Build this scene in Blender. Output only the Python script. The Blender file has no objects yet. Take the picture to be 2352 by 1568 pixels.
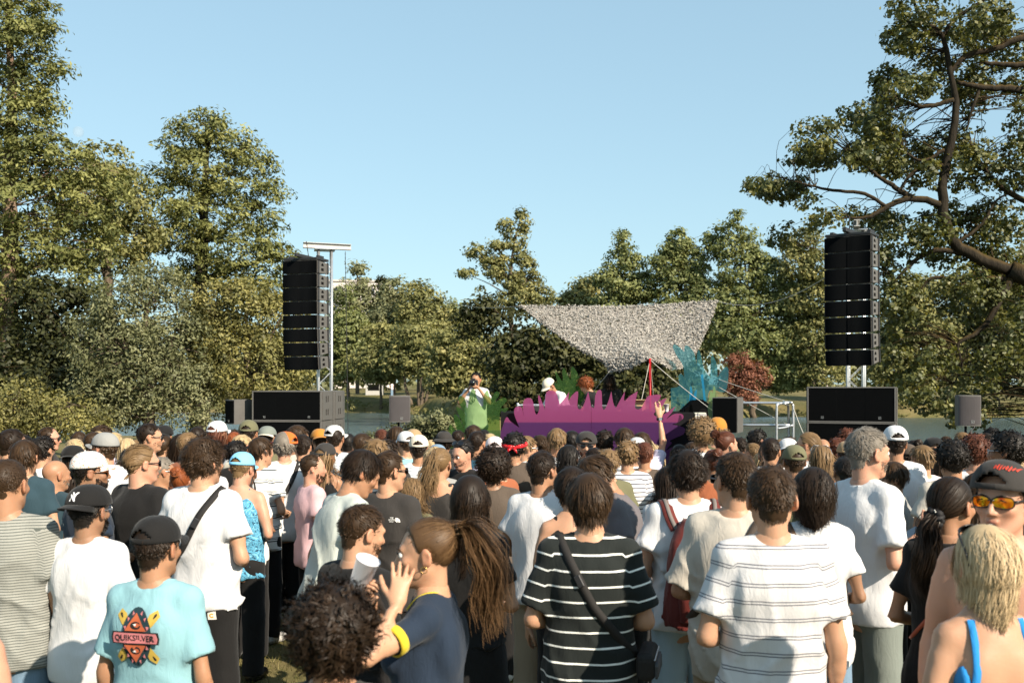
import bpy, bmesh, math, random
import numpy as np
from mathutils import Vector, Matrix, Euler
from mathutils.bvhtree import BVHTree

SC = bpy.context.scene
COL = SC.collection
R = math.radians
f32 = np.float32

# ------------------------------------------------------------------ camera, sky, sun, exposure
F, CX, HY, ZC = 2286.7, 1176.0, 885.0, 2.05        # focal length, principal column, horizon row (reference rows), eye height
cam = bpy.data.cameras.new('camera')
cam.lens = 35.0; cam.sensor_width = 36.0; cam.clip_end = 3000.0; cam.clip_start = 0.1
cam.shift_y = (HY - 784.0) / 2352.0
cam.dof.use_dof = True; cam.dof.focus_distance = 9.0; cam.dof.aperture_fstop = 4.5
camo = bpy.data.objects.new('camera', cam); COL.objects.link(camo)
camo.location = (0, 0, ZC); camo.rotation_euler = (R(90), 0, 0)
SC.camera = camo

SUN_AZ, SUN_EL = 137.0, 33.0       # clockwise from +Y: behind the camera, to the right
world = bpy.data.worlds.new('World'); SC.world = world; world.use_nodes = True
wn = world.node_tree.nodes; wl = world.node_tree.links
wn.clear()
sky = wn.new('ShaderNodeTexSky'); sky.sky_type = 'NISHITA'; sky.sun_disc = False
sky.sun_elevation = R(SUN_EL); sky.sun_rotation = R(SUN_AZ)
sky.air_density = 1.0; sky.dust_density = 0.8; sky.ozone_density = 1.0
bgn = wn.new('ShaderNodeBackground'); bgn.inputs[1].default_value = 0.116
won = wn.new('ShaderNodeOutputWorld')
tintn = wn.new('ShaderNodeMix'); tintn.data_type = 'RGBA'; tintn.blend_type = 'MULTIPLY'
tintn.inputs[0].default_value = 1.0; tintn.inputs[7].default_value = (1.47, 1.91, 2.03, 1)
gamn = wn.new('ShaderNodeGamma'); gamn.inputs[1].default_value = 0.42          # soft film-like roll-off of the sky brightness
wl.new(sky.outputs[0], gamn.inputs[0]); wl.new(gamn.outputs[0], tintn.inputs[6]); wl.new(tintn.outputs[2], bgn.inputs[0]); wl.new(bgn.outputs[0], won.inputs[0])
sunl = bpy.data.lights.new('sun', 'SUN'); sunl.energy = 5.0; sunl.angle = R(0.55); sunl.color = (1.0, 0.88, 0.72)
suno = bpy.data.objects.new('sun', sunl); COL.objects.link(suno)
sdir = Vector((math.sin(R(SUN_AZ)) * math.cos(R(SUN_EL)), math.cos(R(SUN_AZ)) * math.cos(R(SUN_EL)), math.sin(R(SUN_EL))))
suno.rotation_euler = (-sdir).to_track_quat('-Z', 'Y').to_euler(); suno.location = sdir * 60
vs = SC.view_settings
vs.view_transform = 'Standard'; vs.look = 'None'; vs.exposure = 0.95; vs.gamma = 1.0; vs.use_curve_mapping = False
SC.render.engine = 'CYCLES'
cy = SC.cycles
cy.use_denoising = True; cy.max_bounces = 6; cy.diffuse_bounces = 3; cy.glossy_bounces = 2; cy.transmission_bounces = 3
cy.transparent_max_bounces = 8; cy.caustics_reflective = False; cy.caustics_refractive = False
cy.sample_clamp_indirect = 4.0

# ------------------------------------------------------------------ helpers
def W(x, y, Y):
    """point at distance Y seen at reference column x, row y"""
    return Vector(((x - CX) / F * Y, Y, ZC - (y - HY) / F * Y))

_M = {}
def srgb(h):
    h = h.lstrip('#'); c = [int(h[i:i + 2], 16) / 255 for i in (0, 2, 4)]
    return tuple(v / 12.92 if v <= .04045 else ((v + .055) / 1.055) ** 2.4 for v in c)

class NT:
    def __init__(s, name):
        s.m = bpy.data.materials.new(name); s.m.use_nodes = True
        s.n = s.m.node_tree.nodes; s.l = s.m.node_tree.links; s.n.clear()
        s.out = s.n.new('ShaderNodeOutputMaterial')
    def node(s, t, **kw):
        n = s.n.new('ShaderNode' + t)
        for k, v in kw.items(): setattr(n, k, v)
        return n
    def put(s, sock, v):
        if isinstance(v, bpy.types.NodeSocket): s.l.new(v, sock)
        elif isinstance(v, (tuple, list)) and len(v) == 3 and sock.type == 'RGBA': sock.default_value = (*v, 1)
        else: sock.default_value = v
    def noise(s, scale, detail=3, rough=.55, vec=None, dist=0):
        n = s.node('TexNoise'); n.inputs['Scale'].default_value = scale; n.inputs['Detail'].default_value = detail
        n.inputs['Roughness'].default_value = rough; n.inputs['Distortion'].default_value = dist
        if vec is not None: s.l.new(vec, n.inputs['Vector'])
        return n.outputs[0]
    def ramp(s, fac, stops):
        n = s.node('ValToRGB'); s.l.new(fac, n.inputs[0]); e = n.color_ramp.elements
        while len(e) < len(stops): e.new(.5)
        for el, (p, c) in zip(e, stops): el.position = p; el.color = (*c, 1) if len(c) == 3 else c
        return n.outputs[0]
    def mix(s, fac, a, b, mode='MIX'):
        n = s.node('Mix', data_type='RGBA', blend_type=mode)
        s.put(n.inputs[0], fac); s.put(n.inputs[6], a); s.put(n.inputs[7], b); return n.outputs[2]
    def math(s, op, a, b=None, clamp=False):
        n = s.node('Math', operation=op, use_clamp=clamp); s.put(n.inputs[0], a)
        if b is not None: s.put(n.inputs[1], b)
        return n.outputs[0]
    def attr(s, name, out=2):
        n = s.node('Attribute', attribute_name=name); return n.outputs[out]
    def coord(s, which='Object', scale=None):
        n = s.node('TexCoord').outputs[which]
        if scale is None: return n
        mp = s.node('Mapping'); mp.inputs['Scale'].default_value = scale; s.l.new(n, mp.inputs[0]); return mp.outputs[0]
    def bump(s, h, strength=.3, dist=.01):
        n = s.node('Bump'); n.inputs['Strength'].default_value = strength; n.inputs['Distance'].default_value = dist
        s.l.new(h, n.inputs['Height']); return n.outputs[0]
    def bsdf(s, col, rough=.7, spec=.3, metal=0, normal=None, **kw):
        b = s.node('BsdfPrincipled'); s.put(b.inputs['Base Color'], col); s.put(b.inputs['Roughness'], rough)
        b.inputs['Specular IOR Level'].default_value = spec; b.inputs['Metallic'].default_value = metal
        if normal is not None: s.l.new(normal, b.inputs['Normal'])
        for k, v in kw.items(): s.put(b.inputs[k], v)
        return b.outputs[0]
    def done(s, sh):
        s.l.new(sh, s.out.inputs[0]); return s.m

def mat(key, fn):
    if key not in _M: _M[key] = fn()
    return _M[key]

def plain(name, col, rough=.6, spec=.3, metal=0, var=.12, scale=8.0, bump=.0, bscale=60.0):
    def fn():
        t = NT(name); v = t.noise(scale, 4, vec=t.coord())
        c = t.mix(v, tuple(max(0, k * (1 - var * 2)) for k in col), tuple(min(1, k * (1 + var)) for k in col))
        nrm = t.bump(t.noise(bscale, 3, vec=t.coord()), bump, .01) if bump else None
        rr = t.math('ADD', t.math('MULTIPLY', v, .2), rough - .1)
        return t.done(t.bsdf(c, rr, spec, metal, nrm))
    return mat(name, fn)

def mesh_np(name, V, faces, smooth=True, attrs=None):
    """faces: list of int arrays (n,3) or (n,4)"""
    V = np.asarray(V, f32); me = bpy.data.meshes.new(name)
    faces = [np.asarray(f, np.int32) for f in faces if len(f)]
    nl = sum(f.size for f in faces); nf = sum(len(f) for f in faces)
    me.vertices.add(len(V)); me.vertices.foreach_set('co', V.ravel())
    me.loops.add(nl); me.polygons.add(nf)
    me.loops.foreach_set('vertex_index', np.concatenate([f.ravel() for f in faces]))
    tot = np.concatenate([np.full(len(f), f.shape[1], np.int32) for f in faces])
    st = np.zeros(nf, np.int32); st[1:] = np.cumsum(tot)[:-1]
    me.polygons.foreach_set('loop_start', st)
    me.update(calc_edges=True)
    if smooth: me.polygons.foreach_set('use_smooth', np.ones(nf, bool))
    for k, v in (attrs or {}).items():
        a = me.attributes.new(k, 'FLOAT', 'POINT'); a.data.foreach_set('value', np.asarray(v, f32))
    return me

def link(name, me, m=None, parent=None, loc=None, rot=None):
    o = bpy.data.objects.new(name, me); COL.objects.link(o)
    if m is not None:
        if me.materials: 
            o.material_slots[0].link = 'OBJECT'; o.material_slots[0].material = m
        else: me.materials.append(m)
    if parent is not None: o.parent = parent
    if loc is not None: o.location = loc
    if rot is not None: o.rotation_euler = rot
    return o

def obj(name, V, faces, m, parent=None, smooth=True, attrs=None, loc=None, rot=None):
    return link(name, mesh_np(name, V, faces, smooth, attrs), m, parent, loc, rot)

def tag(o, label, cat, group=None, kind=None):
    o['label'] = label
    if cat: o['category'] = cat
    if group: o['group'] = group
    if kind: o['kind'] = kind
    return o

def empty(name, loc=(0, 0, 0), rz=0.0, sc=1.0):
    o = bpy.data.objects.new(name, None); COL.objects.link(o); o.empty_display_size = .1
    o.location = loc; o.rotation_euler = (0, 0, rz); o.scale = (sc, sc, sc); return o

def bm_mesh(name, bm, smooth=False):
    me = bpy.data.meshes.new(name); bm.to_mesh(me); bm.free()
    if smooth: me.polygons.foreach_set('use_smooth', np.ones(len(me.polygons), bool))
    return me

def box_me(name, lo, hi, bev=.006, seg=1):
    bm = bmesh.new(); bmesh.ops.create_cube(bm, size=1)
    lo, hi = Vector(lo), Vector(hi)
    for v in bm.verts: v.co = Vector(((v.co.x + .5) * (hi.x - lo.x) + lo.x, (v.co.y + .5) * (hi.y - lo.y) + lo.y, (v.co.z + .5) * (hi.z - lo.z) + lo.z))
    if bev: bmesh.ops.bevel(bm, geom=bm.edges[:], offset=bev, segments=seg, affect='EDGES', profile=.5)
    return bm_mesh(name, bm)

def box(name, lo, hi, m, parent=None, bev=.006, loc=None, rot=None, seg=1):
    return link(name, box_me(name, lo, hi, bev, seg), m, parent, loc, rot)

def tube_np(paths, sides=8, cap=True):
    """paths: list of (pts Nx3, radii N). returns V, [quads, tris]"""
    VV, QQ, TT, base = [], [], [], 0
    for pts, rad in paths:
        P = np.asarray(pts, float); n = len(P); rad = np.broadcast_to(np.asarray(rad, float), (n,))
        T = np.gradient(P, axis=0); T /= np.linalg.norm(T, axis=1)[:, None] + 1e-9
        ref = np.array([0, 0, 1.]) if abs(T[0][2]) < .9 else np.array([1., 0, 0])
        a = np.cross(T[0], ref); a /= np.linalg.norm(a)
        A = np.zeros_like(P); 
        for i in range(n):
            a = a - T[i] * a.dot(T[i]); a /= np.linalg.norm(a) + 1e-9; A[i] = a
        B = np.cross(T, A)
        th = np.linspace(0, 2 * np.pi, sides, endpoint=False)
        V = P[:, None, :] + rad[:, None, None] * (np.cos(th)[None, :, None] * A[:, None, :] + np.sin(th)[None, :, None] * B[:, None, :])
        VV.append(V.reshape(-1, 3))
        i = np.arange(n - 1)[:, None]; j = np.arange(sides)[None, :]; j2 = (j + 1) % sides
        QQ.append((np.stack([i * sides + j, i * sides + j2, (i + 1) * sides + j2, (i + 1) * sides + j], -1).reshape(-1, 4)) + base)
        nv = n * sides
        if cap:
            VV.append(P[[0, -1]]); jj = np.arange(sides); j3 = (jj + 1) % sides
            TT.append(np.stack([np.full(sides, nv), j3, jj], 1) + base)
            TT.append(np.stack([np.full(sides, nv + 1), (n - 1) * sides + jj, (n - 1) * sides + j3], 1) + base); nv += 2
        base += nv
    return np.concatenate(VV), [np.concatenate(QQ)] + ([np.concatenate(TT)] if TT else [])

def tube(name, paths, m, parent=None, sides=8, loc=None, rot=None):
    V, Fs = tube_np(paths, sides); return obj(name, V, Fs, m, parent, True, None, loc, rot)

def smooth_path(pts, n=20):
    """Catmull-Rom through points"""
    P = np.asarray(pts, float); P = np.vstack([2 * P[0] - P[1], P, 2 * P[-1] - P[-2]])
    out = []; seg = len(P) - 3; per = max(2, n // seg)
    for i in range(seg):
        t = np.linspace(0, 1, per, endpoint=(i == seg - 1))[:, None]
        p0, p1, p2, p3 = P[i:i + 4]
        out.append(.5 * ((2 * p1) + (-p0 + p2) * t + (2 * p0 - 5 * p1 + 4 * p2 - p3) * t ** 2 + (-p0 + 3 * p1 - 3 * p2 + p3) * t ** 3))
    return np.vstack(out)

def cutout_me(name, outer, holes=(), thick=.01, axis='y'):
    """flat plate with the given outline (x,z) extruded along y"""
    bm = bmesh.new(); edges = []
    for loop in [outer] + list(holes):
        vs_ = [bm.verts.new((p[0], 0, p[1])) for p in loop]
        for i in range(len(vs_)): edges.append(bm.edges.new((vs_[i], vs_[(i + 1) % len(vs_)])))
    bmesh.ops.triangle_fill(bm, use_beauty=True, use_dissolve=False, edges=edges)
    if thick:
        r = bmesh.ops.extrude_face_region(bm, geom=bm.faces[:])
        bmesh.ops.translate(bm, vec=(0, thick, 0), verts=[g for g in r['geom'] if isinstance(g, bmesh.types.BMVert)])
    bmesh.ops.recalc_face_normals(bm, faces=bm.faces[:])
    return bm_mesh(name, bm)

# ------------------------------------------------------------------ setting: ground, pond
def ss(e0, e1, x):
    t = np.clip((x - e0) / (e1 - e0), 0, 1); return t * t * (3 - 2 * t)

WATER = -0.78
def gz(x, y):
    """terrain height"""
    x = np.asarray(x, float); y = np.asarray(y, float)
    land = np.interp(y, [-60, 3, 8, 16, 21, 40], [.25, 0, -.10, -.38, -.52, -.5])
    q = x / np.maximum(y, 1.0)
    left = ss(-.185, -.215, q + .01 * np.sin(y * .7)) * ss(62, 50, y)
    right = ss(.445, .48, q + .01 * np.sin(y * .9 + 1)) * ss(40, 32, y)
    near = ss(22.6, 21.2, y + .5 * np.sin(x * .8) + .3 * np.sin(x * 1.9))
    shore = np.interp(q, [-.6, -.17, -.09, -.05, .13, .18, .26, .6], [104, 102, 97, 62, 62, 84, 88, 86]) + 1.2 * np.sin(x * .31) + .7 * np.sin(x * .83)
    far = ss(-.8, 4.0, y - shore)
    farh = np.interp(y - shore, [0, 2.5, 9, 40, 200, 900], [-.85, .1, .75, 1.15, 1.6, 3.0]) + .12 * np.sin(x * .5) * np.sin(y * .37)
    m = np.maximum(np.maximum(left, right), near)
    h = -1.7 * (1 - m) + land * m
    h = np.where(far > 0, np.maximum(h * (1 - far) + farh * far, h), h)
    return h + .012 * np.sin(x * 3.1 + .5) * np.sin(y * 2.7)

def axis(*segs):
    a = [np.arange(lo, hi, st) for lo, hi, st in segs]; return np.unique(np.concatenate(a + [np.array([segs[-1][1]])])).astype(float)

gx = axis((-900, -90, 45), (-90, -30, 3), (-30, 30, .7), (30, 90, 3), (90, 900, 45))
gy = axis((-60, -6, 3), (-6, 26, .6), (26, 130, 1.6), (130, 300, 12), (300, 1500, 90))
GX, GY = np.meshgrid(gx, gy, indexing='ij'); GZ = gz(GX, GY)
nx_, ny_ = GX.shape; ii = np.arange(nx_ * ny_).reshape(nx_, ny_)
def ground_mat():
    t = NT('grass_ground'); c = t.coord('Object')
    n1 = t.noise(.35, 5, vec=c); n2 = t.noise(7, 6, .7, c); n3 = t.noise(60, 4, .7, c)
    a = t.ramp(n2, [(.3, (.05, .055, .018)), (.55, (.105, .10, .035)), (.75, (.20, .165, .075))])
    b = t.ramp(n3, [(.3, (.06, .07, .02)), (.7, (.22, .185, .085))])
    col = t.mix(.5, a, b); dry = t.ramp(n1, [(.42, (0, 0, 0)), (.62, (1, 1, 1))])
    col = t.mix(t.math('MULTIPLY', dry, .5), col, (.24, .18, .09))
    return t.done(t.bsdf(col, .95, .1, normal=t.bump(n3, .6, .03)))
go = obj('ground', np.stack([GX, GY, GZ], -1).reshape(-1, 3),
         [np.stack([ii[:-1, :-1], ii[1:, :-1], ii[1:, 1:], ii[:-1, 1:]], -1).reshape(-1, 4)], mat('grass_ground', ground_mat))
tag(go, 'trampled park lawn sloping down to the pond', None, kind='structure')

def water_mat():
    t = NT('pond_water'); c = t.coord('Object', (1, .35, 1))
    h = t.mix(.5, t.noise(1.6, 3, vec=c), t.noise(6, 3, vec=c))
    return t.done(t.bsdf((.05, .075, .07), .2, .6, normal=t.bump(h, .9, .35)))
wv = [(-130, 18, WATER), (130, 18, WATER), (130, 118, WATER), (-130, 118, WATER)]
tag(obj('water', wv, [np.array([[0, 1, 2, 3]])], mat('water', water_mat), smooth=False), 'still pond water behind the stage', None, kind='structure')

# ------------------------------------------------------------------ trees
def leaf_mat(name, c_dark, c_mid, c_light, trans=.28, gloss=.35):
    def fn():
        t = NT(name); r = t.attr('rnd'); col = t.ramp(r, [(0, c_dark), (.5, c_mid), (1, c_light)])
        d = t.bsdf(col, .55, gloss)
        tr = t.node('BsdfTranslucent'); t.put(tr.inputs[0], t.mix(1.0, col, (1.25, 1.15, .5), 'MULTIPLY'))
        mx = t.node('MixShader'); mx.inputs[0].default_value = trans
        t.l.new(d, mx.inputs[1]); t.l.new(tr.outputs[0], mx.inputs[2]); return t.done(mx.outputs[0])
    return mat(name, fn)

def bark_mat(name, a, b, top_tint=None):
    def fn():
        t = NT(name); c = t.coord('Object', (1, 1, .25)); n = t.noise(9, 6, .7, c)
        col = t.ramp(n, [(.3, a), (.7, b)])
        if top_tint:
            g = t.node('NewGeometry'); sx = t.node('SeparateXYZ'); t.l.new(g.outputs['Normal'], sx.inputs[0])
            f = t.math('MULTIPLY', t.ramp(sx.outputs[2], [(.1, (0, 0, 0)), (.8, (1, 1, 1))]), t.noise(5, 4, vec=t.coord()))  # tints upward-facing bark, broken up by noise
            col = t.mix(f, col, top_tint)
        return t.done(t.bsdf(col, .9, .1, normal=t.bump(n, .8, .04)))
    return mat(name, fn)

def leaves(C, N, dirs, size, rng, aspect=.55, tone=None, up=.35):
    """one quad leaf (rhombus) per row; C centres, dirs outward hints"""
    n = len(C)
    nrm = dirs * .8 + rng.normal(0, .42, (n, 3)); nrm[:, 2] += up; nrm /= np.linalg.norm(nrm, axis=1)[:, None] + 1e-9
    t = rng.normal(0, 1, (n, 3)); t -= nrm * (t * nrm).sum(1)[:, None]; t /= np.linalg.norm(t, axis=1)[:, None] + 1e-9
    b = np.cross(nrm, t); s = (size * rng.uniform(.6, 1.35, n))[:, None]
    V = np.stack([C - t * s * .5, C + b * s * aspect * .5 + nrm * s * .06, C + t * s * .5, C - b * s * aspect * .5 + nrm * s * .06], 1).reshape(-1, 3)
    Fq = np.arange(4 * n).reshape(n, 4)
    r = np.clip((tone if tone is not None else .5) + rng.normal(0, .11, n), 0, 1)
    return V, Fq, np.repeat(r, 4)

def crown_points(lobes, n_clump, per, cr, flat, rng, droop=0.0, shell=.6):
    """lobes: array (m,6): centre, radii. Returns leaf centres, hints, clump centres"""
    L = np.asarray(lobes, float); vol = (L[:, 3] * L[:, 4] * L[:, 5]) ** .66; pr = vol / vol.sum()
    k = rng.choice(len(L), n_clump, p=pr)
    d = rng.normal(0, 1, (n_clump, 3)); d /= np.linalg.norm(d, axis=1)[:, None]
    r = shell + (1 - shell) * rng.random(n_clump) ** .6
    r *= rng.uniform(.85, 1.12, n_clump)
    CC = L[k, :3] + d * L[k, 3:] * r[:, None]
    # drop most clumps deep inside other lobes
    deep = np.zeros(n_clump, bool)
    for lo in L: deep |= (((CC - lo[:3]) / lo[3:]) ** 2).sum(1) < .30
    keep = ~deep | (rng.random(n_clump) < .25); CC, d = CC[keep], d[keep]
    m = len(CC); cs = cr * rng.uniform(.55, 1.5, m)
    off = rng.normal(0, 1, (m, per, 3)); off /= np.linalg.norm(off, axis=2)[..., None] + 1e-9
    off *= (rng.random((m, per, 1)) ** .45)
    sc = np.stack([cs, cs, cs * flat], 1)
    P = CC[:, None, :] + off * sc[:, None, :]
    if droop: P[..., 2] -= droop * cs[:, None] * (off[..., 0] ** 2 + off[..., 1] ** 2)
    hint = off * .75 + d[:, None, :] * .45
    tone = np.repeat(np.clip(rng.normal(.5, .2, m), 0, 1), per)
    return P.reshape(-1, 3), hint.reshape(-1, 3), CC, tone

def tree(name, label, Y, lobes, trunk, lm, bm_, n_clump=500, per=28, cr=.5, flat=.6, size=.14, seed=1, group=None, twigs=.35,
         depth=.85, limbs=(), droop=0, shell=.6, cat='tree', base=None, up=.35, aspect=.55, twig_r=.02):
    """lobes [(x,y,rx,ry[,dY])] and trunk [(x,y,r[,dY])] as seen from the lawn at distance Y, built at real size there"""
    rng = np.random.default_rng(seed); k = Y / F; per = int(per * 1.25); size = size * (1.32 if size > .083 else 1.15); cr = cr * .95
    L = []
    for lo in lobes:
        c = W(lo[0], lo[1], Y); rx, rz = lo[2] * k, lo[3] * k; dy = lo[4] if len(lo) > 4 else rng.uniform(-.35, .35) * rx
        L.append((c.x, Y + dy, c.z, rx, rx * depth, rz))
    def path(pt):
        P = [(*W(p[0], p[1], Y),) for p in pt]; P = [(q[0], q[1] + (p[3] if len(p) > 3 else 0), q[2]) for q, p in zip(P, pt)]
        return P, [p[2] for p in pt]
    tp, tr = path(trunk)
    g = float(gz(tp[0][0], tp[0][1])) - .1
    if base != 'free': tp = [(tp[0][0], tp[0][1], g)] + tp; tr = [tr[0] * 1.15] + tr
    def dense(P, r, n=24):
        S = smooth_path(P, n); rr = np.interp(np.linspace(0, 1, len(S)), np.linspace(0, 1, len(r)), r)
        S[1:-1] += rng.normal(0, 1, (len(S) - 2, 3)) * rr[1:-1, None] * .18; return S, rr
    root = empty(name, (tp[0][0], tp[0][1], tp[0][2])); o3 = np.array(root.location)
    P, hint, CC, tone = crown_points(L, n_clump, per, cr, flat, rng, droop, shell)
    V, Fq, r = leaves(P, None, hint, size, rng, aspect, tone, up)
    main = [dense(tp, tr)] + [dense(*path(l)) for l in limbs]
    allp = np.concatenate([m[0] for m in main]); allr = np.concatenate([m[1] for m in main])
    tw = []
    for c in CC[rng.random(len(CC)) < twigs * (.6 if Y > 50 else .85)]:
        dd = np.linalg.norm((allp - c) * np.array([1, 1, 1.25]) + np.array([0, 0, .0]), axis=1) + np.where(allp[:, 2] > c[2] + .3, 2.0, 0)
        i = int(np.argmin(dd)); a = allp[i]; d = np.linalg.norm(c - a)
        mid = (a + c) / 2 + np.array([0, 0, .12 * d]) + rng.normal(0, .08 * d, 3)
        r0 = min(allr[i] * .5, twig_r * (.6 + d * .25))
        tw.append((smooth_path([a, mid, c], 6), np.linspace(r0, twig_r * .3, len(smooth_path([a, mid, c], 6)))))
    Vt, Ft = tube_np([main[0]], 10); obj('trunk', Vt - o3, Ft, bm_, root)
    for m_ in main[1:]:
        Vt, Ft = tube_np([m_], 8); obj('limb', Vt - o3, Ft, bm_, root)
    if tw:
        Vt, Ft = tube_np(tw, 4, False); obj('twigs', Vt - o3, Ft, bm_, root)['kind'] = 'stuff'
    obj('crown', V - o3, [Fq], lm, root, False, {'rnd': r})
    tag(root, label, cat, group); return root

LM_CYP = leaf_mat('cypress_leaf', (.06, .072, .026), (.165, .175, .058), (.31, .305, .11), .25, .2)
LM_WIL = leaf_mat('willow_leaf', (.06, .068, .03), (.145, .152, .07), (.25, .25, .13), .2, .3)
LM_YEL = leaf_mat('yellowish_leaf', (.075, .075, .026), (.19, .18, .062), (.34, .30, .10), .3, .3)
LM_OLI = leaf_mat('olive_leaf', (0.082, 0.090, 0.034), (0.184, 0.184, 0.067), (0.334, 0.303, 0.118), .25, .25)  # lightened for the far trees, in place of haze
LM_GRY = leaf_mat('grey_green_leaf', (0.090, 0.102, 0.051), (0.193, 0.200, 0.102), (0.307, 0.303, 0.166), .25, .2)  # far-shore leaf colour lightened instead of haze
LM_LIM = leaf_mat('fresh_green_leaf', (.075, .095, .032), (.175, .195, .072), (.30, .31, .12), .28, .3)
LM_DRK = leaf_mat('dark_leaf', (.014, .018, .007), (.034, .039, .013), (.075, .078, .025), .25, .3)  # darkened to hold deep shade; the conifer spire shares it
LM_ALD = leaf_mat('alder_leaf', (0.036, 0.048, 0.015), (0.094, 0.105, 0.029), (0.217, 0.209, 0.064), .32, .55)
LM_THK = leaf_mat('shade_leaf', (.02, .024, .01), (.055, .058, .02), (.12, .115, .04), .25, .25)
LM_RED = leaf_mat('copper_leaf', (0.104, 0.042, 0.029), (0.210, 0.084, 0.055), (0.357, 0.158, 0.094), .3, .2)
BK_BRN = bark_mat('brown_bark', (.06, .045, .032), (.16, .125, .09))
BK_RED = bark_mat('cypress_bark', (.10, .065, .045), (.26, .19, .14))
BK_DRK = bark_mat('dark_bark', (.012, .010, .008), (.042, .034, .024), (.10, .062, .016))
GL = 'trees on the left bank'; GF = 'trees on the far shore'

# --- left bank
tree('cypress_tree', 'towering cypress at the left edge with a bare pale trunk', 31,
     [(20, -60, 90, 70), (80, 20, 60, 40), (20, 40, 80, 50), (60, 90, 85, 45), (120, 160, 40, 25), (80, 150, 60, 35), (70, 270, 70, 40), (100, 80, 60, 30), (-10, 130, 70, 60), (30, 200, 85, 45), (95, 235, 40, 35), (60, 320, 85, 40), (20, 380, 110, 60),
      (110, 370, 110, 60), (60, 460, 150, 60), (190, 430, 110, 60), (40, 560, 150, 60), (190, 540, 110, 60), (110, 640, 130, 60), (0, 690, 100, 70), (60, 790, 110, 70), (110, 860, 60, 40), (0, 880, 90, 70), (30, 950, 110, 60)],
     [(20, 900, .32), (26, 620, .26), (24, 430, .21), (26, 250, .16), (20, 60, .10), (15, -60, .05)], LM_CYP, BK_RED,
     n_clump=1050, per=36, cr=.48, flat=.42, size=.125, seed=11, group=GL, droop=.45, shell=.55, twigs=.35, depth=.8, up=.5, aspect=.4)
tree('cypress_tree', 'broad open cypress rising behind the bushes left of the speaker tower', 37,
     [(470, 290, 70, 35), (520, 310, 60, 40), (430, 330, 60, 50), (560, 350, 50, 30), (470, 390, 90, 45), (590, 380, 50, 28), (560, 440, 95, 40), (630, 430, 32, 20), (400, 440, 80, 50), (340, 400, 60, 35),
      (480, 500, 110, 50), (590, 500, 60, 40), (410, 540, 80, 45), (530, 570, 110, 45), (620, 590, 60, 40), (650, 575, 45, 22), (600, 660, 80, 40), (460, 620, 90, 40)],
     [(462, 800, .3), (462, 650, .24), (468, 520, .19), (474, 400, .12), (478, 290, .05)], LM_CYP, BK_DRK,
     n_clump=620, per=36, cr=.5, flat=.45, size=.135, seed=12, group=GL, droop=.4, shell=.5, twigs=.5, depth=.8, up=.5, aspect=.4,
     limbs=[[(466, 560, .1), (530, 520, .06), (590, 480, .03)], [(470, 480, .08), (440, 430, .05), (400, 410, .02)], [(462, 640, .12), (560, 610, .08), (650, 580, .03)], [(470, 430, .07), (520, 370, .04), (560, 340, .02)]])
tree('cypress_tree', 'smaller brownish tree between the two tall cypresses', 34,
     [(230, 360, 55, 35), (250, 400, 70, 40), (190, 420, 50, 40), (290, 470, 70, 45), (220, 500, 80, 50), (300, 540, 80, 45), (240, 590, 90, 50)],
     [(245, 800, .2), (248, 560, .15), (245, 380, .05)], LM_OLI, BK_BRN, n_clump=300, per=32, cr=.45, flat=.6, size=.12, seed=13, group=GL, twigs=.6)
tree('willow_bush', 'rounded silvery grey-green willow bush on the left bank', 26.5,
     [(330, 720, 130, 90), (270, 800, 120, 90), (400, 800, 100, 90), (330, 860, 150, 90), (250, 920, 100, 70), (430, 910, 80, 80), (340, 660, 80, 50)],
     [(340, 960, .15), (340, 820, .1), (335, 720, .04)], LM_WIL, BK_BRN, n_clump=620, per=44, cr=.36, flat=.85, size=.085, seed=14, group='bushes on the left bank', cat='bush', shell=.7, aspect=.4,
     limbs=[[(338, 900, .08), (290, 800, .05), (260, 740, .02)], [(342, 900, .08), (390, 800, .05), (410, 730, .02)]])
tree('sallow_bush', 'yellow-green sallow bush beside the left speaker tower', 27.5,
     [(560, 720, 100, 80), (620, 760, 90, 90), (520, 800, 80, 80), (600, 850, 110, 80), (520, 900, 80, 70), (640, 890, 70, 60), (560, 680, 70, 40), (480, 690, 60, 50)],
     [(570, 960, .14), (570, 820, .1), (565, 720, .04)], LM_YEL, BK_BRN, n_clump=560, per=40, cr=.36, flat=.8, size=.085, seed=15, group='bushes on the left bank', cat='bush', shell=.68, aspect=.45,
     limbs=[[(566, 900, .07), (610, 800, .05), (650, 720, .02)], [(560, 880, .07), (520, 800, .05), (500, 740, .02)]])
tree('sallow_bush', 'low golden-green bush at the foot of the left cypress', 25,
     [(30, 930, 90, 60), (130, 950, 90, 50), (-20, 960, 80, 60), (200, 965, 60, 40)], [(60, 985, .08), (60, 940, .03)], LM_YEL, BK_BRN,
     n_clump=240, per=36, cr=.32, flat=.8, size=.08, seed=16, group='bushes on the left bank', cat='bush', shell=.6)
tree('shade_bush', 'thicket with shade-darkened leaf colour in the gap behind the willow bush', 30,
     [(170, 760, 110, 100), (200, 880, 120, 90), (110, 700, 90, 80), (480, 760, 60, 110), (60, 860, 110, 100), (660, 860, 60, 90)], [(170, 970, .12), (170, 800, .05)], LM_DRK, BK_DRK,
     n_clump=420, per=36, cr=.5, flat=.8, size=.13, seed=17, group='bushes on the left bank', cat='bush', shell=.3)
tree('pond_weed_bush', 'low leafy waterside bush left of the stage', 20.6,
     [(1000, 968, 55, 22), (950, 990, 60, 22), (1030, 985, 40, 25), (890, 1005, 60, 14), (1060, 1000, 40, 30)], [(1000, 1010, .03), (1000, 975, .015)], LM_WIL, BK_BRN,
     n_clump=200, per=36, cr=.16, flat=.6, size=.06, seed=18, cat='bush', shell=.4)

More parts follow.
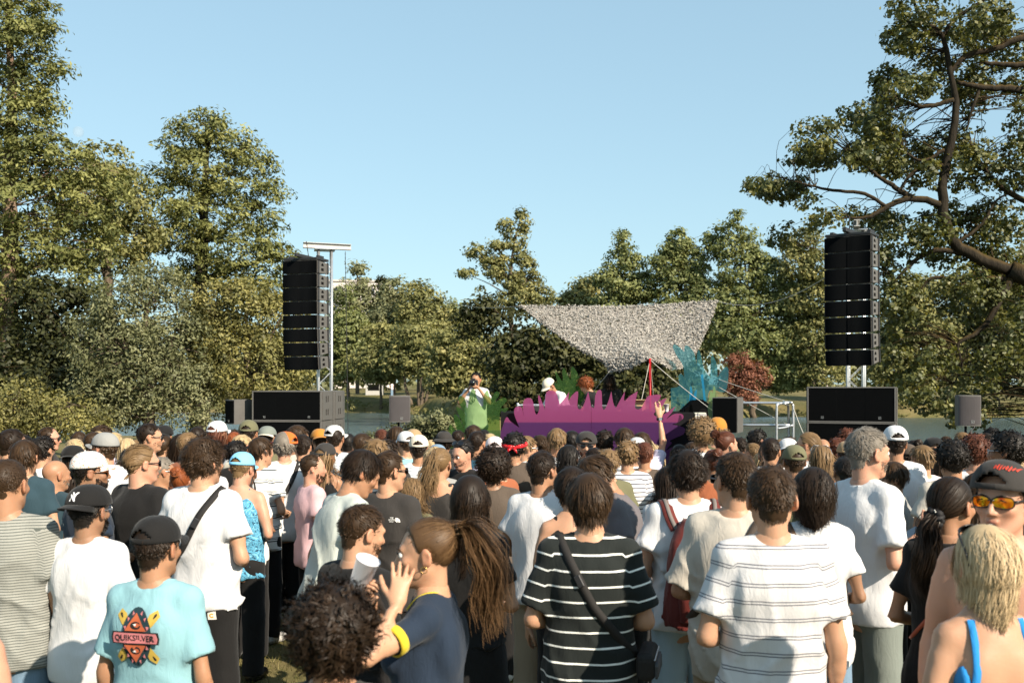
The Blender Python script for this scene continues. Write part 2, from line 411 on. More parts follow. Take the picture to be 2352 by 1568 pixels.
# --- far shore
def far(name, label, Y, lobes, trunk, lm, seed, n=260, per=26, cr=1.1, size=.38, flat=.6, **kw):
    per = int(per * 1.2); size = size * .80
    trunk = [(a, b, c * .55) for a, b, c in trunk]
    tree(name, label, Y, lobes, trunk, lm, BK_BRN, n_clump=n, per=per, cr=cr, flat=flat, size=size, seed=seed, group=GF, twig_r=.05, **kw)
far('cedar_tree', 'dark pointed cedar standing above the far wood', 128,
    [(820, 615, 14, 16), (818, 640, 26, 16), (825, 665, 36, 18), (820, 690, 46, 22), (830, 720, 55, 30), (815, 760, 55, 35)], [(822, 900, .5), (822, 700, .4), (820, 605, .08)], LM_GRY, 21, n=230, cr=1.2, flat=.35, up=.5)
far('cedar_tree', 'slim dark spire of a conifer in the far wood', 128, [(879, 640, 8, 14), (879, 665, 12, 18), (882, 700, 20, 28)], [(880, 900, .3), (880, 640, .06)], LM_DRK, 22, n=70, cr=.8, flat=.5)
far('woodland_tree', 'hazy grey-green tree beside the conifer spire', 122, [(905, 665, 30, 25), (915, 700, 45, 35), (890, 740, 50, 40), (930, 760, 45, 45)], [(905, 900, .4), (905, 700, .1)], LM_GRY, 23, n=240)
far('woodland_tree', 'grey-green tree above the white pole speaker', 118, [(965, 670, 30, 25), (985, 690, 32, 30), (955, 710, 45, 40), (1000, 730, 45, 40), (970, 770, 60, 50)], [(968, 900, .45), (968, 700, .1)], LM_OLI, 24, n=280)
far('woodland_tree', 'light green tree thinning out before the sky gap', 122, [(1045, 715, 30, 22), (1030, 745, 45, 35), (1070, 760, 35, 40), (1020, 790, 50, 40)], [(1040, 900, .35), (1040, 740, .1)], LM_LIM, 25, n=220)
far('willow_tree', 'light willow right behind the left tower mast', 112, [(785, 700, 30, 50), (800, 760, 50, 50), (770, 790, 35, 60), (830, 800, 50, 55), (790, 840, 45, 35)], [(800, 905, .4), (795, 760, .12)], LM_LIM, 26, n=300, droop=.4)
far('olive_tree', 'rounded olive-toned tree by the water', 104, [(880, 780, 45, 40), (860, 830, 55, 45), (910, 825, 50, 40), (885, 850, 35, 22)], [(876, 925, .3), (874, 860, .2), (880, 780, .08)], LM_OLI, 27, n=300)
far('pine_tree', 'multi-stemmed pine with bare trunks on the far bank', 100,
    [(955, 770, 45, 35), (985, 800, 55, 40), (930, 830, 50, 35), (1000, 845, 40, 28)], [(962, 935, .28), (960, 860, .22), (962, 770, .06)], LM_OLI, 28, n=300, flat=.4,
    limbs=[[(968, 935, .22), (972, 880, .18), (985, 800, .05)], [(946, 930, .2), (932, 890, .15), (925, 830, .05)], [(975, 935, .2), (985, 890, .15), (1000, 830, .05)]])
far('pine_tree', 'shaggy bronze-green pine behind the photographer', 78, [(1040, 800, 55, 45), (1075, 840, 60, 45), (1030, 870, 55, 40), (1090, 890, 60, 35), (1110, 820, 40, 50)], [(1085, 940, .25), (1080, 880, .2), (1070, 800, .06)], LM_OLI, 29, n=380, cr=.8, size=.28, flat=.4,
    limbs=[[(1083, 900, .12), (1120, 840, .08), (1140, 760, .03)], [(1080, 890, .12), (1040, 860, .07), (1010, 840, .03)]])
# sparse tall tree over the net
tree('poplar_tree', 'tall sparse tree with an open crown left of the net', 66,
     [(1195, 495, 12, 18), (1165, 520, 22, 16), (1205, 520, 10, 22), (1180, 555, 26, 22), (1195, 590, 26, 25), (1140, 565, 26, 10), (1095, 575, 28, 14), (1120, 595, 20, 12), (1070, 625, 24, 8), (1135, 620, 30, 16), (1215, 610, 16, 14),
      (1170, 640, 40, 25), (1210, 650, 40, 30), (1240, 680, 35, 28), (1190, 690, 50, 30), (1150, 600, 20, 12), (1110, 665, 12, 12)],
     [(1185, 930, .24), (1180, 800, .2), (1172, 690, .15), (1176, 590, .09), (1195, 500, .02)], LM_OLI, BK_BRN, n_clump=420, per=26, cr=.42, flat=.7, size=.17, seed=31, group=GF, twigs=.6, shell=.35,
     limbs=[[(1172, 640, .08), (1130, 610, .05), (1080, 580, .02)], [(1174, 620, .07), (1150, 580, .05), (1130, 560, .02)], [(1170, 680, .06), (1120, 650, .03), (1065, 628, .015)], [(1174, 690, .08), (1210, 640, .05), (1230, 600, .02)]])
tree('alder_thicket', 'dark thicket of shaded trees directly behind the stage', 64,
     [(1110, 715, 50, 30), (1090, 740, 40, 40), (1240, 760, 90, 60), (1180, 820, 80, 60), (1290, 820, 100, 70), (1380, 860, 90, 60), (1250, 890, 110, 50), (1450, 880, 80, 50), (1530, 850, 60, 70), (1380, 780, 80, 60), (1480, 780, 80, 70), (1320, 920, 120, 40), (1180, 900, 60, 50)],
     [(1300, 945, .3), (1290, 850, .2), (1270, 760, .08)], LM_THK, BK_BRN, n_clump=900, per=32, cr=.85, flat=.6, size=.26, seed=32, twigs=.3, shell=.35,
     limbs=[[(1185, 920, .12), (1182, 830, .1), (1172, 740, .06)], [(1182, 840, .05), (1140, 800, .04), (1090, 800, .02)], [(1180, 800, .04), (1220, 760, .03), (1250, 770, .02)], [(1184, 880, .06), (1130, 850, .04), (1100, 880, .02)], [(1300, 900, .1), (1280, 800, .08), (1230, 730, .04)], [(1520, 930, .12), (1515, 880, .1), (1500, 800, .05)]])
far('woodland_tree', 'dull green tree just left of the poplar group', 98, [(1330, 690, 45, 30), (1300, 710, 30, 30), (1360, 660, 35, 30), (1350, 730, 60, 40)], [(1335, 925, .35), (1335, 740, .1)], LM_OLI, 33, n=220)
far('tulip_tree', 'pointed fresh-green tree above the net', 92,
    [(1432, 560, 16, 28), (1415, 600, 25, 28), (1450, 610, 28, 30), (1395, 640, 30, 25), (1440, 660, 50, 35), (1480, 660, 30, 35), (1410, 700, 60, 35)], [(1435, 925, .4), (1435, 700, .2), (1432, 550, .04)], LM_LIM, 34, n=330, cr=.8, size=.3)
far('tulip_tree', 'bushy sunlit fresh-green tree right of the net', 90,
    [(1560, 560, 30, 35), (1530, 600, 35, 35), (1590, 600, 40, 40), (1550, 660, 60, 45), (1620, 680, 50, 50), (1640, 560, 25, 40), (1560, 730, 70, 50)], [(1575, 925, .45), (1575, 720, .25), (1565, 560, .05)], LM_LIM, 35, n=520, cr=.8, size=.3)
far('tulip_tree', 'tallest sunlit fresh-green tree between the net and the right tower', 88,
    [(1690, 510, 16, 32), (1665, 560, 28, 35), (1720, 560, 28, 38), (1750, 590, 25, 35), (1700, 620, 55, 45), (1770, 640, 45, 45), (1680, 700, 60, 50), (1750, 710, 60, 50), (1820, 690, 50, 50), (1700, 780, 70, 50), (1790, 790, 70, 55), (1850, 770, 50, 60), (1650, 760, 45, 45), (1810, 860, 60, 40), (1730, 850, 50, 30)],
    [(1730, 930, .5), (1728, 760, .3), (1700, 520, .05)], LM_LIM, 36, n=1050, cr=.8, size=.3)
far('maple_tree', 'deep green tree partly hidden by the right speaker tower', 86,
    [(1850, 560, 35, 40), (1830, 610, 40, 40), (1880, 620, 45, 45), (1860, 690, 50, 50), (1920, 700, 60, 60), (1880, 780, 60, 55), (1900, 850, 60, 45)], [(1870, 930, .4), (1870, 720, .2), (1855, 560, .05)], LM_OLI, 37, n=520, cr=.8, size=.3)
tree('copper_shrub', 'rounded copper-red shrub on the far bank', 80, [(1700, 845, 40, 35), (1725, 870, 38, 35), (1680, 880, 35, 30), (1710, 905, 40, 25)], [(1702, 930, .1), (1702, 860, .03)], LM_RED, BK_BRN,
     n_clump=260, per=30, cr=.5, flat=.8, size=.15, seed=38, cat='shrub', shell=.5)
far('woodland_tree', 'olive tree seen under the hanging boughs right of the tower', 92, [(2080, 700, 60, 60), (2140, 680, 60, 55), (2100, 780, 80, 60), (2180, 760, 60, 70), (2060, 840, 60, 50), (2150, 860, 80, 50)], [(2105, 930, .4), (2110, 780, .2), (2120, 680, .05)], LM_OLI, 39, n=460)
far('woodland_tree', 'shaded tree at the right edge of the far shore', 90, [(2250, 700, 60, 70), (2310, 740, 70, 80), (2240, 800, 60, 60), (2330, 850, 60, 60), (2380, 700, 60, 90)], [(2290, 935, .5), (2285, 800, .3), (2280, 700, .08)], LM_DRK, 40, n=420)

# distant wood behind everything: one uncountable mass
rng = np.random.default_rng(77); Ld = []
for x in np.arange(-400, 2900, 42):
    Yd = rng.uniform(150, 175); top = np.interp(x, [0, 700, 900, 1050, 1200, 1600, 2352], [760, 740, 730, 770, 760, 740, 740]) + rng.uniform(-22, 22)
    c = W(x, (top + 900) / 2, Yd); Ld.append((c.x, Yd, c.z, 3.2, 3.0, (900 - top) / 2 * Yd / F))
P, hint, CC, tone = crown_points(Ld, 2600, 18, 1.5, .8, rng, 0, .3)
V, Fq, r = leaves(P, None, hint, 1.0, rng, .7, tone)
tag(obj('distant_wood', V, [Fq], LM_GRY, None, False, {'rnd': r}), 'distant belt of trees closing the view behind the far shore', None, kind='stuff')
# rough bank vegetation along the far waterline
rng = np.random.default_rng(78); Ld = []
for q in np.arange(-.34, .52, .006):
    shore = float(np.interp(q, [-.6, -.17, -.09, -.05, .13, .18, .26, .6], [104, 102, 97, 62, 62, 84, 88, 86])) + rng.uniform(.3, 4.5)
    x = q * shore; s = rng.uniform(.35, .9) * shore / 90
    Ld.append((x, shore, float(gz(x, shore)) + s * .3, s * 1.3, s, s * .8))
P, hint, CC, tone = crown_points(Ld, 900, 26, .32, .7, rng, 0, .5)
V, Fq, r = leaves(P, None, hint, .2, rng, .4, tone)
tag(obj('bank_undergrowth', V, [Fq], LM_OLI, None, False, {'rnd': r}), 'rough grass and scrub along the far waterline', None, kind='stuff')

# --- big dark alder overhanging from the right
Ya = 21.0
TL = [[(2320, 620, .16), (2260, 595, .17), (2200, 565, .16), (2176, 520, .15), (2165, 460, .14), (2168, 400, .13), (2185, 320, .12), (2196, 235, .10), (2180, 160, .08), (2165, 80, .07), (2120, 55, .05), (2060, 45, .02)],
      [(2168, 470, .10), (2090, 455, .09), (2030, 480, .07), (1990, 500, .05), (1950, 500, .03)],
      [(2100, 458, .08), (2040, 420, .06), (1985, 380, .03)], [(2040, 478, .05), (1985, 445, .05), (1900, 435, .04), (1820, 415, .02), (1760, 400, .01)],
      [(2168, 380, .06), (2100, 395, .05), (2065, 440, .04)], [(2168, 345, .05), (2120, 370, .04), (2080, 350, .02)],
      [(2190, 230, .07), (2120, 245, .05), (2060, 225, .02)], [(2180, 170, .07), (2220, 130, .07), (2290, 110, .08), (2352, 85, .09), (2420, 60, .1)],
      [(2420, 220, .12), (2330, 205, .1), (2250, 200, .08), (2200, 190, .05)], [(2420, 140, .1), (2340, 150, .08), (2260, 145, .05)],
      [(2165, 80, .06), (2200, 40, .05), (2260, 0, .04), (2300, -40, .03)], [(2130, 60, .05), (2100, 10, .04), (2110, -40, .02)],
      [(2250, 590, .08), (2150, 575, .07), (2080, 620, .05), (2040, 670, .03), (2010, 720, .015)], [(2280, 610, .08), (2210, 640, .06), (2140, 640, .05), (2100, 690, .03)],
      [(2320, 640, .12), (2290, 700, .10), (2250, 760, .07), (2200, 790, .05), (2210, 840, .03), (2190, 880, .015)],
      [(2310, 640, .08), (2270, 640, .06), (2220, 650, .05), (2150, 700, .02)], [(2420, 480, .1), (2330, 450, .08), (2270, 400, .05), (2230, 330, .03)],
      [(2195, 560, .05), (2250, 520, .04), (2290, 460, .03), (2330, 440, .02)], [(2250, 205, .05), (2230, 260, .04), (2220, 300, .02)]]
AL = [(2080, 30, 60, 45), (2150, 40, 60, 40), (2240, 60, 70, 50), (2330, 30, 60, 60), (2060, 100, 45, 30), (2120, 120, 40, 30), (2210, 110, 50, 35), (2110, 190, 40, 25), (2060, 220, 60, 28), (2000, 235, 40, 25), (2140, 240, 60, 30), (2250, 170, 50, 35), (2330, 160, 50, 40),
      (1960, 290, 45, 25), (2020, 290, 60, 30), (2100, 300, 60, 35), (1870, 305, 45, 22), (1920, 330, 60, 26), (2000, 345, 60, 25), (2230, 290, 60, 45), (2310, 280, 60, 50), (2080, 360, 50, 25), (1850, 345, 40, 18),
      (1790, 395, 45, 22), (1745, 425, 28, 18), (1830, 410, 50, 25), (1880, 385, 40, 18), (1950, 385, 40, 16), (2120, 400, 40, 30), (2240, 380, 60, 50), (2320, 390, 60, 60), (1850, 470, 30, 14), (2060, 500, 50, 30), (2000, 470, 40, 22), (2100, 470, 40, 25),
      (1830, 530, 40, 25), (1870, 510, 40, 18), (2230, 480, 50, 40), (2310, 500, 60, 50), (2090, 560, 50, 35), (2040, 590, 40, 35), (2130, 540, 40, 30), (2250, 560, 60, 30), (2330, 590, 60, 50), (2060, 680, 55, 50), (2110, 750, 60, 50), (2060, 790, 45, 50), (2130, 830, 50, 40), (2080, 880, 50, 35), (2110, 930, 40, 30), (2190, 660, 50, 35),
      (2300, 680, 70, 60), (2340, 780, 60, 70), (2330, 880, 60, 60), (2300, 940, 60, 40), (2160, 920, 40, 30), (2260, 830, 40, 40), (2380, 300, 60, 90), (2400, 600, 70, 120), (2420, 100, 60, 90)]
tree('alder_tree', 'great dark alder leaning in from the right edge with bare winding limbs', Ya, [(a, b, c * 1.18, d * 1.22, random.Random(a * 7 + b).uniform(-.7, 2.8)) for a, b, c, d in AL],
     [(2480, 900, .4), (2450, 760, .33), (2400, 660, .27), (2320, 620, .2)], LM_ALD, BK_DRK, n_clump=4300, per=15, cr=.17, flat=.75, size=.08, seed=51, twigs=.30, shell=.05, limbs=[[(x, y, r * .78) for x, y, r in l] for l in TL], twig_r=.012, aspect=.75, depth=1.2)
# ------------------------------------------------------------------ people: signed-distance bodies meshed with surface nets
class SDF:
    def __init__(s, xs, ys, zs):
        s.ax = [np.asarray(a, f32) for a in (xs, ys, zs)]; s.v = np.full([len(a) for a in s.ax], .5, f32)
    def win(s, lo, hi, m=.05):
        sl = []
        for a, l, h in zip(s.ax, lo, hi):
            i = max(0, int(np.searchsorted(a, l - m)) - 1); j = min(len(a), int(np.searchsorted(a, h + m)) + 1); sl.append(slice(i, max(i, j)))
        X, Y, Z = (a[q] for a, q in zip(s.ax, sl)); return tuple(sl), X[:, None, None], Y[None, :, None], Z[None, None, :]
    def u(s, sl, d, k):
        b = s.v[sl]
        if k <= 0: s.v[sl] = np.minimum(b, d); return
        h = np.clip(.5 + .5 * (b - d) / k, 0, 1); s.v[sl] = b + (d - b) * h - k * h * (1 - h)
    def cut(s, sl, d, k):
        b = s.v[sl]; h = np.clip(.5 - .5 * (b + d) / k, 0, 1); s.v[sl] = b + (-d - b) * h + k * h * (1 - h)
    def cone(s, a, b, ra, rb, k=.02, flat=False, sq=1.0):
        a = np.asarray(a, f32); b = np.asarray(b, f32); r = max(ra, rb)
        sl, X, Y, Z = s.win(np.minimum(a, b) - r, np.maximum(a, b) + r); d = b - a; L2 = float(d @ d) + 1e-9
        px, py, pz = X - a[0], Y - a[1], Z - a[2]; t = (px * d[0] + py * d[1] + pz * d[2]) / L2; tc = np.clip(t, 0, 1.15 if flat else 1)
        q = np.sqrt((px - tc * d[0]) ** 2 + ((py - tc * d[1]) / sq) ** 2 + (pz - tc * d[2]) ** 2) - (ra + (rb - ra) * tc)
        if flat: q = np.maximum(q, (t - 1) * math.sqrt(L2))
        s.u(sl, q.astype(f32), k)
    def ell(s, c, r, k=.02, M=None, op='u'):
        c = np.asarray(c, f32); R_ = max(r); sl, X, Y, Z = s.win(c - R_, c + R_); x, y, z = X - c[0], Y - c[1], Z - c[2]
        if M is not None: x, y, z = (M[0][i] * x + M[1][i] * y + M[2][i] * z for i in range(3))
        k0 = np.sqrt((x / r[0]) ** 2 + (y / r[1]) ** 2 + (z / r[2]) ** 2) + 1e-6
        k1 = np.sqrt((x / r[0] ** 2) ** 2 + (y / r[1] ** 2) ** 2 + (z / r[2] ** 2) ** 2) + 1e-6
        d = (k0 * (k0 - 1) / k1).astype(f32); (s.u if op == 'u' else s.cut)(sl, d, k)
    def loft(s, tab, n=2.2, k=.02, zlo=None, zhi=None):
        """tab rows: z, half width, half depth, centre y"""
        T = np.asarray(tab, float); wm = T[:, 1].max(); sl, X, Y, Z = s.win((-wm, (T[:, 3] - T[:, 2]).min(), T[0, 0]), (wm, (T[:, 3] + T[:, 2]).max(), T[-1, 0]))
        z = Z.ravel(); sm = lambda c: np.interp(z, np.linspace(T[0, 0], T[-1, 0], 60), np.convolve(np.pad(np.interp(np.linspace(T[0, 0], T[-1, 0], 60), T[:, 0], T[:, c]), 3, 'edge'), np.ones(7) / 7, 'valid')).astype(f32)[None, None, :]
        wx, wy, cy_ = sm(1), sm(2), sm(3)
        q = (np.abs(X / wx) ** n + np.abs((Y - cy_) / wy) ** n) ** (1 / n)
        d = (q - 1) * np.minimum(wx, wy) * .9
        d = np.maximum(d, np.maximum((zlo if zlo is not None else T[0, 0]) - Z, Z - (zhi if zhi is not None else T[-1, 0])))
        s.u(sl, d.astype(f32), k)
    def mesh(s):
        v = s.v; S = v < 0; nx, ny, nz = v.shape
        cnt = sum(S[i:nx - 1 + i, j:ny - 1 + j, k:nz - 1 + k].astype(np.int8) for i in (0, 1) for j in (0, 1) for k in (0, 1))
        act = (cnt > 0) & (cnt < 8); I = np.argwhere(act); idx = np.full(act.shape, -1, np.int32); idx[act] = np.arange(len(I))
        c = {(i, j, k): v[I[:, 0] + i, I[:, 1] + j, I[:, 2] + k] for i in (0, 1) for j in (0, 1) for k in (0, 1)}
        acc = np.zeros((len(I), 3), f32); n = np.zeros(len(I), f32)
        for a in c:
            for ax in range(3):
                if a[ax] == 0:
                    b = list(a); b[ax] = 1; b = tuple(b); va, vb = c[a], c[b]; m = (va < 0) != (vb < 0)
                    t = np.where(m, va / np.where(m, va - vb, 1), 0); p = np.zeros((len(I), 3), f32)
                    p += np.array(a, f32); p[:, ax] = t; acc += p * m[:, None]; n += m
        fr = acc / n[:, None]; V = np.empty_like(fr)
        for ax in range(3):
            A = s.ax[ax]; V[:, ax] = A[I[:, ax]] + fr[:, ax] * (A[I[:, ax] + 1] - A[I[:, ax]])
        Q = []
        for ax in range(3):
            o1, o2 = [(1, 2), (2, 0), (0, 1)][ax]
            lo = [slice(None)] * 3; hi = [slice(None)] * 3; lo[ax] = slice(0, -1); hi[ax] = slice(1, None)
            for o in (o1, o2): lo[o] = slice(1, -1); hi[o] = slice(1, -1)
            A, B = S[tuple(lo)], S[tuple(hi)]
            for flip, mk in ((0, A & ~B), (1, ~A & B)):
                e = np.argwhere(mk)
                if not len(e): continue
                e[:, o1] += 1; e[:, o2] += 1
                def cell(d1, d2):
                    q = e.copy(); q[:, o1] -= d1; q[:, o2] -= d2; return idx[q[:, 0], q[:, 1], q[:, 2]]
                qd = np.stack([cell(1, 1), cell(0, 1), cell(0, 0), cell(1, 0)], 1)
                Q.append(qd[:, ::-1] if flip else qd)
        return V, np.concatenate(Q)

def weld(V, Q, it=1, lam=.5):
    """light Laplacian smoothing"""
    for _ in range(it):
        acc = np.zeros_like(V); n = np.zeros(len(V), f32)
        for a, b in ((0, 1), (1, 2), (2, 3), (3, 0)):
            np.add.at(acc, Q[:, a], V[Q[:, b]]); np.add.at(acc, Q[:, b], V[Q[:, a]]); np.add.at(n, Q[:, a], 1); np.add.at(n, Q[:, b], 1)
        V = V + lam * (acc / np.maximum(n, 1)[:, None] - V)
    return V

def folds(X, Y, Z, rng, amp=.006, vert=1.0):
    """sum of drape-like sine ridges"""
    out = 0
    for i in range(7):
        kx, ky = rng.normal(0, 20, 2); kz = rng.normal(0, 4 if rng.random() < .75 * vert else 18)
        w = rng.uniform(0, 6.28); out = out + np.sin(kx * X + ky * Y + kz * Z + w + 1.3 * np.sin(5 * Z + w * 2) + 1.1 * np.sin(9 * X + w))
    o = out / 7; rid = 0
    for i in range(4):
        kx, ky = rng.normal(0, 15, 2); kz = rng.normal(0, 9); w = rng.uniform(0, 6.28)
        rid = rid + (1 - np.abs(np.sin(kx * X + ky * Y + kz * Z + w + 1.6 * np.sin(7 * Z + 4 * X + w) + .8 * np.sin(15 * X - 6 * Z + w)))) ** 3 * (.5 + .5 * np.sin(6 * X + 8 * Z + 3 * w + i))
    return (np.sign(o) * np.abs(o) ** .8 * amp * 1.0 - rid * amp * 1.15).astype(f32)

# ---- hands
_HAND = {}
def hand_mesh(pose, res):
    key = (pose, res)
    if key in _HAND: return _HAND[key]
    S = SDF(np.arange(-.075, .09, res), np.arange(-.09, .075, res), np.arange(-.225, .04, res))
    S.cone((0, 0, .03), (0, 0, -.02), .0265, .026, 0, sq=.8)
    S.cone((-.012, 0, -.02), (-.019, -.004, -.085), .024, .018, .015, sq=.62); S.cone((.012, 0, -.02), (.02, -.004, -.085), .024, .018, .015, sq=.62); S.cone((0, 0, -.02), (0, -.003, -.085), .024, .018, .015, sq=.62)
    curl = {'relaxed': (.35, .45, .35), 'grip': (.9, 1.1, .7), 'open': (.08, .1, .08), 'splay': (.1, .15, .12)}[pose]
    sp = 1.6 if pose == 'splay' else .7
    for i, (x, L) in enumerate(((-.03, .062), (-.0105, .074), (.0095, .079), (.029, .071))):
        p = np.array([x, -.003, -.086]); a = 0; ln = np.array([.45, .32, .25]) * L; fan = (x / .03) * .13 * sp
        for j in range(3):
            a += curl[j] * (1 + .12 * (1.5 - i)); q = p + ln[j] * np.array([math.sin(fan), -math.sin(a) * math.cos(fan), -math.cos(a) * math.cos(fan)])
            S.cone(p, q, .0095 - j * .0009, .0088 - j * .0009, .004); p = q
    p = np.array([.03, -.006, -.025]); dirs = [(.62, -.35, -.70), (.45, -.38, -.8), (.3, -.4, -.85)] if pose != 'grip' else [(.5, -.7, -.5), (0, -.9, -.5), (-.5, -.6, -.6)]
    for j, (dv, L) in enumerate(zip(dirs, (.04, .032, .026))):
        dv = np.array(dv); dv /= np.linalg.norm(dv); q = p + dv * L; S.cone(p, q, .0135 - j * .0017, .0118 - j * .0015, .007); p = q
    _HAND[key] = S.mesh(); return _HAND[key]

def orient(fwd, nrm):
    """matrix whose -Z is fwd and -Y is the palm normal"""
    z = -np.asarray(fwd, float); z /= np.linalg.norm(z); y = -np.asarray(nrm, float); y = y - z * (y @ z); y /= np.linalg.norm(y) + 1e-9
    return np.stack([np.cross(y, z), y, z], 1)

# ---- arm poses for the right arm (x > 0): elbow, wrist, palm normal
ARMS = {
    'down': ((.245, -.03, 1.135), (.255, .045, .885), (-1, .1, 0)),
    'front': ((.262, -.04, 1.145), (.155, .175, 1.09), (-.6, -.2, .3)),
    'phone': ((.235, .01, 1.15), (.10, .21, 1.285), (-.3, -.9, .3)),
    'pocket': ((.30, -.09, 1.165), (.205, .06, .955), (-1, 0, 0)),
    'cross': ((.25, .0, 1.14), (.0, .215, 1.17), (0, -1, 0)),
    'up': ((.25, .07, 1.66), (.21, .11, 1.92), (0, .9, .2)),
    'face': ((.255, .13, 1.215), (.11, .22, 1.43), (-.4, -.9, .0)),
    'camera': ((.27, .14, 1.26), (.075, .20, 1.52), (-.9, -.1, 0)),
    'reach': ((.22, .21, 1.22), (.17, .47, 1.2), (0, 0, -1)),
    'palm': ((.265, -.07, 1.14), (.205, .20, 1.29), (-.2, -.2, 1)),
    'ear': ((.395, .13, 1.345), (.235, .065, 1.495), (-.95, .25, .0)),
    'behind': ((.27, -.12, 1.17), (.12, -.17, 1.0), (0, 1, 0)),
}
SEX = {  # shoulder x, torso scale, arm scale, hips, chest depth
    'm': dict(sx=.163, tw=.93, ar=.90, hip=.94, ch=.98), 'f': dict(sx=.143, tw=.82, ar=.72, hip=.92, ch=.92),
    'b': dict(sx=.176, tw=1.06, ar=1.04, hip=1.02, ch=1.12), 't': dict(sx=.152, tw=.86, ar=.80, hip=.88, ch=.9)}

def torso_tab(b, off=0.0):
    w, h, c = b['tw'], b['hip'], b['ch']; fem = b['sx'] < .15
    wa = .92 if fem else 1.0
    T = [(.78, .150 * h, .105 * h, .0), (.86, .172 * h, .116 * h, -.005), (.95, .168 * h, .112 * h, -.003), (1.06, .146 * w * wa, .102 * c, .004), (1.16, .150 * w * (.93 if fem else 1), .106 * c, .002),
         (1.27, .168 * w, .117 * c, -.002), (1.35, .172 * w, .116 * c, -.008), (1.41, .158 * w, .100 * c, -.014), (1.455, .115 * w, .078, -.016), (1.485, .068, .060, -.014), (1.52, .054, .056, -.006)]
    return [(z, a + off, d + off, cy_) for z, a, d, cy_ in T]

def arm_pts(b, pose, side):
    E, Wp, N = ARMS[pose]; dx = b['sx'] - .182; s = side
    return (np.array([s * b['sx'], -.012, 1.42]), np.array([s * (E[0] + dx), E[1], E[2]]), np.array([s * (Wp[0] + dx * .6), Wp[1], Wp[2]]), np.array([s * N[0], N[1], N[2]]))

def head_matrix(hy, hp, ht=0.0):
    return Matrix.Translation((0, -.005, 1.535)) @ Matrix.Rotation(hy, 4, 'Z') @ Matrix.Rotation(-hp, 4, 'X') @ Matrix.Rotation(ht, 4, 'Y') @ Matrix.Translation((0, .014, .100))

def head_sdf(S, MH, fem=False, beard=False):
    Rm = np.array(MH.to_3x3()); t = np.array(MH.translation)
    P = lambda x, y, z: Rm @ np.array([x, y, z]) + t
    E = lambda c, r, k, op='u', A=None: S.ell(P(*c), r, k, Rm if A is None else Rm @ A, op)
    C = lambda a, b, ra, rb, k: S.cone(P(*a), P(*b), ra, rb, k)
    E((0, -.018, .035), (.0755, .098, .088), .02); E((0, .020, -.02), (.061, .074, .088), .03)
    j = .9 if fem else 1.0
    for s in (-1, 1):
        C((s * .048 * j, -.004, -.052), (s * .022 * j, .058, -.098), .018, .015, .03)
        E((s * .040, .062, -.022), (.022, .022, .018), .02)                     # cheek
    E((0, .066, -.100), (.022 * j, .020, .017), .022)
    C((-.034, .080, .022), (.034, .080, .022), .010 if fem else .012, .010 if fem else .012, .018)
    for s in (-1, 1): E((s * .031, .100, .004), (.017, .015, .0105), .012, 'cut')
    C((0, .088, .012), (0, .110 if not fem else .106, -.030), .007, .0105, .012)
    for s in (-1, 1): E((s * .0115, .098, -.034), (.0085, .010, .008), .008)
    E((0, .089, -.0585), (.0215, .011, .0055), .007); E((0, .0875, -.0675), (.019, .011, .0065), .007); E((0, .1005, -.0632), (.020, .004, .0018), .003, 'cut')
    for s in (-1, 1):
        A = np.array(Matrix.Rotation(s * R(18), 3, 'Z') @ Matrix.Rotation(R(-10), 3, 'X'))
        E((s * .0835, -.014, -.002), (.0095, .022, .034), .007, 'u', A); E((s * .0925, -.010, .002), (.006, .013, .019), .006, 'cut', A)
        E((s * .076, -.004, -.028), (.008, .011, .011), .006)

def bendf(V, lean):
    if not lean: return V
    a = lean * ss(.85, 1.12, V[:, 2]); c, s_ = np.cos(a), np.sin(a); z = V[:, 2] - .95; y = V[:, 1]
    V = V.copy(); V[:, 1] = y * c + z * s_; V[:, 2] = .95 - y * s_ + z * c; return V
def bendM(lean):
    return Matrix.Translation((0, 0, .95)) @ Matrix.Rotation(-lean, 4, 'X') @ Matrix.Translation((0, 0, -.95))

LOD = {'A': (.0070, .020, .042, .0130, .0068), 'B': (.0104, .026, .055, .0178, .0112), 'C': (.0148, .034, .07, .025, .015)}   # head, body, legs, cloth, hand
_cache = {}
def hands_for(pose, kw):
    return {'up': 'open', 'ear': 'splay', 'palm': 'open', 'phone': 'grip', 'front': 'grip', 'camera': 'grip', 'face': 'grip', 'reach': 'relaxed'}.get(pose, 'relaxed')

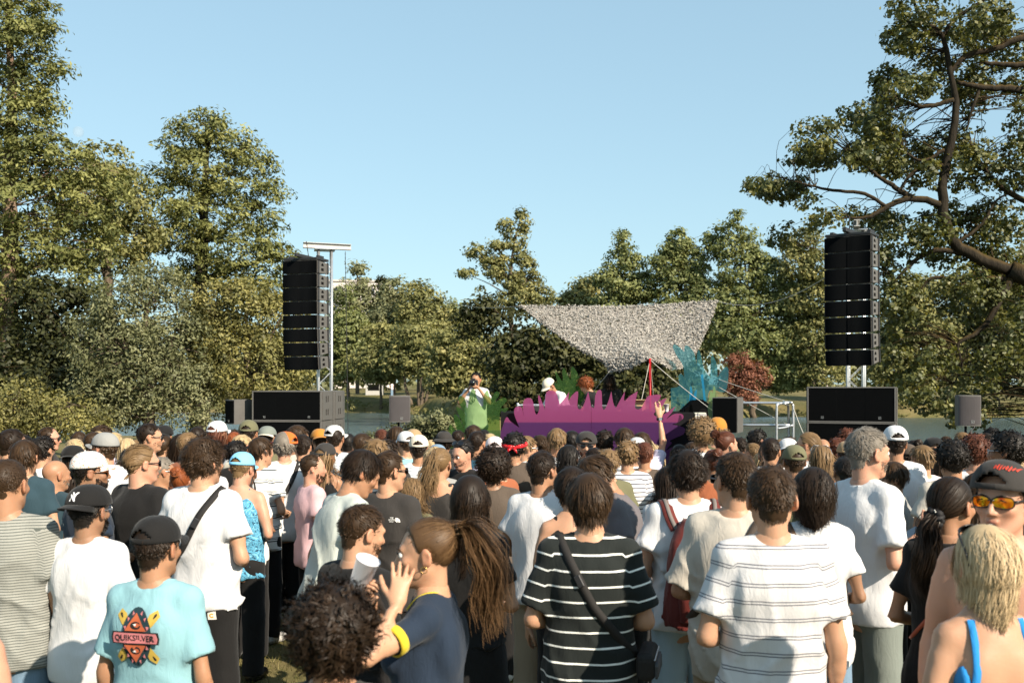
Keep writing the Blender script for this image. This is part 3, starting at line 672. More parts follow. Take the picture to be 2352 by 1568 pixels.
def body_mesh(sex, aL, aR, lod, hy=0, hp=0, ht=0, lean=0, beard=0, legs=0.0):
    key = ('body', sex, aL, aR, lod, hy, hp, ht, lean, beard)
    if key in _cache: return _cache[key]
    b = SEX[sex]; rh, rb, rl, _, rhd = LOD[lod]; MH = head_matrix(hy, hp, ht); hc = MH.translation
    arms = [(arm_pts(b, aL, -1), aL), (arm_pts(b, aR, 1), aR)]
    ex = max(max(abs(q[0]) for q in a[0][:3]) for a in arms) + .07; hi = max(1.79, max(max(q[2] for q in a[0][:3]) for a in arms) + .06)
    ylo = min(-.17, min(min(q[1] for q in a[0][:3]) for a in arms) - .06); yhi = max(.17, max(max(q[1] for q in a[0][:3]) for a in arms) + .06)
    S = SDF(np.arange(-ex, ex + rb, rb), np.arange(ylo, yhi + rb, rb), axis((-.02, .76, rl), (.76, hi + .03, rb)))
    S.loft(torso_tab(b), 2.2, 0)
    f = b['ar']; fem = sex == 'f'
    for s in (-1, 1):
        S.cone((s * .05, -.02, 1.478), (s * (b['sx'] - .02), -.016, 1.428), .034, .047 * (.85 + .15 * f), .03)
        S.ell((s * .07, -.085, 1.30), (.06, .03, .09), .03)                      # shoulder blade
        S.cone((s * .09, -.0, .90), (s * .10, .01, .49), .088 * b['hip'], .056, .03); S.cone((s * .10, .005, .49), (s * .105, -.015, .09), .054, .037, .02)
        S.ell((s * .102, -.025, .36), (.048, .05, .11), .02); S.cone((s * .105, -.02, .055), (s * .12, .12, .035), .036, .03, .02)
        S.ell((s * .08, -.036, .90), (.08, .068, .085), .03)
        if fem: S.ell((s * .068, .095, 1.265), (.058, .05, .055), .03)
    for (sh, el, wr, nn), pose in arms:
        S.cone(sh, el, .050 * f, .040 * f, .03); S.cone(sh + (el - sh) * .25, sh + (el - sh) * .6, .046 * f, .045 * f, .03); S.cone(el, wr, .039 * f, .0265 * (.6 + .4 * f), .015); S.cone(el + (wr - el) * .1, el + (wr - el) * .45, .040 * f, .036 * f, .02)
    nr = .044 if fem else .060 if sex == 'b' else .0525; hb = MH @ Vector((0, -.035, -.03)); hj = MH @ Vector((0, .012, -.065)); nb_ = np.array([0, -.022, 1.45]); nj_ = np.array([0, .005, 1.47])
    S.cone(nb_, nb_ + (np.array(hb) - nb_) * .35, nr + .004, nr, .025)
    H_ = SDF(np.arange(hc.x - .11, hc.x + .11, rh), np.arange(min(hc.y - .135, -.1), hc.y + .14, rh), np.arange(1.44, hc.z + .135, rh))
    H_.cone(nb_, tuple(hb), nr + .004, nr - .002, 0); H_.cone(nj_, tuple(hj), nr * .75, nr * .72, .03)
    head_sdf(H_, MH, fem)
    V, Q = S.mesh(); V = weld(V, Q, 1, .35); Vh, Qh = H_.mesh(); Vh = weld(Vh, Qh, 1, .3); Vs, Qs = [V, Vh], [Q, Qh + len(V)]; base = len(V) + len(Vh)
    for (sh, el, wr, nn), pose in arms:
        hv, hq = hand_mesh(hands_for(pose, None), rhd); fw = wr - el
        if pose == 'palm': fw = fw / np.linalg.norm(fw) + np.array([0, .2, .0])
        if pose == 'ear': fw = np.array([-.40 * np.sign(sh[0]), -.10, 1.0])
        M = orient(fw, nn); hs = .9 if fem else 1.0
        if np.linalg.det(M) < 0: M[:, 0] *= -1
        h = hv.copy()
        h2 = h * hs
        if sh[0] < 0: h2 = h2 * np.array([-1, 1, 1], f32); hq = hq[:, ::-1]
        Vs.append((h2 @ M.T + wr).astype(f32)); Qs.append(hq + base); base += len(hv)
    V, Q = np.concatenate(Vs), np.concatenate(Qs)
    L = (V - np.array(hc)) @ np.array(MH.to_3x3())
    lip = np.exp(-((L[:, 0] / .022) ** 2 + ((L[:, 2] + .063) / .0085) ** 2) ** 2) * (L[:, 1] > .075)
    cheek = sum(np.exp(-(((L[:, 0] - s * .045) / .025) ** 2 + ((L[:, 2] + .02) / .025) ** 2)) for s in (-1, 1)) * (L[:, 1] > .04) * .5 + (np.abs(L[:, 0]) > .076) * (np.abs(L[:, 2]) < .05) * .8 * (np.abs(L[:, 1]) < .05)
    me = mesh_np('body', bendf(V, lean), [Q], True, {'lip': np.clip(lip, 0, 1), 'flush': np.clip(cheek, 0, 1)})
    _cache[key] = me; return me

def cloth_mesh(kind, sex, aL, aR, lod, lean=0, seed=0, fit=1.0, hem=.80, sl=.62):
    key = ('cloth', kind, sex, aL, aR, lod, lean, seed, fit, hem, sl)
    if key in _cache: return _cache[key]
    b = SEX[sex]; r = LOD[lod][3]; rng = np.random.default_rng(seed + 5)
    top = 1.56
    if kind == 'tank' or kind == 'strap': sl = 0
    arms = [arm_pts(b, aL, -1), arm_pts(b, aR, 1)]
    ends = []
    for sh, el, wr, nn in arms: ends.append(sh + (el - sh) * min(sl, 1.0))
    ex = max(.26, max(abs(e[0]) for e in ends) + .12); hiz = max(top, max(e[2] for e in ends) + .12)
    S = SDF(np.arange(-ex, ex + r, r), np.arange(min(-.22, min(e[1] for e in ends) - .1), max(.22, max(e[1] for e in ends) + .1) + r, r), np.arange(hem - .02, hiz + r, r))
    o = .018 * fit; T = []
    for z, a, d, c in torso_tab(b, 0):
        k = np.interp(z, [.78, .95, 1.08, 1.27, 1.38, 1.46, 1.50], [1.75, 1.6, 1.4, 1.0, .8, .6, .5]) * o
        if kind == 'strap': k = .008
        aa = a + k; dd = d + k * .9
        if z < 1.25 and kind != 'strap': aa = max(aa, (.172 * b['tw'] + o) * np.interp(z, [.78, 1.25], [1.06, 1.0])); dd = max(dd, .108 * b['ch'] + o)
        T.append((z, aa, dd, c - (.006 if 1.1 < z < 1.42 else 0)))
    if sex == 'f' and kind != 'strap': T = [(z, a, d + (.012 if 1.15 < z < 1.33 else 0), c + (.012 if 1.15 < z < 1.33 else 0)) for z, a, d, c in T]
    if kind in ('tank', 'strap'):
        ztop = 1.36 if kind == 'strap' else 1.40
        S.loft([t for t in T if t[0] < 1.5], 2.2, 0, zlo=hem, zhi=ztop)
        for s in (-1, 1): S.ell((s * .07, -.085, 1.30), (.072, .044, .10), .03)
        if kind == 'tank':
            for s in (-1, 1):
                S.cone((s * .075, -.085, 1.36), (s * .078, -.022, 1.468), .03, .026, .03); S.cone((s * .078, -.022, 1.468), (s * .075, .08, 1.36), .026, .03, .03)
                S.ell((s * .215, -.01, 1.42), (.085, .20, .11), .02, op='cut')
            S.ell((0, .0, 1.50), (.062, .17, .09), .02, op='cut')
        else:
            for s in (-1, 1): S.ell((s * .20, -.02, 1.40), (.085, .17, .10), .02, op='cut')
            S.ell((0, -.12, 1.36), (.125, .10, .13), .02, op='cut')
        if sex == 'f':
            for s in (-1, 1): S.ell((s * .068, .10, 1.265), (.066, .058, .063), .02)
    else:
        S.loft([t for t in T if t[0] < 1.5], 2.25, 0, zlo=hem)
        for s, (sh, el, wr, nn), e in zip((-1, 1), arms, ends):
            S.cone((s * .055, -.018, 1.472), (s * (b['sx'] - .012), -.014, 1.428), .040 + .3 * o, .060 * (.85 + .15 * b['ar']) + .5 * o, .03)
            S.ell((s * .075, -.088, 1.31), (.07, .034 + o * .4, .10), .03)
            a0 = sh + np.array([-s * .02, 0, -.005])
            if sl > 0: S.cone(a0, e, .056 * b['ar'] + o * .6, .054 * b['ar'] + o * (1.15 if sl < 1 else .8), .03, flat=True)
            if sl > 1:
                e2 = el + (wr - el) * (sl - 1); S.cone(el, e2, .05 * b['ar'] + o * .8, .04 + o * .6, .02, flat=True)
        if sex == 'f':
            for s in (-1, 1): S.ell((s * .066, .10, 1.265), (.066, .056, .06), .03)
        for s in (-1, 1): S.ell((s * .075, -.034, .90), (.082 + .018, .068 + .024, .11), .03)
        S.v = np.maximum(S.v, (hem - S.ax[2])[None, None, :])
        # neck opening
        S.ell((0, .035, 1.555), (.078 if kind != 'wide' else .11, .088, .066), .008, op='cut')
    X, Y, Z = (a.reshape([-1 if i == j else 1 for j in range(3)]) for i, a in enumerate(S.ax))
    if kind != 'strap':
        am = .0062 * (.55 + .5 * fit); S.v += folds(X, Y, Z, rng, am) * np.interp(Z, [hem, 1.1, 1.35, 1.45], [1.5, 1.35, .8, .45]).astype(f32)
        S.v = np.maximum(S.v, (hem + .012 * np.sin(X * 9 + seed) + .02 * np.sin(Y * 6)) - Z) if lod != 'C' else S.v
    V, Q = S.mesh(); V = weld(V, Q, 1, .3)
    u = V[:, 2].copy(); tz = np.full(len(V), 0.0)
    for s, (sh, el, wr, nn) in zip((-1, 1), arms):
        d = (el - sh) / np.linalg.norm(el - sh); t = (V - sh) @ d; off = np.linalg.norm(V - sh - t[:, None] * d, axis=1)
        m = (V[:, 0] * s > b['sx'] - .015 + .25 * np.maximum(0, 1.42 - V[:, 2]) * (abs(d[0]) > .2) + 0.0) & (t > -.02) & (off < .12) & (sl > 0)
        u = np.where(m, 1.435 - t, u)
    me = mesh_np('shirt', bendf(V, lean), [Q], True, {'su': u, 'sx': V[:, 0]})
    _cache[key] = me; return me

def pants_mesh(kind, sex, lod, seed=0, fit=1.0):
    key = ('pants', kind, sex, lod, seed, fit)
    if key in _cache: return _cache[key]
    b = SEX[sex]; r = LOD[lod][3] * 1.25; rng = np.random.default_rng(seed + 9); o = .014 * fit
    low = {'long': .05, 'shorts': .50, 'skirt': .55}[kind]
    S = SDF(np.arange(-.27, .27 + r, r), np.arange(-.22, .24 + r, r), np.arange(low - .03, 1.03 + r, r))
    S.loft([(z, a + o, d + o, c) for z, a, d, c in torso_tab(b) if z < 1.07], 2.2, 0, zlo=.82, zhi=1.0)
    if kind == 'skirt': S.loft([(.55, .235, .185, 0), (.8, .2 * b['hip'], .15, 0), (.95, .172 * b['hip'], .118, 0)], 2.1, .03)
    else:
        for s in (-1, 1):
            S.ell((s * .08, -.036, .90), (.082 + o, .068 + o, .085), .03)
            S.cone((s * .092, 0, .90), (s * .102, .012, .49), .088 * b['hip'] + o, .062 + o * 1.6, .03, flat=(kind == 'shorts'))
            if kind == 'long': S.cone((s * .102, .012, .49), (s * .107, -.01, low), .062 + o * 1.6, .052 + o * 2.2, .03, flat=True)
    X, Y, Z = (a.reshape([-1 if i == j else 1 for j in range(3)]) for i, a in enumerate(S.ax))
    S.v += folds(X, Y, Z, rng, .0055, .25) * np.interp(Z, [.05, .3, .8, 1.0], [1.5, 1, .8, .3]).astype(f32)
    V, Q = S.mesh(); V = weld(V, Q, 1, .3)
    me = mesh_np('trousers', V, [Q], True); _cache[key] = me; return me

def shoe_mesh():
    if 'shoe' in _cache: return _cache['shoe']
    r = .012; S = SDF(np.arange(-.08, .08, r), np.arange(-.13, .24, r), np.arange(-.03, .16, r))
    S.cone((0, -.03, .05), (0, .14, .035), .05, .042, 0, sq=1.0); S.cone((0, -.03, .06), (0, -.035, .11), .05, .047, .02)
    X, Y, Z = (a.reshape([-1 if i == j else 1 for j in range(3)]) for i, a in enumerate(S.ax)); S.v = np.maximum(S.v, -Z)
    V, Q = S.mesh(); _cache['shoe'] = mesh_np('shoe', V, [Q], True); return _cache['shoe']

# ------------------------------------------------------------------ hair
SCC, SCR = np.array([0, -.018, .035]), np.array([.0775, .0995, .0905])
def hairline(phi, style):
    """lowest z of hair at azimuth |phi| from the face"""
    hi = {'bald': .5, 'reced': .02}.get(style, 0)
    z = np.interp(np.abs(phi), [0, .6, 1.0, 1.25, 1.6, 1.9, 2.4, 3.15], [.088, .085, .062, .005, .028, -.012, -.060, -.078])
    return z + hi * (np.abs(phi) < 1.1)
def norm_(v): return v / (np.linalg.norm(v, axis=-1, keepdims=True) + 1e-9)
def scalp_roots(n, rng, style, zmax=None):
    out = []
    while sum(len(o) for o in out) < n:
        d = norm_(rng.normal(0, 1, (n * 3, 3))); p = SCC + d * SCR; phi = np.arctan2(p[:, 0], p[:, 1] + .0)
        m = p[:, 2] > hairline(phi, style) + .004
        if zmax is not None: m &= p[:, 2] < zmax
        out.append(p[m])
    return np.concatenate(out)[:n]
def out_norm(p): return norm_((p - SCC) / SCR ** 2)
def tang(v, n): return v - n * (v * n).sum(-1, keepdims=True)

def sim(roots, length, flow, lift, seg, rng, grav=0.0, jit=.12, hmin=.004, hmax=.02, body=False, lid=None):
    """march guide strands: flow(p, s) -> preferred direction"""
    n = len(roots); p = roots.copy(); nn = out_norm(p); L = np.broadcast_to(length, (n,)) / seg
    d = norm_(nn * lift[:, None] + norm_(tang(flow(p, 0.0), nn)) * 1.0 + rng.normal(0, jit, (n, 3))); P = [p.copy()]
    h = rng.uniform(hmin, hmax, n); jv = rng.normal(0, jit, (n, 3))
    for s in range(seg):
        f = (s + 1) / seg; nn = out_norm(p); t = norm_(flow(p, f)); d = norm_(d * .55 + t * .5 + np.array([0, 0, -1]) * grav * f + jv * .6 + rng.normal(0, jit * .5, (n, 3)))
        p = p + d * L[:, None]
        q = (p - SCC) / SCR; m = np.linalg.norm(q, axis=1); mm = 1 + h / .09 * min(1, f * 2.5); ins = m < mm
        p = np.where(ins[:, None], SCC + q / np.maximum(m, 1e-6)[:, None] * mm[:, None] * SCR, p)
        if lid:
            q = (p - SCC) / SCR; m = np.linalg.norm(q, axis=1); mx_ = 1 + (lid + h * .3) / .09; ov = (m > mx_) & (p[:, 2] > -.06); p = np.where(ov[:, None], SCC + q / np.maximum(m, 1e-6)[:, None] * mx_[:, None] * SCR, p)
        if body:
            c2, r2 = np.array([0, -.005, -.36]), np.array([.20, .135, .26]); q = (p - c2) / r2; m = np.linalg.norm(q, axis=1); mm = 1.0 + h * 3; ins = (m < mm) & (p[:, 2] < -.09)
            p = np.where(ins[:, None], c2 + q / np.maximum(m, 1e-6)[:, None] * mm[:, None] * r2, p)
            r3 = .062; ins = (np.hypot(p[:, 0], p[:, 1] + .03) < r3) & (p[:, 2] < -.05); k = r3 / np.maximum(np.hypot(p[:, 0], p[:, 1] + .03), 1e-5)
            p[:, 0] = np.where(ins, p[:, 0] * k, p[:, 0]); p[:, 1] = np.where(ins, (p[:, 1] + .03) * k - .03, p[:, 1])
        P.append(p.copy())
    return np.stack(P, 1)            # n, seg+1, 3

def children(G, k, rng, spread=.007, keep=.45, jit=.0007):
    n, s, _ = G.shape; t = np.linspace(0, 1, s)[None, None, :, None]
    off = rng.normal(0, spread, (n, k, 1, 3)) * (1 - (1 - keep) * t) + rng.normal(0, jit, (n, k, s, 3)) * t
    N = norm_(G[:, None] - np.array([0, -.015, .02])); off = off - N * (off * N).sum(-1, keepdims=True) * .7
    lenv = rng.uniform(.82, 1.06, (n, k, 1, 1)); root = G[:, None, :1]
    return ((G[:, None] - root) * lenv + root + off).reshape(n * k, s, 3)

def wave(G, amp, turns):
    """coherent waves: neighbouring locks bend together"""
    n, s, _ = G.shape; T = norm_(np.gradient(G, axis=1)); N = norm_(G - np.array([0, -.015, .02])); S_ = norm_(np.cross(T, N)); t = np.linspace(0, 1, s)[None, :]
    ph = (G[:, 0, 0] * 14 + G[:, 0, 1] * 9)[:, None] + 6.28 * turns * t; a = amp * np.minimum(1, t * 2.5)
    return G + S_ * (np.sin(ph) * a)[..., None] + N * (np.cos(ph * 1.1) * a * .6)[..., None]

def helix(G, rad, turns, rng):
    n, s, _ = G.shape; T = norm_(np.gradient(G, axis=1)); a = norm_(np.cross(T, norm_(rng.normal(0, 1, (n, 1, 3))))); b = np.cross(T, a)
    t = np.linspace(0, 1, s)[None, :]; ph = rng.uniform(0, 6.28, (n, 1)) + 6.28 * turns * t * rng.choice([-1, 1], (n, 1)); rr = rad * np.minimum(1, t * 5)
    return G + (a * np.cos(ph)[..., None] + b * np.sin(ph)[..., None]) * rr[..., None]

def ribbons(G, width, rng, tone=None, rough=.10):
    n, s, _ = G.shape; T = norm_(np.gradient(G, axis=1)); N = norm_(G - np.array([0, -.015, np.nan_to_num(.02)])); N = norm_(N + rng.normal(0, rough, (n, 1, 3)))
    side = norm_(np.cross(T, N)); t = np.linspace(0, 1, s); w = width * (1 - .6 * t ** 4)[None, :, None] * rng.uniform(.7, 1.3, (n, 1, 1))
    V = np.stack([G - side * w * .5, G + side * w * .5], 2).reshape(-1, 3)
    i = (np.arange(n)[:, None] * s + np.arange(s - 1)[None, :]) * 2; Fq = np.stack([i, i + 1, i + 3, i + 2], -1).reshape(-1, 4)
    r = np.clip(.5 + .07 * np.sin(G[:, 0, 0] * 90 + 2 * np.sin(G[:, 0, 1] * 60)) + rng.normal(0, .09, n) if tone is None else tone + rng.normal(0, .1, n), 0, 1)
    return V, Fq, np.repeat(r, s * 2)

def scalp_cap(style, off, lod):
    na, nb = (56, 28) if lod != 'C' else (32, 16)
    ph = np.linspace(-np.pi, np.pi, na, endpoint=False); V = []
    T, PHI = np.meshgrid(np.linspace(.02, 1, nb), ph, indexing='ij')
    hz = hairline(PHI, style); ct = np.clip((hz - SCC[2]) / SCR[2], -.97, .97); th_max = np.arccos(ct); th = T * th_max
    o = off * np.minimum(1, (1 - T) * 7 + .12)
    d = np.stack([np.sin(th) * np.sin(PHI), np.sin(th) * np.cos(PHI), np.cos(th)], -1)
    V = SCC + d * (SCR + o[..., None]); n0 = na * nb; idx = np.arange(n0).reshape(nb, na); j = (np.arange(na) + 1) % na
    Q = np.stack([idx[:-1], idx[1:], idx[1:][:, j], idx[:-1][:, j]], -1).reshape(-1, 4)
    Vc = V.reshape(-1, 3); Rr = np.full(n0, .35)
    if style not in ('bald', 'pony', 'ponyhigh', 'ponylow', 'bun'):
        mx, mz = (13, 8) if lod != 'C' else (7, 5); U_, T_ = np.meshgrid(np.linspace(-1, 1, mx), np.linspace(0, 1, mz), indexing='ij'); x = U_ * (.0535 - .004 * T_); zlow = -.066 + .012 * U_ ** 2 + .004 * np.sin(U_ * 9)
        z = -.02 + (zlow + .02) * T_; y = -.036 - np.sqrt(np.maximum(.0545 ** 2 - x ** 2, 1e-5)) - (off * .55 + .008 * (1 - T_)) * np.minimum(1, (1 - T_) * 4 + .15)
        VP = np.stack([x, y, z], -1).reshape(-1, 3); ip = np.arange(mx * mz).reshape(mx, mz) + n0; Qp = np.stack([ip[:-1, :-1], ip[:-1, 1:], ip[1:, 1:], ip[1:, :-1]], -1).reshape(-1, 4)
        Vc = np.concatenate([Vc, VP]); Q = np.concatenate([Q, Qp]); Rr = np.concatenate([Rr, np.full(len(VP), .4)])
    return Vc, Q, Rr

def hair_mesh(style, lod, seed=0, under=None):
    """under: only hair below that height (a hat covers the rest)"""
    key = ('hair', style, lod, seed, under)
    if key in _cache: return _cache[key]
    rng = np.random.default_rng(seed * 13 + 3); nG = {'A': 310, 'B': 165, 'C': 90}[lod]; kk = {'A': 8, 'B': 6, 'C': 4}[lod]; wd = {'A': .0029, 'B': .0046, 'C': .0076}[lod]
    parts = []; off = .006; swirl = rng.choice([-1, 1]) * .35; crown = np.array([rng.uniform(-.02, .02), -.055, .12])
    down = np.array([0, 0, -1.])
    def whorl(p, f): 
        v = p - crown; return norm_(v) + np.cross(np.array([0, 0, 1.]), norm_(v)) * swirl + np.array([0, .15, 0])
    def slick(p, f): return np.array([0, -1.0, .1]) + np.stack([-.2 * p[:, 0] / .08, p[:, 0] * 0, -1.2 * (p[:, 1] < -.06)], 1)
    R0 = scalp_roots(nG, rng, 'reced' if style == 'reced' else style, under)
    z = R0[:, 2]
    if style in ('crop', 'fade', 'reced', 'buzz'):
        ln = {'crop': .034, 'fade': .034, 'reced': .02, 'buzz': .008}[style]; lo = {'crop': .26, 'fade': .10, 'reced': .5, 'buzz': .8}[style]
        L = ln * np.interp(z, [-.07, .0, .06, .11], [lo, lo, .8, 1.0]) * rng.uniform(.8, 1.2, len(z)); fe = np.abs(np.abs(np.arctan2(R0[:, 0], R0[:, 1])) - 1.6); L = L * np.where((fe < .55) & (z < .065), .35, 1)
        G = sim(R0, L, whorl, np.full(len(z), .22 if style != 'buzz' else .5), 4, rng, jit=.13, hmin=.002, hmax=.009 if style != 'buzz' else .003, lid={'crop': .013, 'fade': .012, 'reced': .008, 'buzz': .004}[style]); off = {'crop': .006, 'fade': .005, 'reced': .003, 'buzz': .002}[style]
        parts.append((children(G, kk, rng, .010, .8), wd))
    elif style in ('medium', 'mop', 'bowl'):
        L = (.075 if style != 'bowl' else .095) * np.interp(z, [-.07, 0, .1], [.55, .8, 1]) * rng.uniform(.75, 1.2, len(z)); off = .011
        fl = (lambda p, f: whorl(p, f) + down * .35) if style != 'bowl' else (lambda p, f: norm_(p - crown) + down * .5)
        G = sim(R0, L, fl, np.full(len(z), .5), 6, rng, grav=.25, jit={'mop': .19, 'medium': .10, 'bowl': .055}[style], hmin=.006, hmax={'mop': .022, 'medium': .016, 'bowl': .018}[style], lid={'mop': .030, 'medium': .024, 'bowl': .024}[style])
        if style == 'mop': G = helix(G, .0075, 1.1, rng)
        parts.append((children(G, kk, rng, .010, .75, .0007), wd))
    elif style == 'slick':
        G = sim(R0, .09 * rng.uniform(.8, 1.1, len(z)), slick, np.full(len(z), .15), 6, rng, jit=.07, hmin=.003, hmax=.010, lid=.014); off = .005; parts.append((children(G, kk, rng, .008), wd))
    elif style in ('curly', 'curlybig', 'afro', 'frizz'):
        ln, th, cr_, tn = {'curly': (.05, .022, .0075, 1.7), 'curlybig': (.085, .04, .011, 2.2), 'afro': (.042, .02, .007, 2.2), 'frizz': (.13, .045, .003, 2)}[style]
        s = {'A': 12, 'B': 9, 'C': 7}[lod]; R0 = scalp_roots(int(nG * {'curly': 2.0, 'curlybig': 2.4, 'afro': 3.2, 'frizz': 2.4}[style]), rng, style, under)
        if style == 'afro': R0 = SCC + (R0 - SCC) * np.array([1.6, 1.42, 1.45]) * rng.uniform(.92, 1.05, (len(R0), 1))
        fl = (lambda p, f: out_norm(p) * .8 + down * .3 + whorl(p, f) * .4) if style in ('curly', 'curlybig') else (lambda p, f: norm_(p - np.array([0, -.01, .02])) + (down * .35 if style == 'frizz' else 0))
        G = sim(R0, ln * rng.uniform(.6, 1.1, len(R0)), fl, np.full(len(R0), 1.0), s, rng, grav=.25 if style != 'afro' else .02, jit=.3 if style != 'frizz' else .12, hmin=.01, hmax=th, body=style == 'frizz')
        G = helix(G, cr_, tn, rng); off = {'curly': .016, 'curlybig': .03, 'afro': .05, 'frizz': .04}[style]
        parts.append((children(G, {'A': 3, 'B': 2, 'C': 2}[lod], rng, .005, .9), wd * {'curly': 1.6, 'curlybig': 1.7, 'afro': 1.3, 'frizz': 1.0}[style]))
    elif style in ('long', 'longwave', 'bob', 'longcurl', 'puff'):
        ln = {'long': .42, 'longwave': .42, 'bob': .26, 'longcurl': .46, 'puff': .20}[style]; ln = ln * (.86 if style == 'bob' else 1); s = {'A': 12, 'B': 9, 'C': 7}[lod]
        if lod == 'A': R0 = scalp_roots(2800, rng, style, under); z = R0[:, 2]; kk = 1
        fl = lambda p, f: norm_(tang(norm_(p - np.array([0, .02, .13])), out_norm(p))) * (1 if f < .3 else .15) + down * (.5 + f)
        L = ln * rng.uniform(.75, 1.08, len(z)) * np.interp(z, [-.07, .1], [.72, 1.0])
        G = sim(R0, L, fl, np.full(len(z), .25), s, rng, grav=.5, jit=.022 if lod == 'A' else .06, hmin=.005, hmax=.022 if style != 'puff' else .055, body=True, lid=.028 if style != 'puff' else .05)
        if style == 'puff': G = wave(G, .006, 2.0)
        if style == 'longwave': G = wave(G, .012, 2.2)
        if style == 'bob': G = wave(G, .008, 1.3)
        if style == 'longcurl': G = helix(G, .013, 3.2, rng)
        parts.append((children(G, kk, rng, .019 if lod != 'A' else .004, .95, .0018 if lod != 'A' else .0003), wd * .8)); off = .011 if style != 'puff' else .028
    elif style in ('pony', 'ponylow', 'ponyhigh', 'bun'):
        T0 = {'pony': np.array([0, -.125, .06]), 'ponyhigh': np.array([0, -.118, .085]), 'ponylow': np.array([0, -.118, -.035]), 'bun': np.array([0, -.115, .085])}[style]
        fl = lambda p, f: norm_(T0 - p) + (out_norm(p) * .0)
        L = np.linalg.norm(T0 - R0, axis=1) * 1.12; G = sim(R0, L, fl, np.full(len(z), .1), 6, rng, jit=.045, hmin=.002, hmax=.008, lid=.011); parts.append((children(G, kk, rng, .0075, .35), wd)); off = .006
        m = {'A': 70, 'B': 36, 'C': 22}[lod]; s = {'A': 14, 'B': 10, 'C': 8}[lod]
        if style == 'bun':
            d = norm_(rng.normal(0, 1, (m * 3, 3))); ph = np.linspace(0, 3.5, s)[None, :, None]; e = norm_(np.cross(d, rng.normal(0, 1, (m * 3, 3))))
            G = (T0 + np.array([0, -.025, .02])) + .036 * (d[:, None] * np.cos(ph) + e[:, None] * np.sin(ph)); parts.append((children(G, 3, rng, .003, 1), wd * 1.4))
        else:
            if lod == 'A': m = 1000
            ln = .40 if style != 'ponylow' else .34; r0 = T0 + rng.normal(0, .011, (m, 3)); P = [r0]; d = norm_(np.array([0, -1.0, .25 if style != 'ponylow' else -.4]) + rng.normal(0, .24, (m, 3))); p = r0
            lv = ln * rng.uniform(.7, 1.1, m) / s
            for q in range(s):
                d = norm_(d + np.array([0, .02, -.33]) + rng.normal(0,   .045 if lod != 'A' else .03, (m, 3))); p = p + d * lv[:, None]; c2 = np.array([0, -.005, -.36]); r2 = np.array([.2, .14, .26]); u_ = (p - c2) / r2; mm = np.linalg.norm(u_, axis=1); ins = mm < 1.08
                p = np.where(ins[:, None], c2 + u_ / np.maximum(mm, 1e-5)[:, None] * 1.08 * r2, p); P.append(p)
            G = wave(np.stack(P, 1), .014, 1.7); parts.append((children(G, kk * 3 // 2 if lod != 'A' else 2, rng, .013 if lod != 'A' else .004, 1.5, .0015 if lod != 'A' else .0004), wd * .9))
    if style not in ('buzz', 'pony', 'ponyhigh', 'bun', 'ponylow'):       # short hair down the nape
        n = {'A': 420, 'B': 160, 'C': 50}[lod]; x = rng.uniform(-.047, .047, n); z = rng.uniform(-.066, -.02, n) + .012 * (x / .05) ** 2; y = -.036 - np.sqrt(.0545 ** 2 - x ** 2); t = np.linspace(0, 1, 4)[None, :, None]
        d = norm_(np.column_stack([-x * 2 + rng.normal(0, .1, n), np.full(n, -.16), np.full(n, -1.0)])); G = np.stack([x, y, z], 1)[:, None] + d[:, None] * t * (.012 * rng.uniform(.6, 1.3, n))[:, None, None]; parts.append((G, wd))
    cv, cq, cr_ = scalp_cap(style, off if style != 'bald' else .002, lod)
    Vs, Qs, Rs, base = [cv], [cq], [cr_], len(cv)
    for G, w in parts:
        v, q, r = ribbons(G, w, rng); Vs.append(v); Qs.append(q + base); Rs.append(r); base += len(v)
    me = mesh_np('hair', np.concatenate(Vs), [np.concatenate(Qs)], True, {'rnd': np.concatenate(Rs)}); _cache[key] = me; return me

def beard_mesh(lod, ln=.014, seed=0):
    key = ('beard', lod, ln, seed)
    if key in _cache: return _cache[key]
    rng = np.random.default_rng(seed + 40); n = {'A': 1500, 'B': 700, 'C': 260}[lod]; phi = rng.uniform(-1.55, 1.55, n); zz = rng.uniform(-.118, -.03, n)
    top = np.interp(np.abs(phi), [0, .25, .35, .8, 1.2, 1.55], [-.044, -.046, -.062, -.058, -.035, -.0]); zz = np.where(zz > top, top - rng.random(n) * .03, zz)
    lip = (np.abs(phi) < .24) & (zz > -.075) & (zz < -.054); phi, zz = phi[~lip], zz[~lip]; n = len(phi)
    k = np.sqrt(np.maximum(.05, 1 - ((zz + .03) / .095) ** 2)); p = np.stack([.066 * np.sin(phi) * k, .018 + .074 * np.cos(phi) * k + .006 * (np.abs(phi) < .5), zz], 1)
    d = norm_(np.stack([np.sin(phi) * .6, np.cos(phi) * .6, np.full(n, -1.0)], 1) + rng.normal(0, .3, (n, 3))); t = np.linspace(0, 1, 4)[None, :, None]
    G = p[:, None] + d[:, None] * t * (ln * rng.uniform(.6, 1.3, n))[:, None, None]
    V, Q, r = ribbons(G, {'A': .0022, 'B': .0034, 'C': .006}[lod], rng); me = mesh_np('beard', V, [Q], True, {'rnd': r}); _cache[key] = me; return me

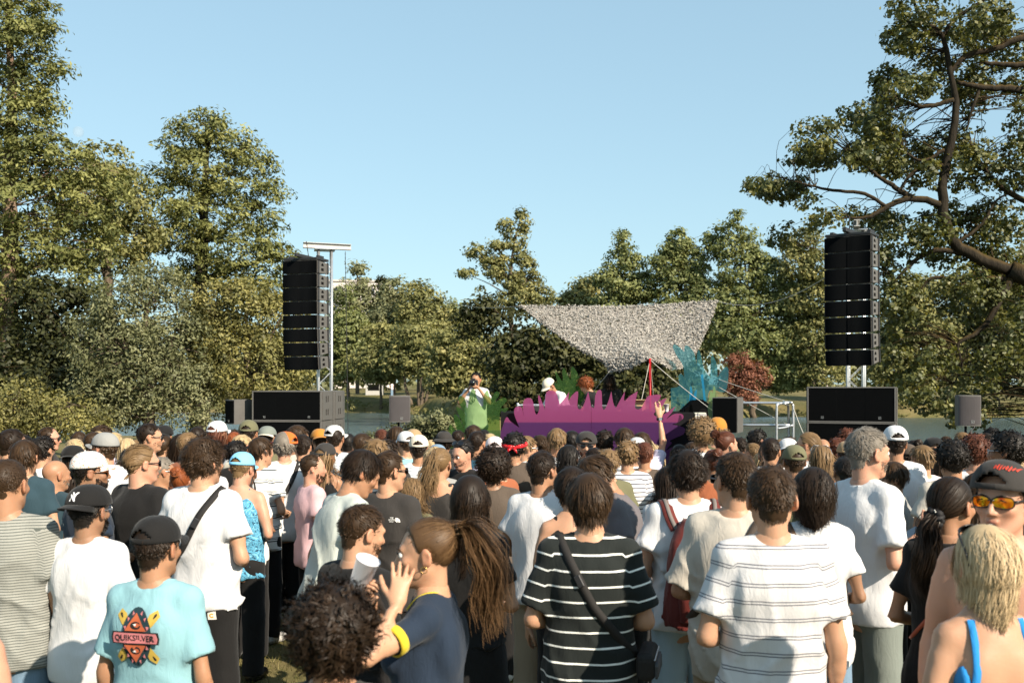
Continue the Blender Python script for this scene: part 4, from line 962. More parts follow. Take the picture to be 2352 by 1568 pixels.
# ------------------------------------------------------------------ hats, glasses, bags (head space)
def dome(rx, ry, rz, c, z0, na=48, nb=14, hole=None, seam=True, tilt=0.0, cut=None):
    """cap crown; hole: (halfwidth phi, height) opening at phi=0 ... front at +y"""
    ph = np.linspace(-np.pi, np.pi, na, endpoint=False); th = np.linspace(.03, 1, nb)
    T, P_ = np.meshgrid(th, ph, indexing='ij'); tm = np.arccos(np.clip((z0 - c[2]) / rz, -1, 1)); a = T * tm
    gr = 1 - (.012 * np.exp(-(np.sin(3 * P_) / .12) ** 2) if seam else 0)
    bulge = np.sin(a) ** .82
    V = np.stack([c[0] + rx * bulge * np.sin(P_) * gr, c[1] + ry * bulge * np.cos(P_) * gr, c[2] + rz * np.cos(a) * (1 - .01 * (1 - gr))], -1)
    V[..., 2] += tilt * V[..., 1]
    idx = np.arange(na * nb).reshape(nb, na); j = (np.arange(na) + 1) % na
    Q = np.stack([idx[:-1], idx[1:], idx[1:][:, j], idx[:-1][:, j]], -1)
    if hole:
        pc = P_[:-1] + np.pi / na; tc = (T[:-1] + T[1:]) / 2
        hh = 1 - hole[1] * np.sqrt(np.clip(1 - (np.abs(np.abs(pc) - np.pi) / hole[0]) ** 2, 0, 1)); Q = Q[~((tc > hh) & (np.abs(np.abs(pc) - np.pi) < hole[0]) & (tc < .9))]
    else: Q = Q.reshape(-1, 4)
    return V.reshape(-1, 3), Q.reshape(-1, 4)

def solid(V, Q, th):
    """give a sheet thickness along its vertex normals (inward)"""
    n = np.zeros_like(V); fn = np.cross(V[Q[:, 2]] - V[Q[:, 0]], V[Q[:, 3]] - V[Q[:, 1]])
    for k in range(4): np.add.at(n, Q[:, k], fn)
    n = norm_(n); V2 = V - n * th; m = len(V); E = {}
    e = np.concatenate([np.stack([Q[:, a], Q[:, b]], 1) for a, b in ((0, 1), (1, 2), (2, 3), (3, 0))])
    key = np.sort(e, 1); kk = key[:, 0].astype(np.int64) * 10 ** 7 + key[:, 1]; _, inv, cnt = np.unique(kk, return_inverse=True, return_counts=True); be = e[cnt[inv] == 1]
    side = np.stack([be[:, 1], be[:, 0], be[:, 0] + m, be[:, 1] + m], 1)
    return np.concatenate([V, V2]), np.concatenate([Q, Q[:, ::-1] + m, side])

def brim_mesh(rx, ry, c, z, ext=.072, curve=.018, wid=1.05, drop=.012):
    na, nb = 22, 7; ph = np.linspace(-wid, wid, na); t = np.linspace(0, 1, nb); T, P_ = np.meshgrid(t, ph, indexing='ij')
    k = np.cos(P_ / wid * np.pi / 2) ** .6
    x = c[0] + rx * np.sin(P_) * (1 + T * .06); y = c[1] + ry * np.cos(P_) + ext * T * k; zz = z - drop * T - curve * (np.abs(P_) / wid) ** 2 * (.5 + .8 * T)
    V = np.stack([x, y, zz], -1).reshape(-1, 3); idx = np.arange(na * nb).reshape(nb, na)
    Q = np.stack([idx[:-1, :-1], idx[:-1, 1:], idx[1:, 1:], idx[1:, :-1]], -1).reshape(-1, 4); V, Q = solid(V, Q[:, ::-1], .004); return V, Q

def add_cap(parent, MH, m, mb, back=False, hole=True, tilt=.05, big=1.0, mback=None, yaw=0.0):
    rx, ry, rz = .0885 * big, .110 * big, .100; c = (0, -.016, .040); z0 = .040
    kc = ('cap', hole, big)
    if kc not in _cache:
        V, Q = dome(rx, ry, rz, c, z0, 56, 16, (.62, .36) if hole else None); V, Q = solid(V, Q, .003); _cache[kc] = mesh_np('cap', V, [Q])
        V, Q = brim_mesh(rx, ry, c, z0 + .004, ext=.074, wid=.98); _cache[kc + ('b',)] = mesh_np('brim', V, [Q])
        ph = np.linspace(np.pi - .66, np.pi + .66, 14); pts = np.stack([c[0] + (rx + .001) * np.sin(ph), c[1] + (ry + .001) * np.cos(ph)], 1); t = .008
        V = np.concatenate([np.column_stack([pts, np.full(14, z0 + .002)]), np.column_stack([pts, np.full(14, z0 + .020)])]); i = np.arange(13); Q = np.stack([i, i + 14, i + 15, i + 1], 1); V, Q = solid(V, Q, .003); _cache[kc + ('s',)] = mesh_np('strap', V, [Q])
        V, Q = dome(.008, .008, .006, (c[0], c[1], c[2] + rz - .003), c[2] + rz - .003, 10, 4, seam=False); _cache[kc + ('t',)] = mesh_np('button', V, [Q])
    Mx = MH @ Matrix.Rotation((math.pi if back else 0) + yaw, 4, 'Z') @ Matrix.Rotation(tilt * (1 if back else 1), 4, 'X')
    # keep the deeper back of the skull inside the crown when reversed
    if back: Mx = MH @ Matrix.Translation((0, -.030, 0)) @ Matrix.Rotation(math.pi + yaw, 4, 'Z') @ Matrix.Rotation(tilt, 4, 'X')
    o = link('cap', _cache[kc], m, parent); o.matrix_local = Mx
    link('brim', _cache[kc + ('b',)], mb, o); link('button', _cache[kc + ('t',)], m, o)
    if hole: link('strap', _cache[kc + ('s',)], mback or mb, o)
    return o

def add_beanie(parent, MH, m, roll=True):
    if 'beanie' not in _cache:
        V, Q = dome(.088, .110, .098, (0, -.018, .042), .03, 72, 16, seam=False); V, Q = solid(V, Q, .005); _cache['beanie'] = mesh_np('beanie', V, [Q])
        ph = np.linspace(0, 2 * np.pi, 72, endpoint=False); ring = []
        for rr, zz in ((.0, .028), (.008, .03), (.010, .05), (.006, .068), (.0, .07)): ring.append(np.column_stack([(.0885 + rr) * np.sin(ph), -.018 + (.1105 + rr) * np.cos(ph), np.full(72, zz)]))
        V = np.concatenate(ring); idx = np.arange(72 * 5).reshape(5, 72); j = (np.arange(72) + 1) % 72; Q = np.stack([idx[:-1], idx[:-1][:, j], idx[1:][:, j], idx[1:]], -1).reshape(-1, 4); _cache['cuff'] = mesh_np('cuff', V, [Q])
    o = link('beanie', _cache['beanie'], m, parent); o.matrix_local = MH @ Matrix.Rotation(.12, 4, 'X')
    if roll: link('cuff', _cache['cuff'], m, o)
    return o

def add_bucket(parent, MH, m):
    if 'bucket' not in _cache:
        V, Q = dome(.092, .112, .085, (0, -.016, .05), .05, 40, 12, seam=False); _cache['bucket'] = mesh_np('hat', *(lambda a: (a[0], [a[1]]))(solid(V, Q, .003)))
        ph = np.linspace(0, 2 * np.pi, 40, endpoint=False); ring = [np.column_stack([(.092 + r_) * np.sin(ph), -.016 + (.112 + r_) * np.cos(ph), np.full(40, z_)]) for r_, z_ in ((0, .052), (.02, .04), (.045, .02))]
        V = np.concatenate(ring); idx = np.arange(120).reshape(3, 40); j = (np.arange(40) + 1) % 40; Q = np.stack([idx[:-1], idx[1:], idx[1:][:, j], idx[:-1][:, j]], -1).reshape(-1, 4); _cache['bbrim'] = mesh_np('brim', *(lambda a: (a[0], [a[1]]))(solid(V, Q, .003)))
    o = link('hat', _cache['bucket'], m, parent); o.matrix_local = MH; link('brim', _cache['bbrim'], m, o); return o

def add_glasses(parent, MH, mf, ml, shape='way', up=False, rim=False):
    key = ('gl', shape)
    if key not in _cache:
        th = np.linspace(0, 2 * np.pi, 20, endpoint=False); e = {'way': (.026, .0185, 3.0), 'sport': (.033, .0195, 2.6), 'round': (.023, .022, 2.0), 'oval': (.025, .0155, 2.2)}[shape]
        lx = np.sign(np.cos(th)) * np.abs(np.cos(th)) ** (2 / e[2]) * e[0]; lz = np.sign(np.sin(th)) * np.abs(np.sin(th)) ** (2 / e[2]) * e[1] * (1 + .12 * np.cos(th)); wrap = .18 if shape != 'sport' else .38
        LV = []; 
        for s in (-1, 1):
            x = s * .034 + lx * s; y = .103 - wrap * np.abs(x) ** 1.6 * 4.2; z = .004 + lz; V = np.column_stack([x, y, z]); V = np.vstack([V, [s * .034, .105 - wrap * .034 ** 1.6 * 4.2 + .002, .004]])
            f = np.array([[i, (i + 1) % 20, 20] for i in range(20)]); LV.append((V, f if s > 0 else f[:, ::-1]))
        _cache[key + ('l',)] = [mesh_np('lens', V, [f]) for V, f in LV]
        paths = []
        for V, f in LV: paths.append((np.vstack([V[:20], V[:2]]), np.full(22, .0024)))
        yb = .103; paths.append((np.array([[-.010, yb, .010], [0, yb + .002, .012], [.010, yb, .010]]), np.full(3, .0026)))
        _cache[key + ('f',)] = mesh_np('frame', *tube_np(paths, 6)); xs_ = .034 + e[0]; yt = .103 - wrap * xs_ ** 1.6 * 4.2
        _cache[key + ('t',)] = [mesh_np('temple', *tube_np([(np.array([[s * xs_, yt, .010], [s * (.074), yt - .025, .011], [s * .0815, .0, .012], [s * .081, -.03, -.005]]), np.array([.0035, .0035, .003, .002]))], 6)) for s in (-1, 1)]; _cache[key] = 1
    M = MH @ Matrix.Translation((0, -.002, 0))
    if up: M = MH @ Matrix.Translation((0, -.040, .040)) @ Matrix.Rotation(R(44), 4, 'X') @ Matrix.Scale(1.08, 4)
    g = link('sunglasses' if not rim else 'glasses', _cache[key + ('f',)], mf, parent); g.matrix_local = M
    for l in _cache[key + ('l',)]:
        if not rim: link('lens', l, ml, g)
    for t in _cache[key + ('t',)]: link('temple', t, mf, g)
    return g

def wrap_strip(me_list, pts_dirs, width, th=.005, lift=.004):
    """lay a strap over meshes: pts_dirs = list of (origin, direction) rays aimed at the body"""
    V = []; T = []
    for me in me_list:
        co = np.empty(len(me.vertices) * 3, f32); me.vertices.foreach_get('co', co); co = co.reshape(-1, 3); b = len(V); V += [tuple(c) for c in co]; T += [tuple(i + b for i in p.vertices) for p in me.polygons]
    bv = BVHTree.FromPolygons(V, T); C = []
    for o, d in pts_dirs:
        h = bv.ray_cast(Vector(o), Vector(d).normalized())
        if h[0] is not None: C.append((np.array(h[0]), -np.array(Vector(d).normalized())))
    P = np.array([c[0] for c in C]); N = np.array([c[1] for c in C])
    ok = np.ones(len(P), bool); med = np.median(np.linalg.norm(np.diff(P, axis=0), axis=1)); j_ = np.linalg.norm(P - (np.roll(P, 2, 0) + np.roll(P, -2, 0)) / 2, axis=1); ok = j_ < max(.03, med * 2); P, N = P[ok], N[ok]
    for _ in range(4): P[1:-1] = (P[:-2] + P[1:-1] * 2 + P[2:]) / 4
    P = P + N * lift; T = norm_(np.gradient(P, axis=0)); S_ = norm_(np.cross(T, N)); n = len(P)
    V = np.concatenate([P - S_ * width / 2, P + S_ * width / 2, P - S_ * width / 2 + N * th, P + S_ * width / 2 + N * th]); i = np.arange(n - 1); q = lambda a, b: np.stack([a * n + i, b * n + i, b * n + i + 1, a * n + i + 1], 1)
    return V, np.concatenate([q(2, 3), q(1, 0), q(0, 2), q(3, 1)]), P

# ------------------------------------------------------------------ materials for people
def skin(k):
    tones = {'fair': (.44, .243, .150), 'pink': (.47, .25, .165), 'tan': (.34, .178, .102), 'olive': (.26, .14, .082), 'brown': (.22, .115, .07), 'dark': (.10, .052, .033)}
    c = tones[k]
    def fn():
        t = NT('skin_' + k); n = t.noise(14, 4, vec=t.coord()); n2 = t.noise(90, 3, vec=t.coord())
        col = t.mix(n, tuple(v * .88 for v in c), tuple(min(1, v * 1.1) for v in c))
        col = t.mix(t.math('MULTIPLY', t.attr('flush'), .45), col, (min(1, c[0] * 1.0), c[1] * .62, c[2] * .55)); col = t.mix(t.math('MULTIPLY', t.attr('lip'), .75), col, (c[0] * .75, c[1] * .42, c[2] * .42))
        return t.done(t.bsdf(col, .5, .35, normal=t.bump(n2, .12, .004), **{'Subsurface Weight': .12, 'Subsurface Radius': (.012, .004, .002), 'Subsurface Scale': 1.0}))
    return mat('skin_' + k, fn)
HAIRC = {'black': ((.005, .004, .003), (.013, .010, .008), (.032, .026, .021)), 'dark': ((.006, .004, .0025), (.018, .0105, .006), (.050, .029, .016)), 'brown': ((.013, .0075, .004), (.038, .021, .010), (.095, .053, .025)),
         'light': ((.07, .04, .018), (.17, .105, .05), (.33, .22, .115)), 'blond': ((.20, .13, .06), (.42, .31, .17), (.70, .57, .38)), 'grey': ((.07, .055, .042), (.19, .165, .135), (.36, .32, .28)), 'red': ((.07, .018, .007), (.21, .058, .018), (.40, .135, .042)),
         'chestnut': ((.028, .015, .007), (.095, .052, .024), (.23, .14, .068)), 'auburn': ((.03, .011, .006), (.09, .03, .016), (.19, .07, .036)), 'white': ((.3, .28, .25), (.5, .48, .44), (.7, .68, .64)), 'ash': ((.20, .135, .07), (.50, .37, .215), (.78, .64, .45))}
def hairm(k):
    def fn():
        t = NT('hair_' + k); a, b, c = HAIRC[k]; r = t.attr('rnd'); n = t.noise(40, 3, vec=t.coord('Object', (1, 1, .3)))
        col = t.ramp(t.math('ADD', t.math('MULTIPLY', r, .7), t.math('MULTIPLY', n, .3)), [(.15, a), (.5, b), (.9, c)])
        return t.done(t.bsdf(col, .5, .2))
    return mat('hair_' + k, fn)
def fabric(c, name=None, rough=.85, stripes=None, sheen=True):
    """stripes: (colour, period, list of (start, end) bands in 0..1, phase)"""
    key = ('fab', c, str(stripes))
    def fn():
        t = NT(name or 'cotton'); co = t.coord('Object'); n = t.noise(6, 3, vec=co); n3 = t.noise(260, 2, vec=co); col = t.mix(n, tuple(v * .9 for v in c), tuple(min(.86, v * 1.06) for v in c))
        if stripes:
            sc, per, bands, ph = stripes; u = t.math('FRACT', t.math('ADD', t.math('DIVIDE', t.math('ADD', t.attr('su'), t.math('MULTIPLY', t.noise(5, 2, vec=co), .012)), per), ph)); m = None
            for a, b in bands:
                x = t.math('MULTIPLY', t.math('GREATER_THAN', u, a), t.math('LESS_THAN', u, b)); m = x if m is None else t.math('ADD', m, x)
            col = t.mix(m, col, sc)
        nw = t.noise(24, 4, .6, t.coord('Object', (1.0, 1.0, .38)), 1.2); h = t.math('ADD', t.math('MULTIPLY', nw, 1.0), t.math('MULTIPLY', n3, .06))
        return t.done(t.bsdf(col, rough, .15, normal=t.bump(h, .32, .014), **({'Sheen Weight': .08} if sheen else {})))
    return mat(key, fn)
def print_fabric(kind):
    def fn():
        t = NT(kind); co = t.coord('Object')
        if kind == 'floral_cotton':
            w = t.noise(34, 2, .5, co, 2.2); v = t.node('TexVoronoi'); v.inputs['Scale'].default_value = 42; t.l.new(co, v.inputs['Vector'])
            col = t.ramp(w, [(.36, (.16, .22, .30)), (.42, (.72, .68, .62)), (.5, (.74, .69, .63)), (.53, (.20, .28, .36)), (.58, (.73, .69, .63)), (.66, (.62, .30, .20))]); col = t.mix(t.math('LESS_THAN', v.outputs[0], .22), col, (.68, .30, .16))
        elif kind == 'blue_paisley':
            w = t.noise(16, 3, .6, co, 3); s = t.node('SeparateXYZ'); t.l.new(co, s.inputs[0]); col = t.ramp(w, [(.4, (.02, .05, .09)), (.48, (.12, .42, .62)), (.55, (.03, .10, .18)), (.6, (.20, .5, .66))]); col = t.mix(t.math('LESS_THAN', t.math('ABSOLUTE', s.outputs[0]), .06), col, (.05, .042, .035))
        elif kind == 'red_bandana':
            v = t.node('TexVoronoi'); v.inputs['Scale'].default_value = 60; t.l.new(co, v.inputs['Vector']); col = t.mix(t.math('LESS_THAN', v.outputs[0], .2), (.45, .015, .02), (.75, .6, .55))
        return t.done(t.bsdf(col, .8, .15, normal=t.bump(t.noise(200, 2, vec=co), .2, .005)))
    return mat(kind, fn)
M_SHOE = plain('shoe_canvas', (.55, .54, .52), .7); M_LENS = mat('dark_lens', lambda: (lambda t: t.done(t.bsdf((.008, .008, .01), .06, .6)))(NT('dark_lens')))
M_FRAME = plain('black_acetate', (.012, .011, .011), .3, .5); M_TORT = plain('tortoise_acetate', (.22, .07, .02), .25, .5, var=.6, scale=70)
M_MIRROR = mat('orange_mirror_lens', lambda: (lambda t: t.done(t.bsdf(t.ramp(t.noise(30, 3, vec=t.coord()), [(.35, (.5, .42, .02)), (.5, (.8, .28, .01)), (.7, (.5, .05, .01))]), .08, .5, .75)))(NT('orange_mirror_lens')))
M_EYE = plain('eye_white', (.75, .72, .68), .2, .5, var=.02); M_IRIS = plain('iris', (.05, .03, .02), .15, .5)
M_STRAP = plain('black_webbing', (.02, .018, .017), .8, bump=.2, bscale=300); M_LEATHER = plain('brown_leather', (.10, .055, .03), .55, .35)
M_METAL = plain('brushed_metal', (.55, .55, .56), .35, .5, 1.0, .05)
# ------------------------------------------------------------------ one person
CO = {'white': (.58, .58, .585), 'offwhite': (.72, .70, .66), 'black': (.011, .0105, .0105), 'charcoal': (.034, .031, .029), 'navy': (.016, .026, .045), 'teal': (.025, .050, .065), 'slate': (.055, .07, .085), 'grey': (.26, .26, .25), 'lgrey': (.48, .48, .47),
      'beige': (.47, .43, .37), 'pink': (.56, .36, .38), 'sage': (.44, .47, .43), 'olive': (.13, .125, .07), 'brown': (.085, .065, .05), 'mauve': (.13, .115, .12), 'sky': (.21, .385, .43), 'blue': (.02, .20, .50), 'lilac': (.50, .48, .62), 'palepink': (.68, .58, .58),
      'khaki': (.33, .26, .18), 'denim': (.16, .24, .33), 'ldenim': (.34, .44, .50), 'greygreen': (.17, .19, .17), 'red': (.40, .03, .02), 'orange': (.62, .13, .025), 'burg': (.115, .022, .018), 'mustard': (.40, .17, .03), 'green': (.06, .13, .06), 'rust': (.28, .09, .04), 'cream': (.62, .56, .45), 'ltblue': (.20, .52, .78), 'tan': (.32, .22, .12)}
STRIPE = {'darkstripe': ((.014, .017, .016), ((.72, .72, .68), .064, [(.0, .12)], .55)), 'whitestripe': ((.55, .54, .54), ((.16, .16, .18), .062, [(.0, .075), (.17, .245)], .2)), 'greystripe': ((.27, .27, .245), ((.09, .10, .09), .0125, [(0, .33)], 0)),
          'plaidstripe': ((.72, .72, .70), ((.02, .03, .035), .10, [(.0, .09), (.2, .25), (.32, .36)], .1)), 'lightstripe': ((.60, .63, .65), ((.36, .40, .44), .030, [(0, .4)], 0)), 'thinstripe': ((.70, .70, .70), ((.10, .10, .12), .036, [(0, .3)], 0))}
def cloth_mat(c):
    if c in STRIPE: return fabric(STRIPE[c][0], c, stripes=STRIPE[c][1])
    if c in ('blue_paisley', 'floral_cotton'): return print_fabric(c)
    return fabric(CO[c], c + '_cotton')

NP = [0]; PEOPLE = []
def person(x, ytop, Y, yaw=0, hair='crop,dark', top='tee,white', bottom='long,black', arms='front,front', sk='fair', sex='m', label='', hy=0, hp=0, ht=0, lean=0, lod=None, H=None, fit=None, sl=.62, hem=.80,
           seed=None, group='crowd on the lawn', face=False, beard=None, cap=None, glasses=None, z0=None, shoes=True, X=None, legs=True, cat='person'):
    NP[0] += 1; seed = NP[0] if seed is None else seed
    lod = lod or ('A' if Y < 4.45 else 'B' if Y < 6.3 else 'C')
    Xw = (x - CX) / F * Y if X is None else X; g = float(gz(Xw, Y)) if z0 is None else z0
    zt = ZC - (ytop - HY) / F * Y; s = (zt - g) / 1.775 if H is None else H / 1.775
    s = min(max(s, .84), 1.12)
    root = empty('person', (Xw, Y, g), R(yaw), s); aL, aR = arms.split(',')
    hy, hp, ht, lean = R(hy), R(hp), R(ht), R(lean)
    if lod == 'C': seed = seed % 3; hy = round(hy / .3) * .3; hp = round(hp / .2) * .2; sl = .62; fit = None
    fit = fit if fit is not None else ({'m': 1.0, 'f': .65, 'b': .9, 't': 1.1}[sex])
    MH = bendM(lean) @ head_matrix(hy, hp, ht)
    bme = body_mesh(sex, aL, aR, lod, hy, hp, ht, lean); d = {'root': root, 'MH': MH, 'lod': lod, 's': s, 'body_me': bme, 'Y': Y}
    d['body'] = link('body', bme, skin(sk), root)
    tk, tc = top.split(','); 
    if tk != 'none':
        if lod == 'C': hem = .8 if hem <= .85 else hem
        sme = cloth_mesh(tk, sex, aL, aR, lod, lean, seed, fit, hem, sl); d['shirt_me'] = sme; d['shirt'] = link({'tank': 'tank_top', 'strap': 'bikini_top'}.get(tk, 'shirt'), sme, cloth_mat(tc), root)
        if tk in ('tee', 'wide') and lod != 'C':
            rays = [((.082 * math.sin(a), .004 + .072 * math.cos(a), 1.75), (0, 0, -1)) for a in np.linspace(0, 6.283, 33)]
            if lean: rays = [(tuple(bendM(lean) @ Vector(o)), tuple(bendM(lean).to_3x3() @ Vector(v))) for o, v in rays]
            try:
                _, _, Pn = wrap_strip([sme], rays, .01); V, Q = tube_np([(Pn - np.array([0, 0, .004]), np.full(len(Pn), .0062))], 6, False); d['collar'] = obj('collar', V, Q, cloth_mat(tc), d['shirt'])
            except Exception: pass
    if bottom != 'none':
        bk, bc = bottom.split(','); d['trousers'] = link({'long': 'trousers', 'shorts': 'shorts', 'skirt': 'skirt'}[bk], pants_mesh(bk, sex, lod if lod != 'A' else 'B', seed % 3, 1.0), fabric(CO[bc], bc + '_twill'), root)
    if shoes:
        for q in (-1, 1): link('shoe', shoe_mesh(), M_SHOE if seed % 3 else M_FRAME, root, (q * .108, -.005, 0), (0, 0, -q * .12))
    hs, hc_ = hair.split(','); under = .045 if cap else None
    if hs != 'none':
        h = link('hair', hair_mesh(hs, lod, seed if lod == 'A' else seed % 2 if lod == 'B' else 0, under if hs not in ('long', 'longwave', 'pony', 'longcurl', 'ponylow') else under), hairm(hc_), root); h.matrix_local = MH; d['hair'] = h
    if beard:
        bl, bcol = beard; h = link('beard', beard_mesh(lod, bl, seed % 2), hairm(bcol), root); h.matrix_local = MH
    if face:
        for q in (-1, 1):
            V, Q = dome(.0118, .0118, .0118, (0, 0, 0), -.0117, 14, 9, seam=False); e = obj('eye', V, [Q], M_EYE, root); e.matrix_local = MH @ Matrix.Translation((q * .031, .082, .003))
            V, Q = dome(.0066, .0066, .003, (0, 0, 0), 0, 10, 4, seam=False); i_ = obj('iris', V, [Q], M_IRIS, e); i_.matrix_local = Matrix.Translation((0, .0104, 0)) @ Matrix.Rotation(R(-90), 4, 'X')
            V, Q = tube_np([(np.array([[q * .015, .097, .021], [q * .032, .096, .0265], [q * .050, .083, .021]]), np.array([.0036, .0036, .0018]))], 6); b_ = obj('eyebrow', V, Q, hairm(hc_ if hs != 'none' else 'dark'), root); b_.matrix_local = MH
            V, Q = tube_np([(np.array([[q * .018, .0935, .009], [q * .031, .0975, .0125], [q * .045, .091, .007]]), np.array([.0022, .0026, .0016]))], 6); l_ = obj('eyelid', V, Q, hairm('dark'), root); l_.matrix_local = MH
    if cap:
        kind, cc = cap[0], cap[1]; opt = cap[2] if len(cap) > 2 else {}
        cm = print_fabric(cc) if cc == 'floral_cotton' else fabric(CO[cc], cc + '_twill')
        if kind == 'cap': d['cap'] = add_cap(root, MH, cm, fabric(CO[opt['brim']], opt['brim'] + '_twill') if 'brim' in opt else cm, False, opt.get('hole', True), opt.get('tilt', .05), 1.02, None, R(opt.get('yaw', 0)))
        elif kind == 'back': d['cap'] = add_cap(root, MH, cm, fabric(CO[opt['brim']], opt['brim'] + '_twill') if 'brim' in opt else cm, True, opt.get('hole', True), opt.get('tilt', .10), 1.12, None, R(opt.get('yaw', 0)))
        elif kind == 'beanie': d['cap'] = add_beanie(root, MH, cm, opt.get('roll', True))
        elif kind == 'bucket': d['cap'] = add_bucket(root, MH, cm)
    if glasses:
        k = glasses.split(','); d['glasses'] = add_glasses(root, MH, {'black': M_FRAME, 'tort': M_TORT, 'metal': M_METAL}[k[1]], M_MIRROR if 'mirror' in k else M_LENS, k[0], 'up' in k, 'rim' in k)
    tag(root, label, cat, group); PEOPLE.append((x, ytop, Y, Xw, s * 1.775, label)); return d
# ------------------------------------------------------------------ sound system
M_CAB = plain('speaker_paint', (.105, .10, .093), .55, .4, var=.1, bump=.15, bscale=220); M_GRL = plain('speaker_grille', (.0028, .0032, .0036), .8, .03, var=.2, scale=3, bump=.5, bscale=420)
M_ALU = plain('aluminium', (.62, .63, .64), .38, .5, .85, .06); M_STEEL = plain('dark_steel', (.03, .03, .032), .5, .4, .3); M_WHT = plain('white_paint', (.46, .45, .43), .5)
M_BLK = plain('black_cloth', (.008, .008, .009), .95, .1, bump=.3, bscale=40); M_HOLE = plain('recess_shade', (.006, .006, .006), .9, .05); M_LOGO = plain('logo_metal', (.45, .45, .44), .4, .5, .6)  # near-black recess plates stand for the shade inside handles and openings

def arc(cx, cz, rx, rz, a0, a1, n=10): return [(cx + rx * math.cos(a), cz + rz * math.sin(a)) for a in np.linspace(a0, a1, n)]
def logo(parent, loc, s=.03):
    """small square frame with an inner angle mark"""
    bm_ = bmesh.new()
    for lo, hi in (((-1, 0, -1), (1, 1, -.8)), ((-1, 0, .8), (1, 1, 1)), ((-1, 0, -.8), (-.8, 1, .8)), ((.8, 0, -.8), (1, 1, .8)), ((-.3, 0, -.45), (-.1, 1, .45)), ((-.1, 0, -.45), (.35, 1, -.25))):
        r = bmesh.ops.create_cube(bm_, size=1)
        for v in r['verts']: v.co = Vector([(c + .5) * (h - l) + l for c, l, h in zip(v.co, lo, hi)]) * s * .5; v.co.y *= .12
    o = link('logo', bm_mesh('logo', bm_), M_LOGO, parent, loc); return o

def make_array(name, label, base, ztop, th, n=8):
    w, h, dp = .73, .25, .46; root = empty(name, (base[0], base[1], ztop), R(th)); tag(root, label, 'line array', 'hanging line arrays beside the stage')
    # wedge cabinet: front at -y, back shorter
    hb = .19; outl = [(-dp / 2, -h / 2), (dp / 2, -hb / 2), (dp / 2, hb / 2), (-dp / 2, h / 2)]
    me = cutout_me('cabinet', outl, (), w - .03)
    def side(hole=True):
        hs = [arc(-.02, .025, .052, .055, 0, math.pi), [(-.075, -.07), (.035, -.07), (.035, -.015), (-.075, -.015)][::-1]]
        return cutout_me('side_panel', [(-dp / 2 + .01, -h / 2 + .006), (dp / 2, -hb / 2 + .004), (dp / 2, hb / 2 - .004), (-dp / 2 + .01, h / 2 - .006)], hs, .014)
    sp = side(); rec = box_me('recess', (-.1, -.1, 0), (.1, .1, .004), 0)
    rot = Matrix(((0, 1, 0, 0), (1, 0, 0, 0), (0, 0, 1, 0), (0, 0, 0, 1)))           # outline x -> y, extrusion y -> x
    gr = bmesh.new(); xs_ = [(-.36, 0), (-.15, -.012), (-.06, -.012), (0, .008), (.06, -.012), (.15, -.012), (.36, 0)]
    V = [(x, -dp / 2 - .02 + y, z) for z in (-h / 2 + .008, h / 2 - .008) for x, y in xs_]; V += [(x, -dp / 2, z) for z in (-h / 2 + .008, h / 2 - .008) for x, y in xs_]; k = len(xs_); gr.free()
    Fq = [[i, i + 1, i + k + 1, i + k] for i in range(k - 1)] + [[i + 2 * k + 1, i + 2 * k, i + 3 * k, i + 3 * k + 1] for i in range(k - 1)]
    for r_ in (0, k): Fq += [[i, i + 1, i + 1 + 2 * k, i + 2 * k] for i in range(r_, r_ + k - 1)]
    Fq += [[0, k, 3 * k, 2 * k], [k - 1, 2 * k - 1, 4 * k - 1, 3 * k - 1]]
    gme = mesh_np('grille', np.array(V), [np.array(Fq)], False)
    y, z, tilt = 0.0, 0.0, 0.0
    for i in range(n):
        tilt = -R([0, .3, .6, 1.0, 1.8, 3.0, 4.5, 6.5][i]); z -= h / 2 + .0035
        c = link('cabinet', me, M_CAB, root); c.matrix_local = Matrix.Translation((-(w - .03) / 2, y, z)) @ Matrix.Rotation(-tilt, 4, 'X') @ rot
        inv = rot.inverted() @ Matrix.Translation(((w - .03) / 2, 0, 0))
        g = link('grille', gme, M_GRL, c); g.matrix_local = inv
        for q in (-1, 1):
            p = link('side_panel', sp, M_CAB, c); p.matrix_local = inv @ Matrix.Translation(((w - .03) / 2 + .002 if q > 0 else -(w - .03) / 2 - .016, 0, 0)) @ rot
            rr = link('handle_shade', cutout_me('handle_shade', [(-.09, -.085), (.05, -.085), (.05, .085), (-.09, .085)], (), .003) if i == 0 and q < 0 else bpy.data.meshes['handle_shade'], M_HOLE, c)
            rr.matrix_local = inv @ Matrix.Translation(((w - .03) / 2 + .001 if q > 0 else -(w - .03) / 2 - .005, 0, 0)) @ rot
        for q in (-1, 1):
            if i == 0: rigm = _cache.setdefault('rig', box_me('rigging_bar', (-.012, -.02, -.115), (.012, .02, .115), .004))
            for yy in (-.19, .17):
                b = link('rigging_bar', rigm, M_STEEL, c); b.matrix_local = inv @ Matrix.Translation((q * ((w - .03) / 2 + .022), yy, 0))
        z -= h / 2 + .0035; y += math.sin(-tilt) * h * -.0; y -= math.sin(tilt) * .25
    # bumper frame on top
    bmf = link('bumper', box_me('bumper', (-w / 2, -dp / 2, .005), (w / 2, dp / 2, .05), .006), M_STEEL, root)
    link('extension_bar', box_me('extension_bar', (-.03, -dp / 2 - .16, .056), (.03, dp / 2 + .32, .12), .005), M_STEEL, root)
    for q in (-1, 1): link('lifting_lug', box_me('lifting_lug', (q * .3 - .03, -.1, .052), (q * .3 + .03, .1, .1), .004), M_STEEL, root)
    return root


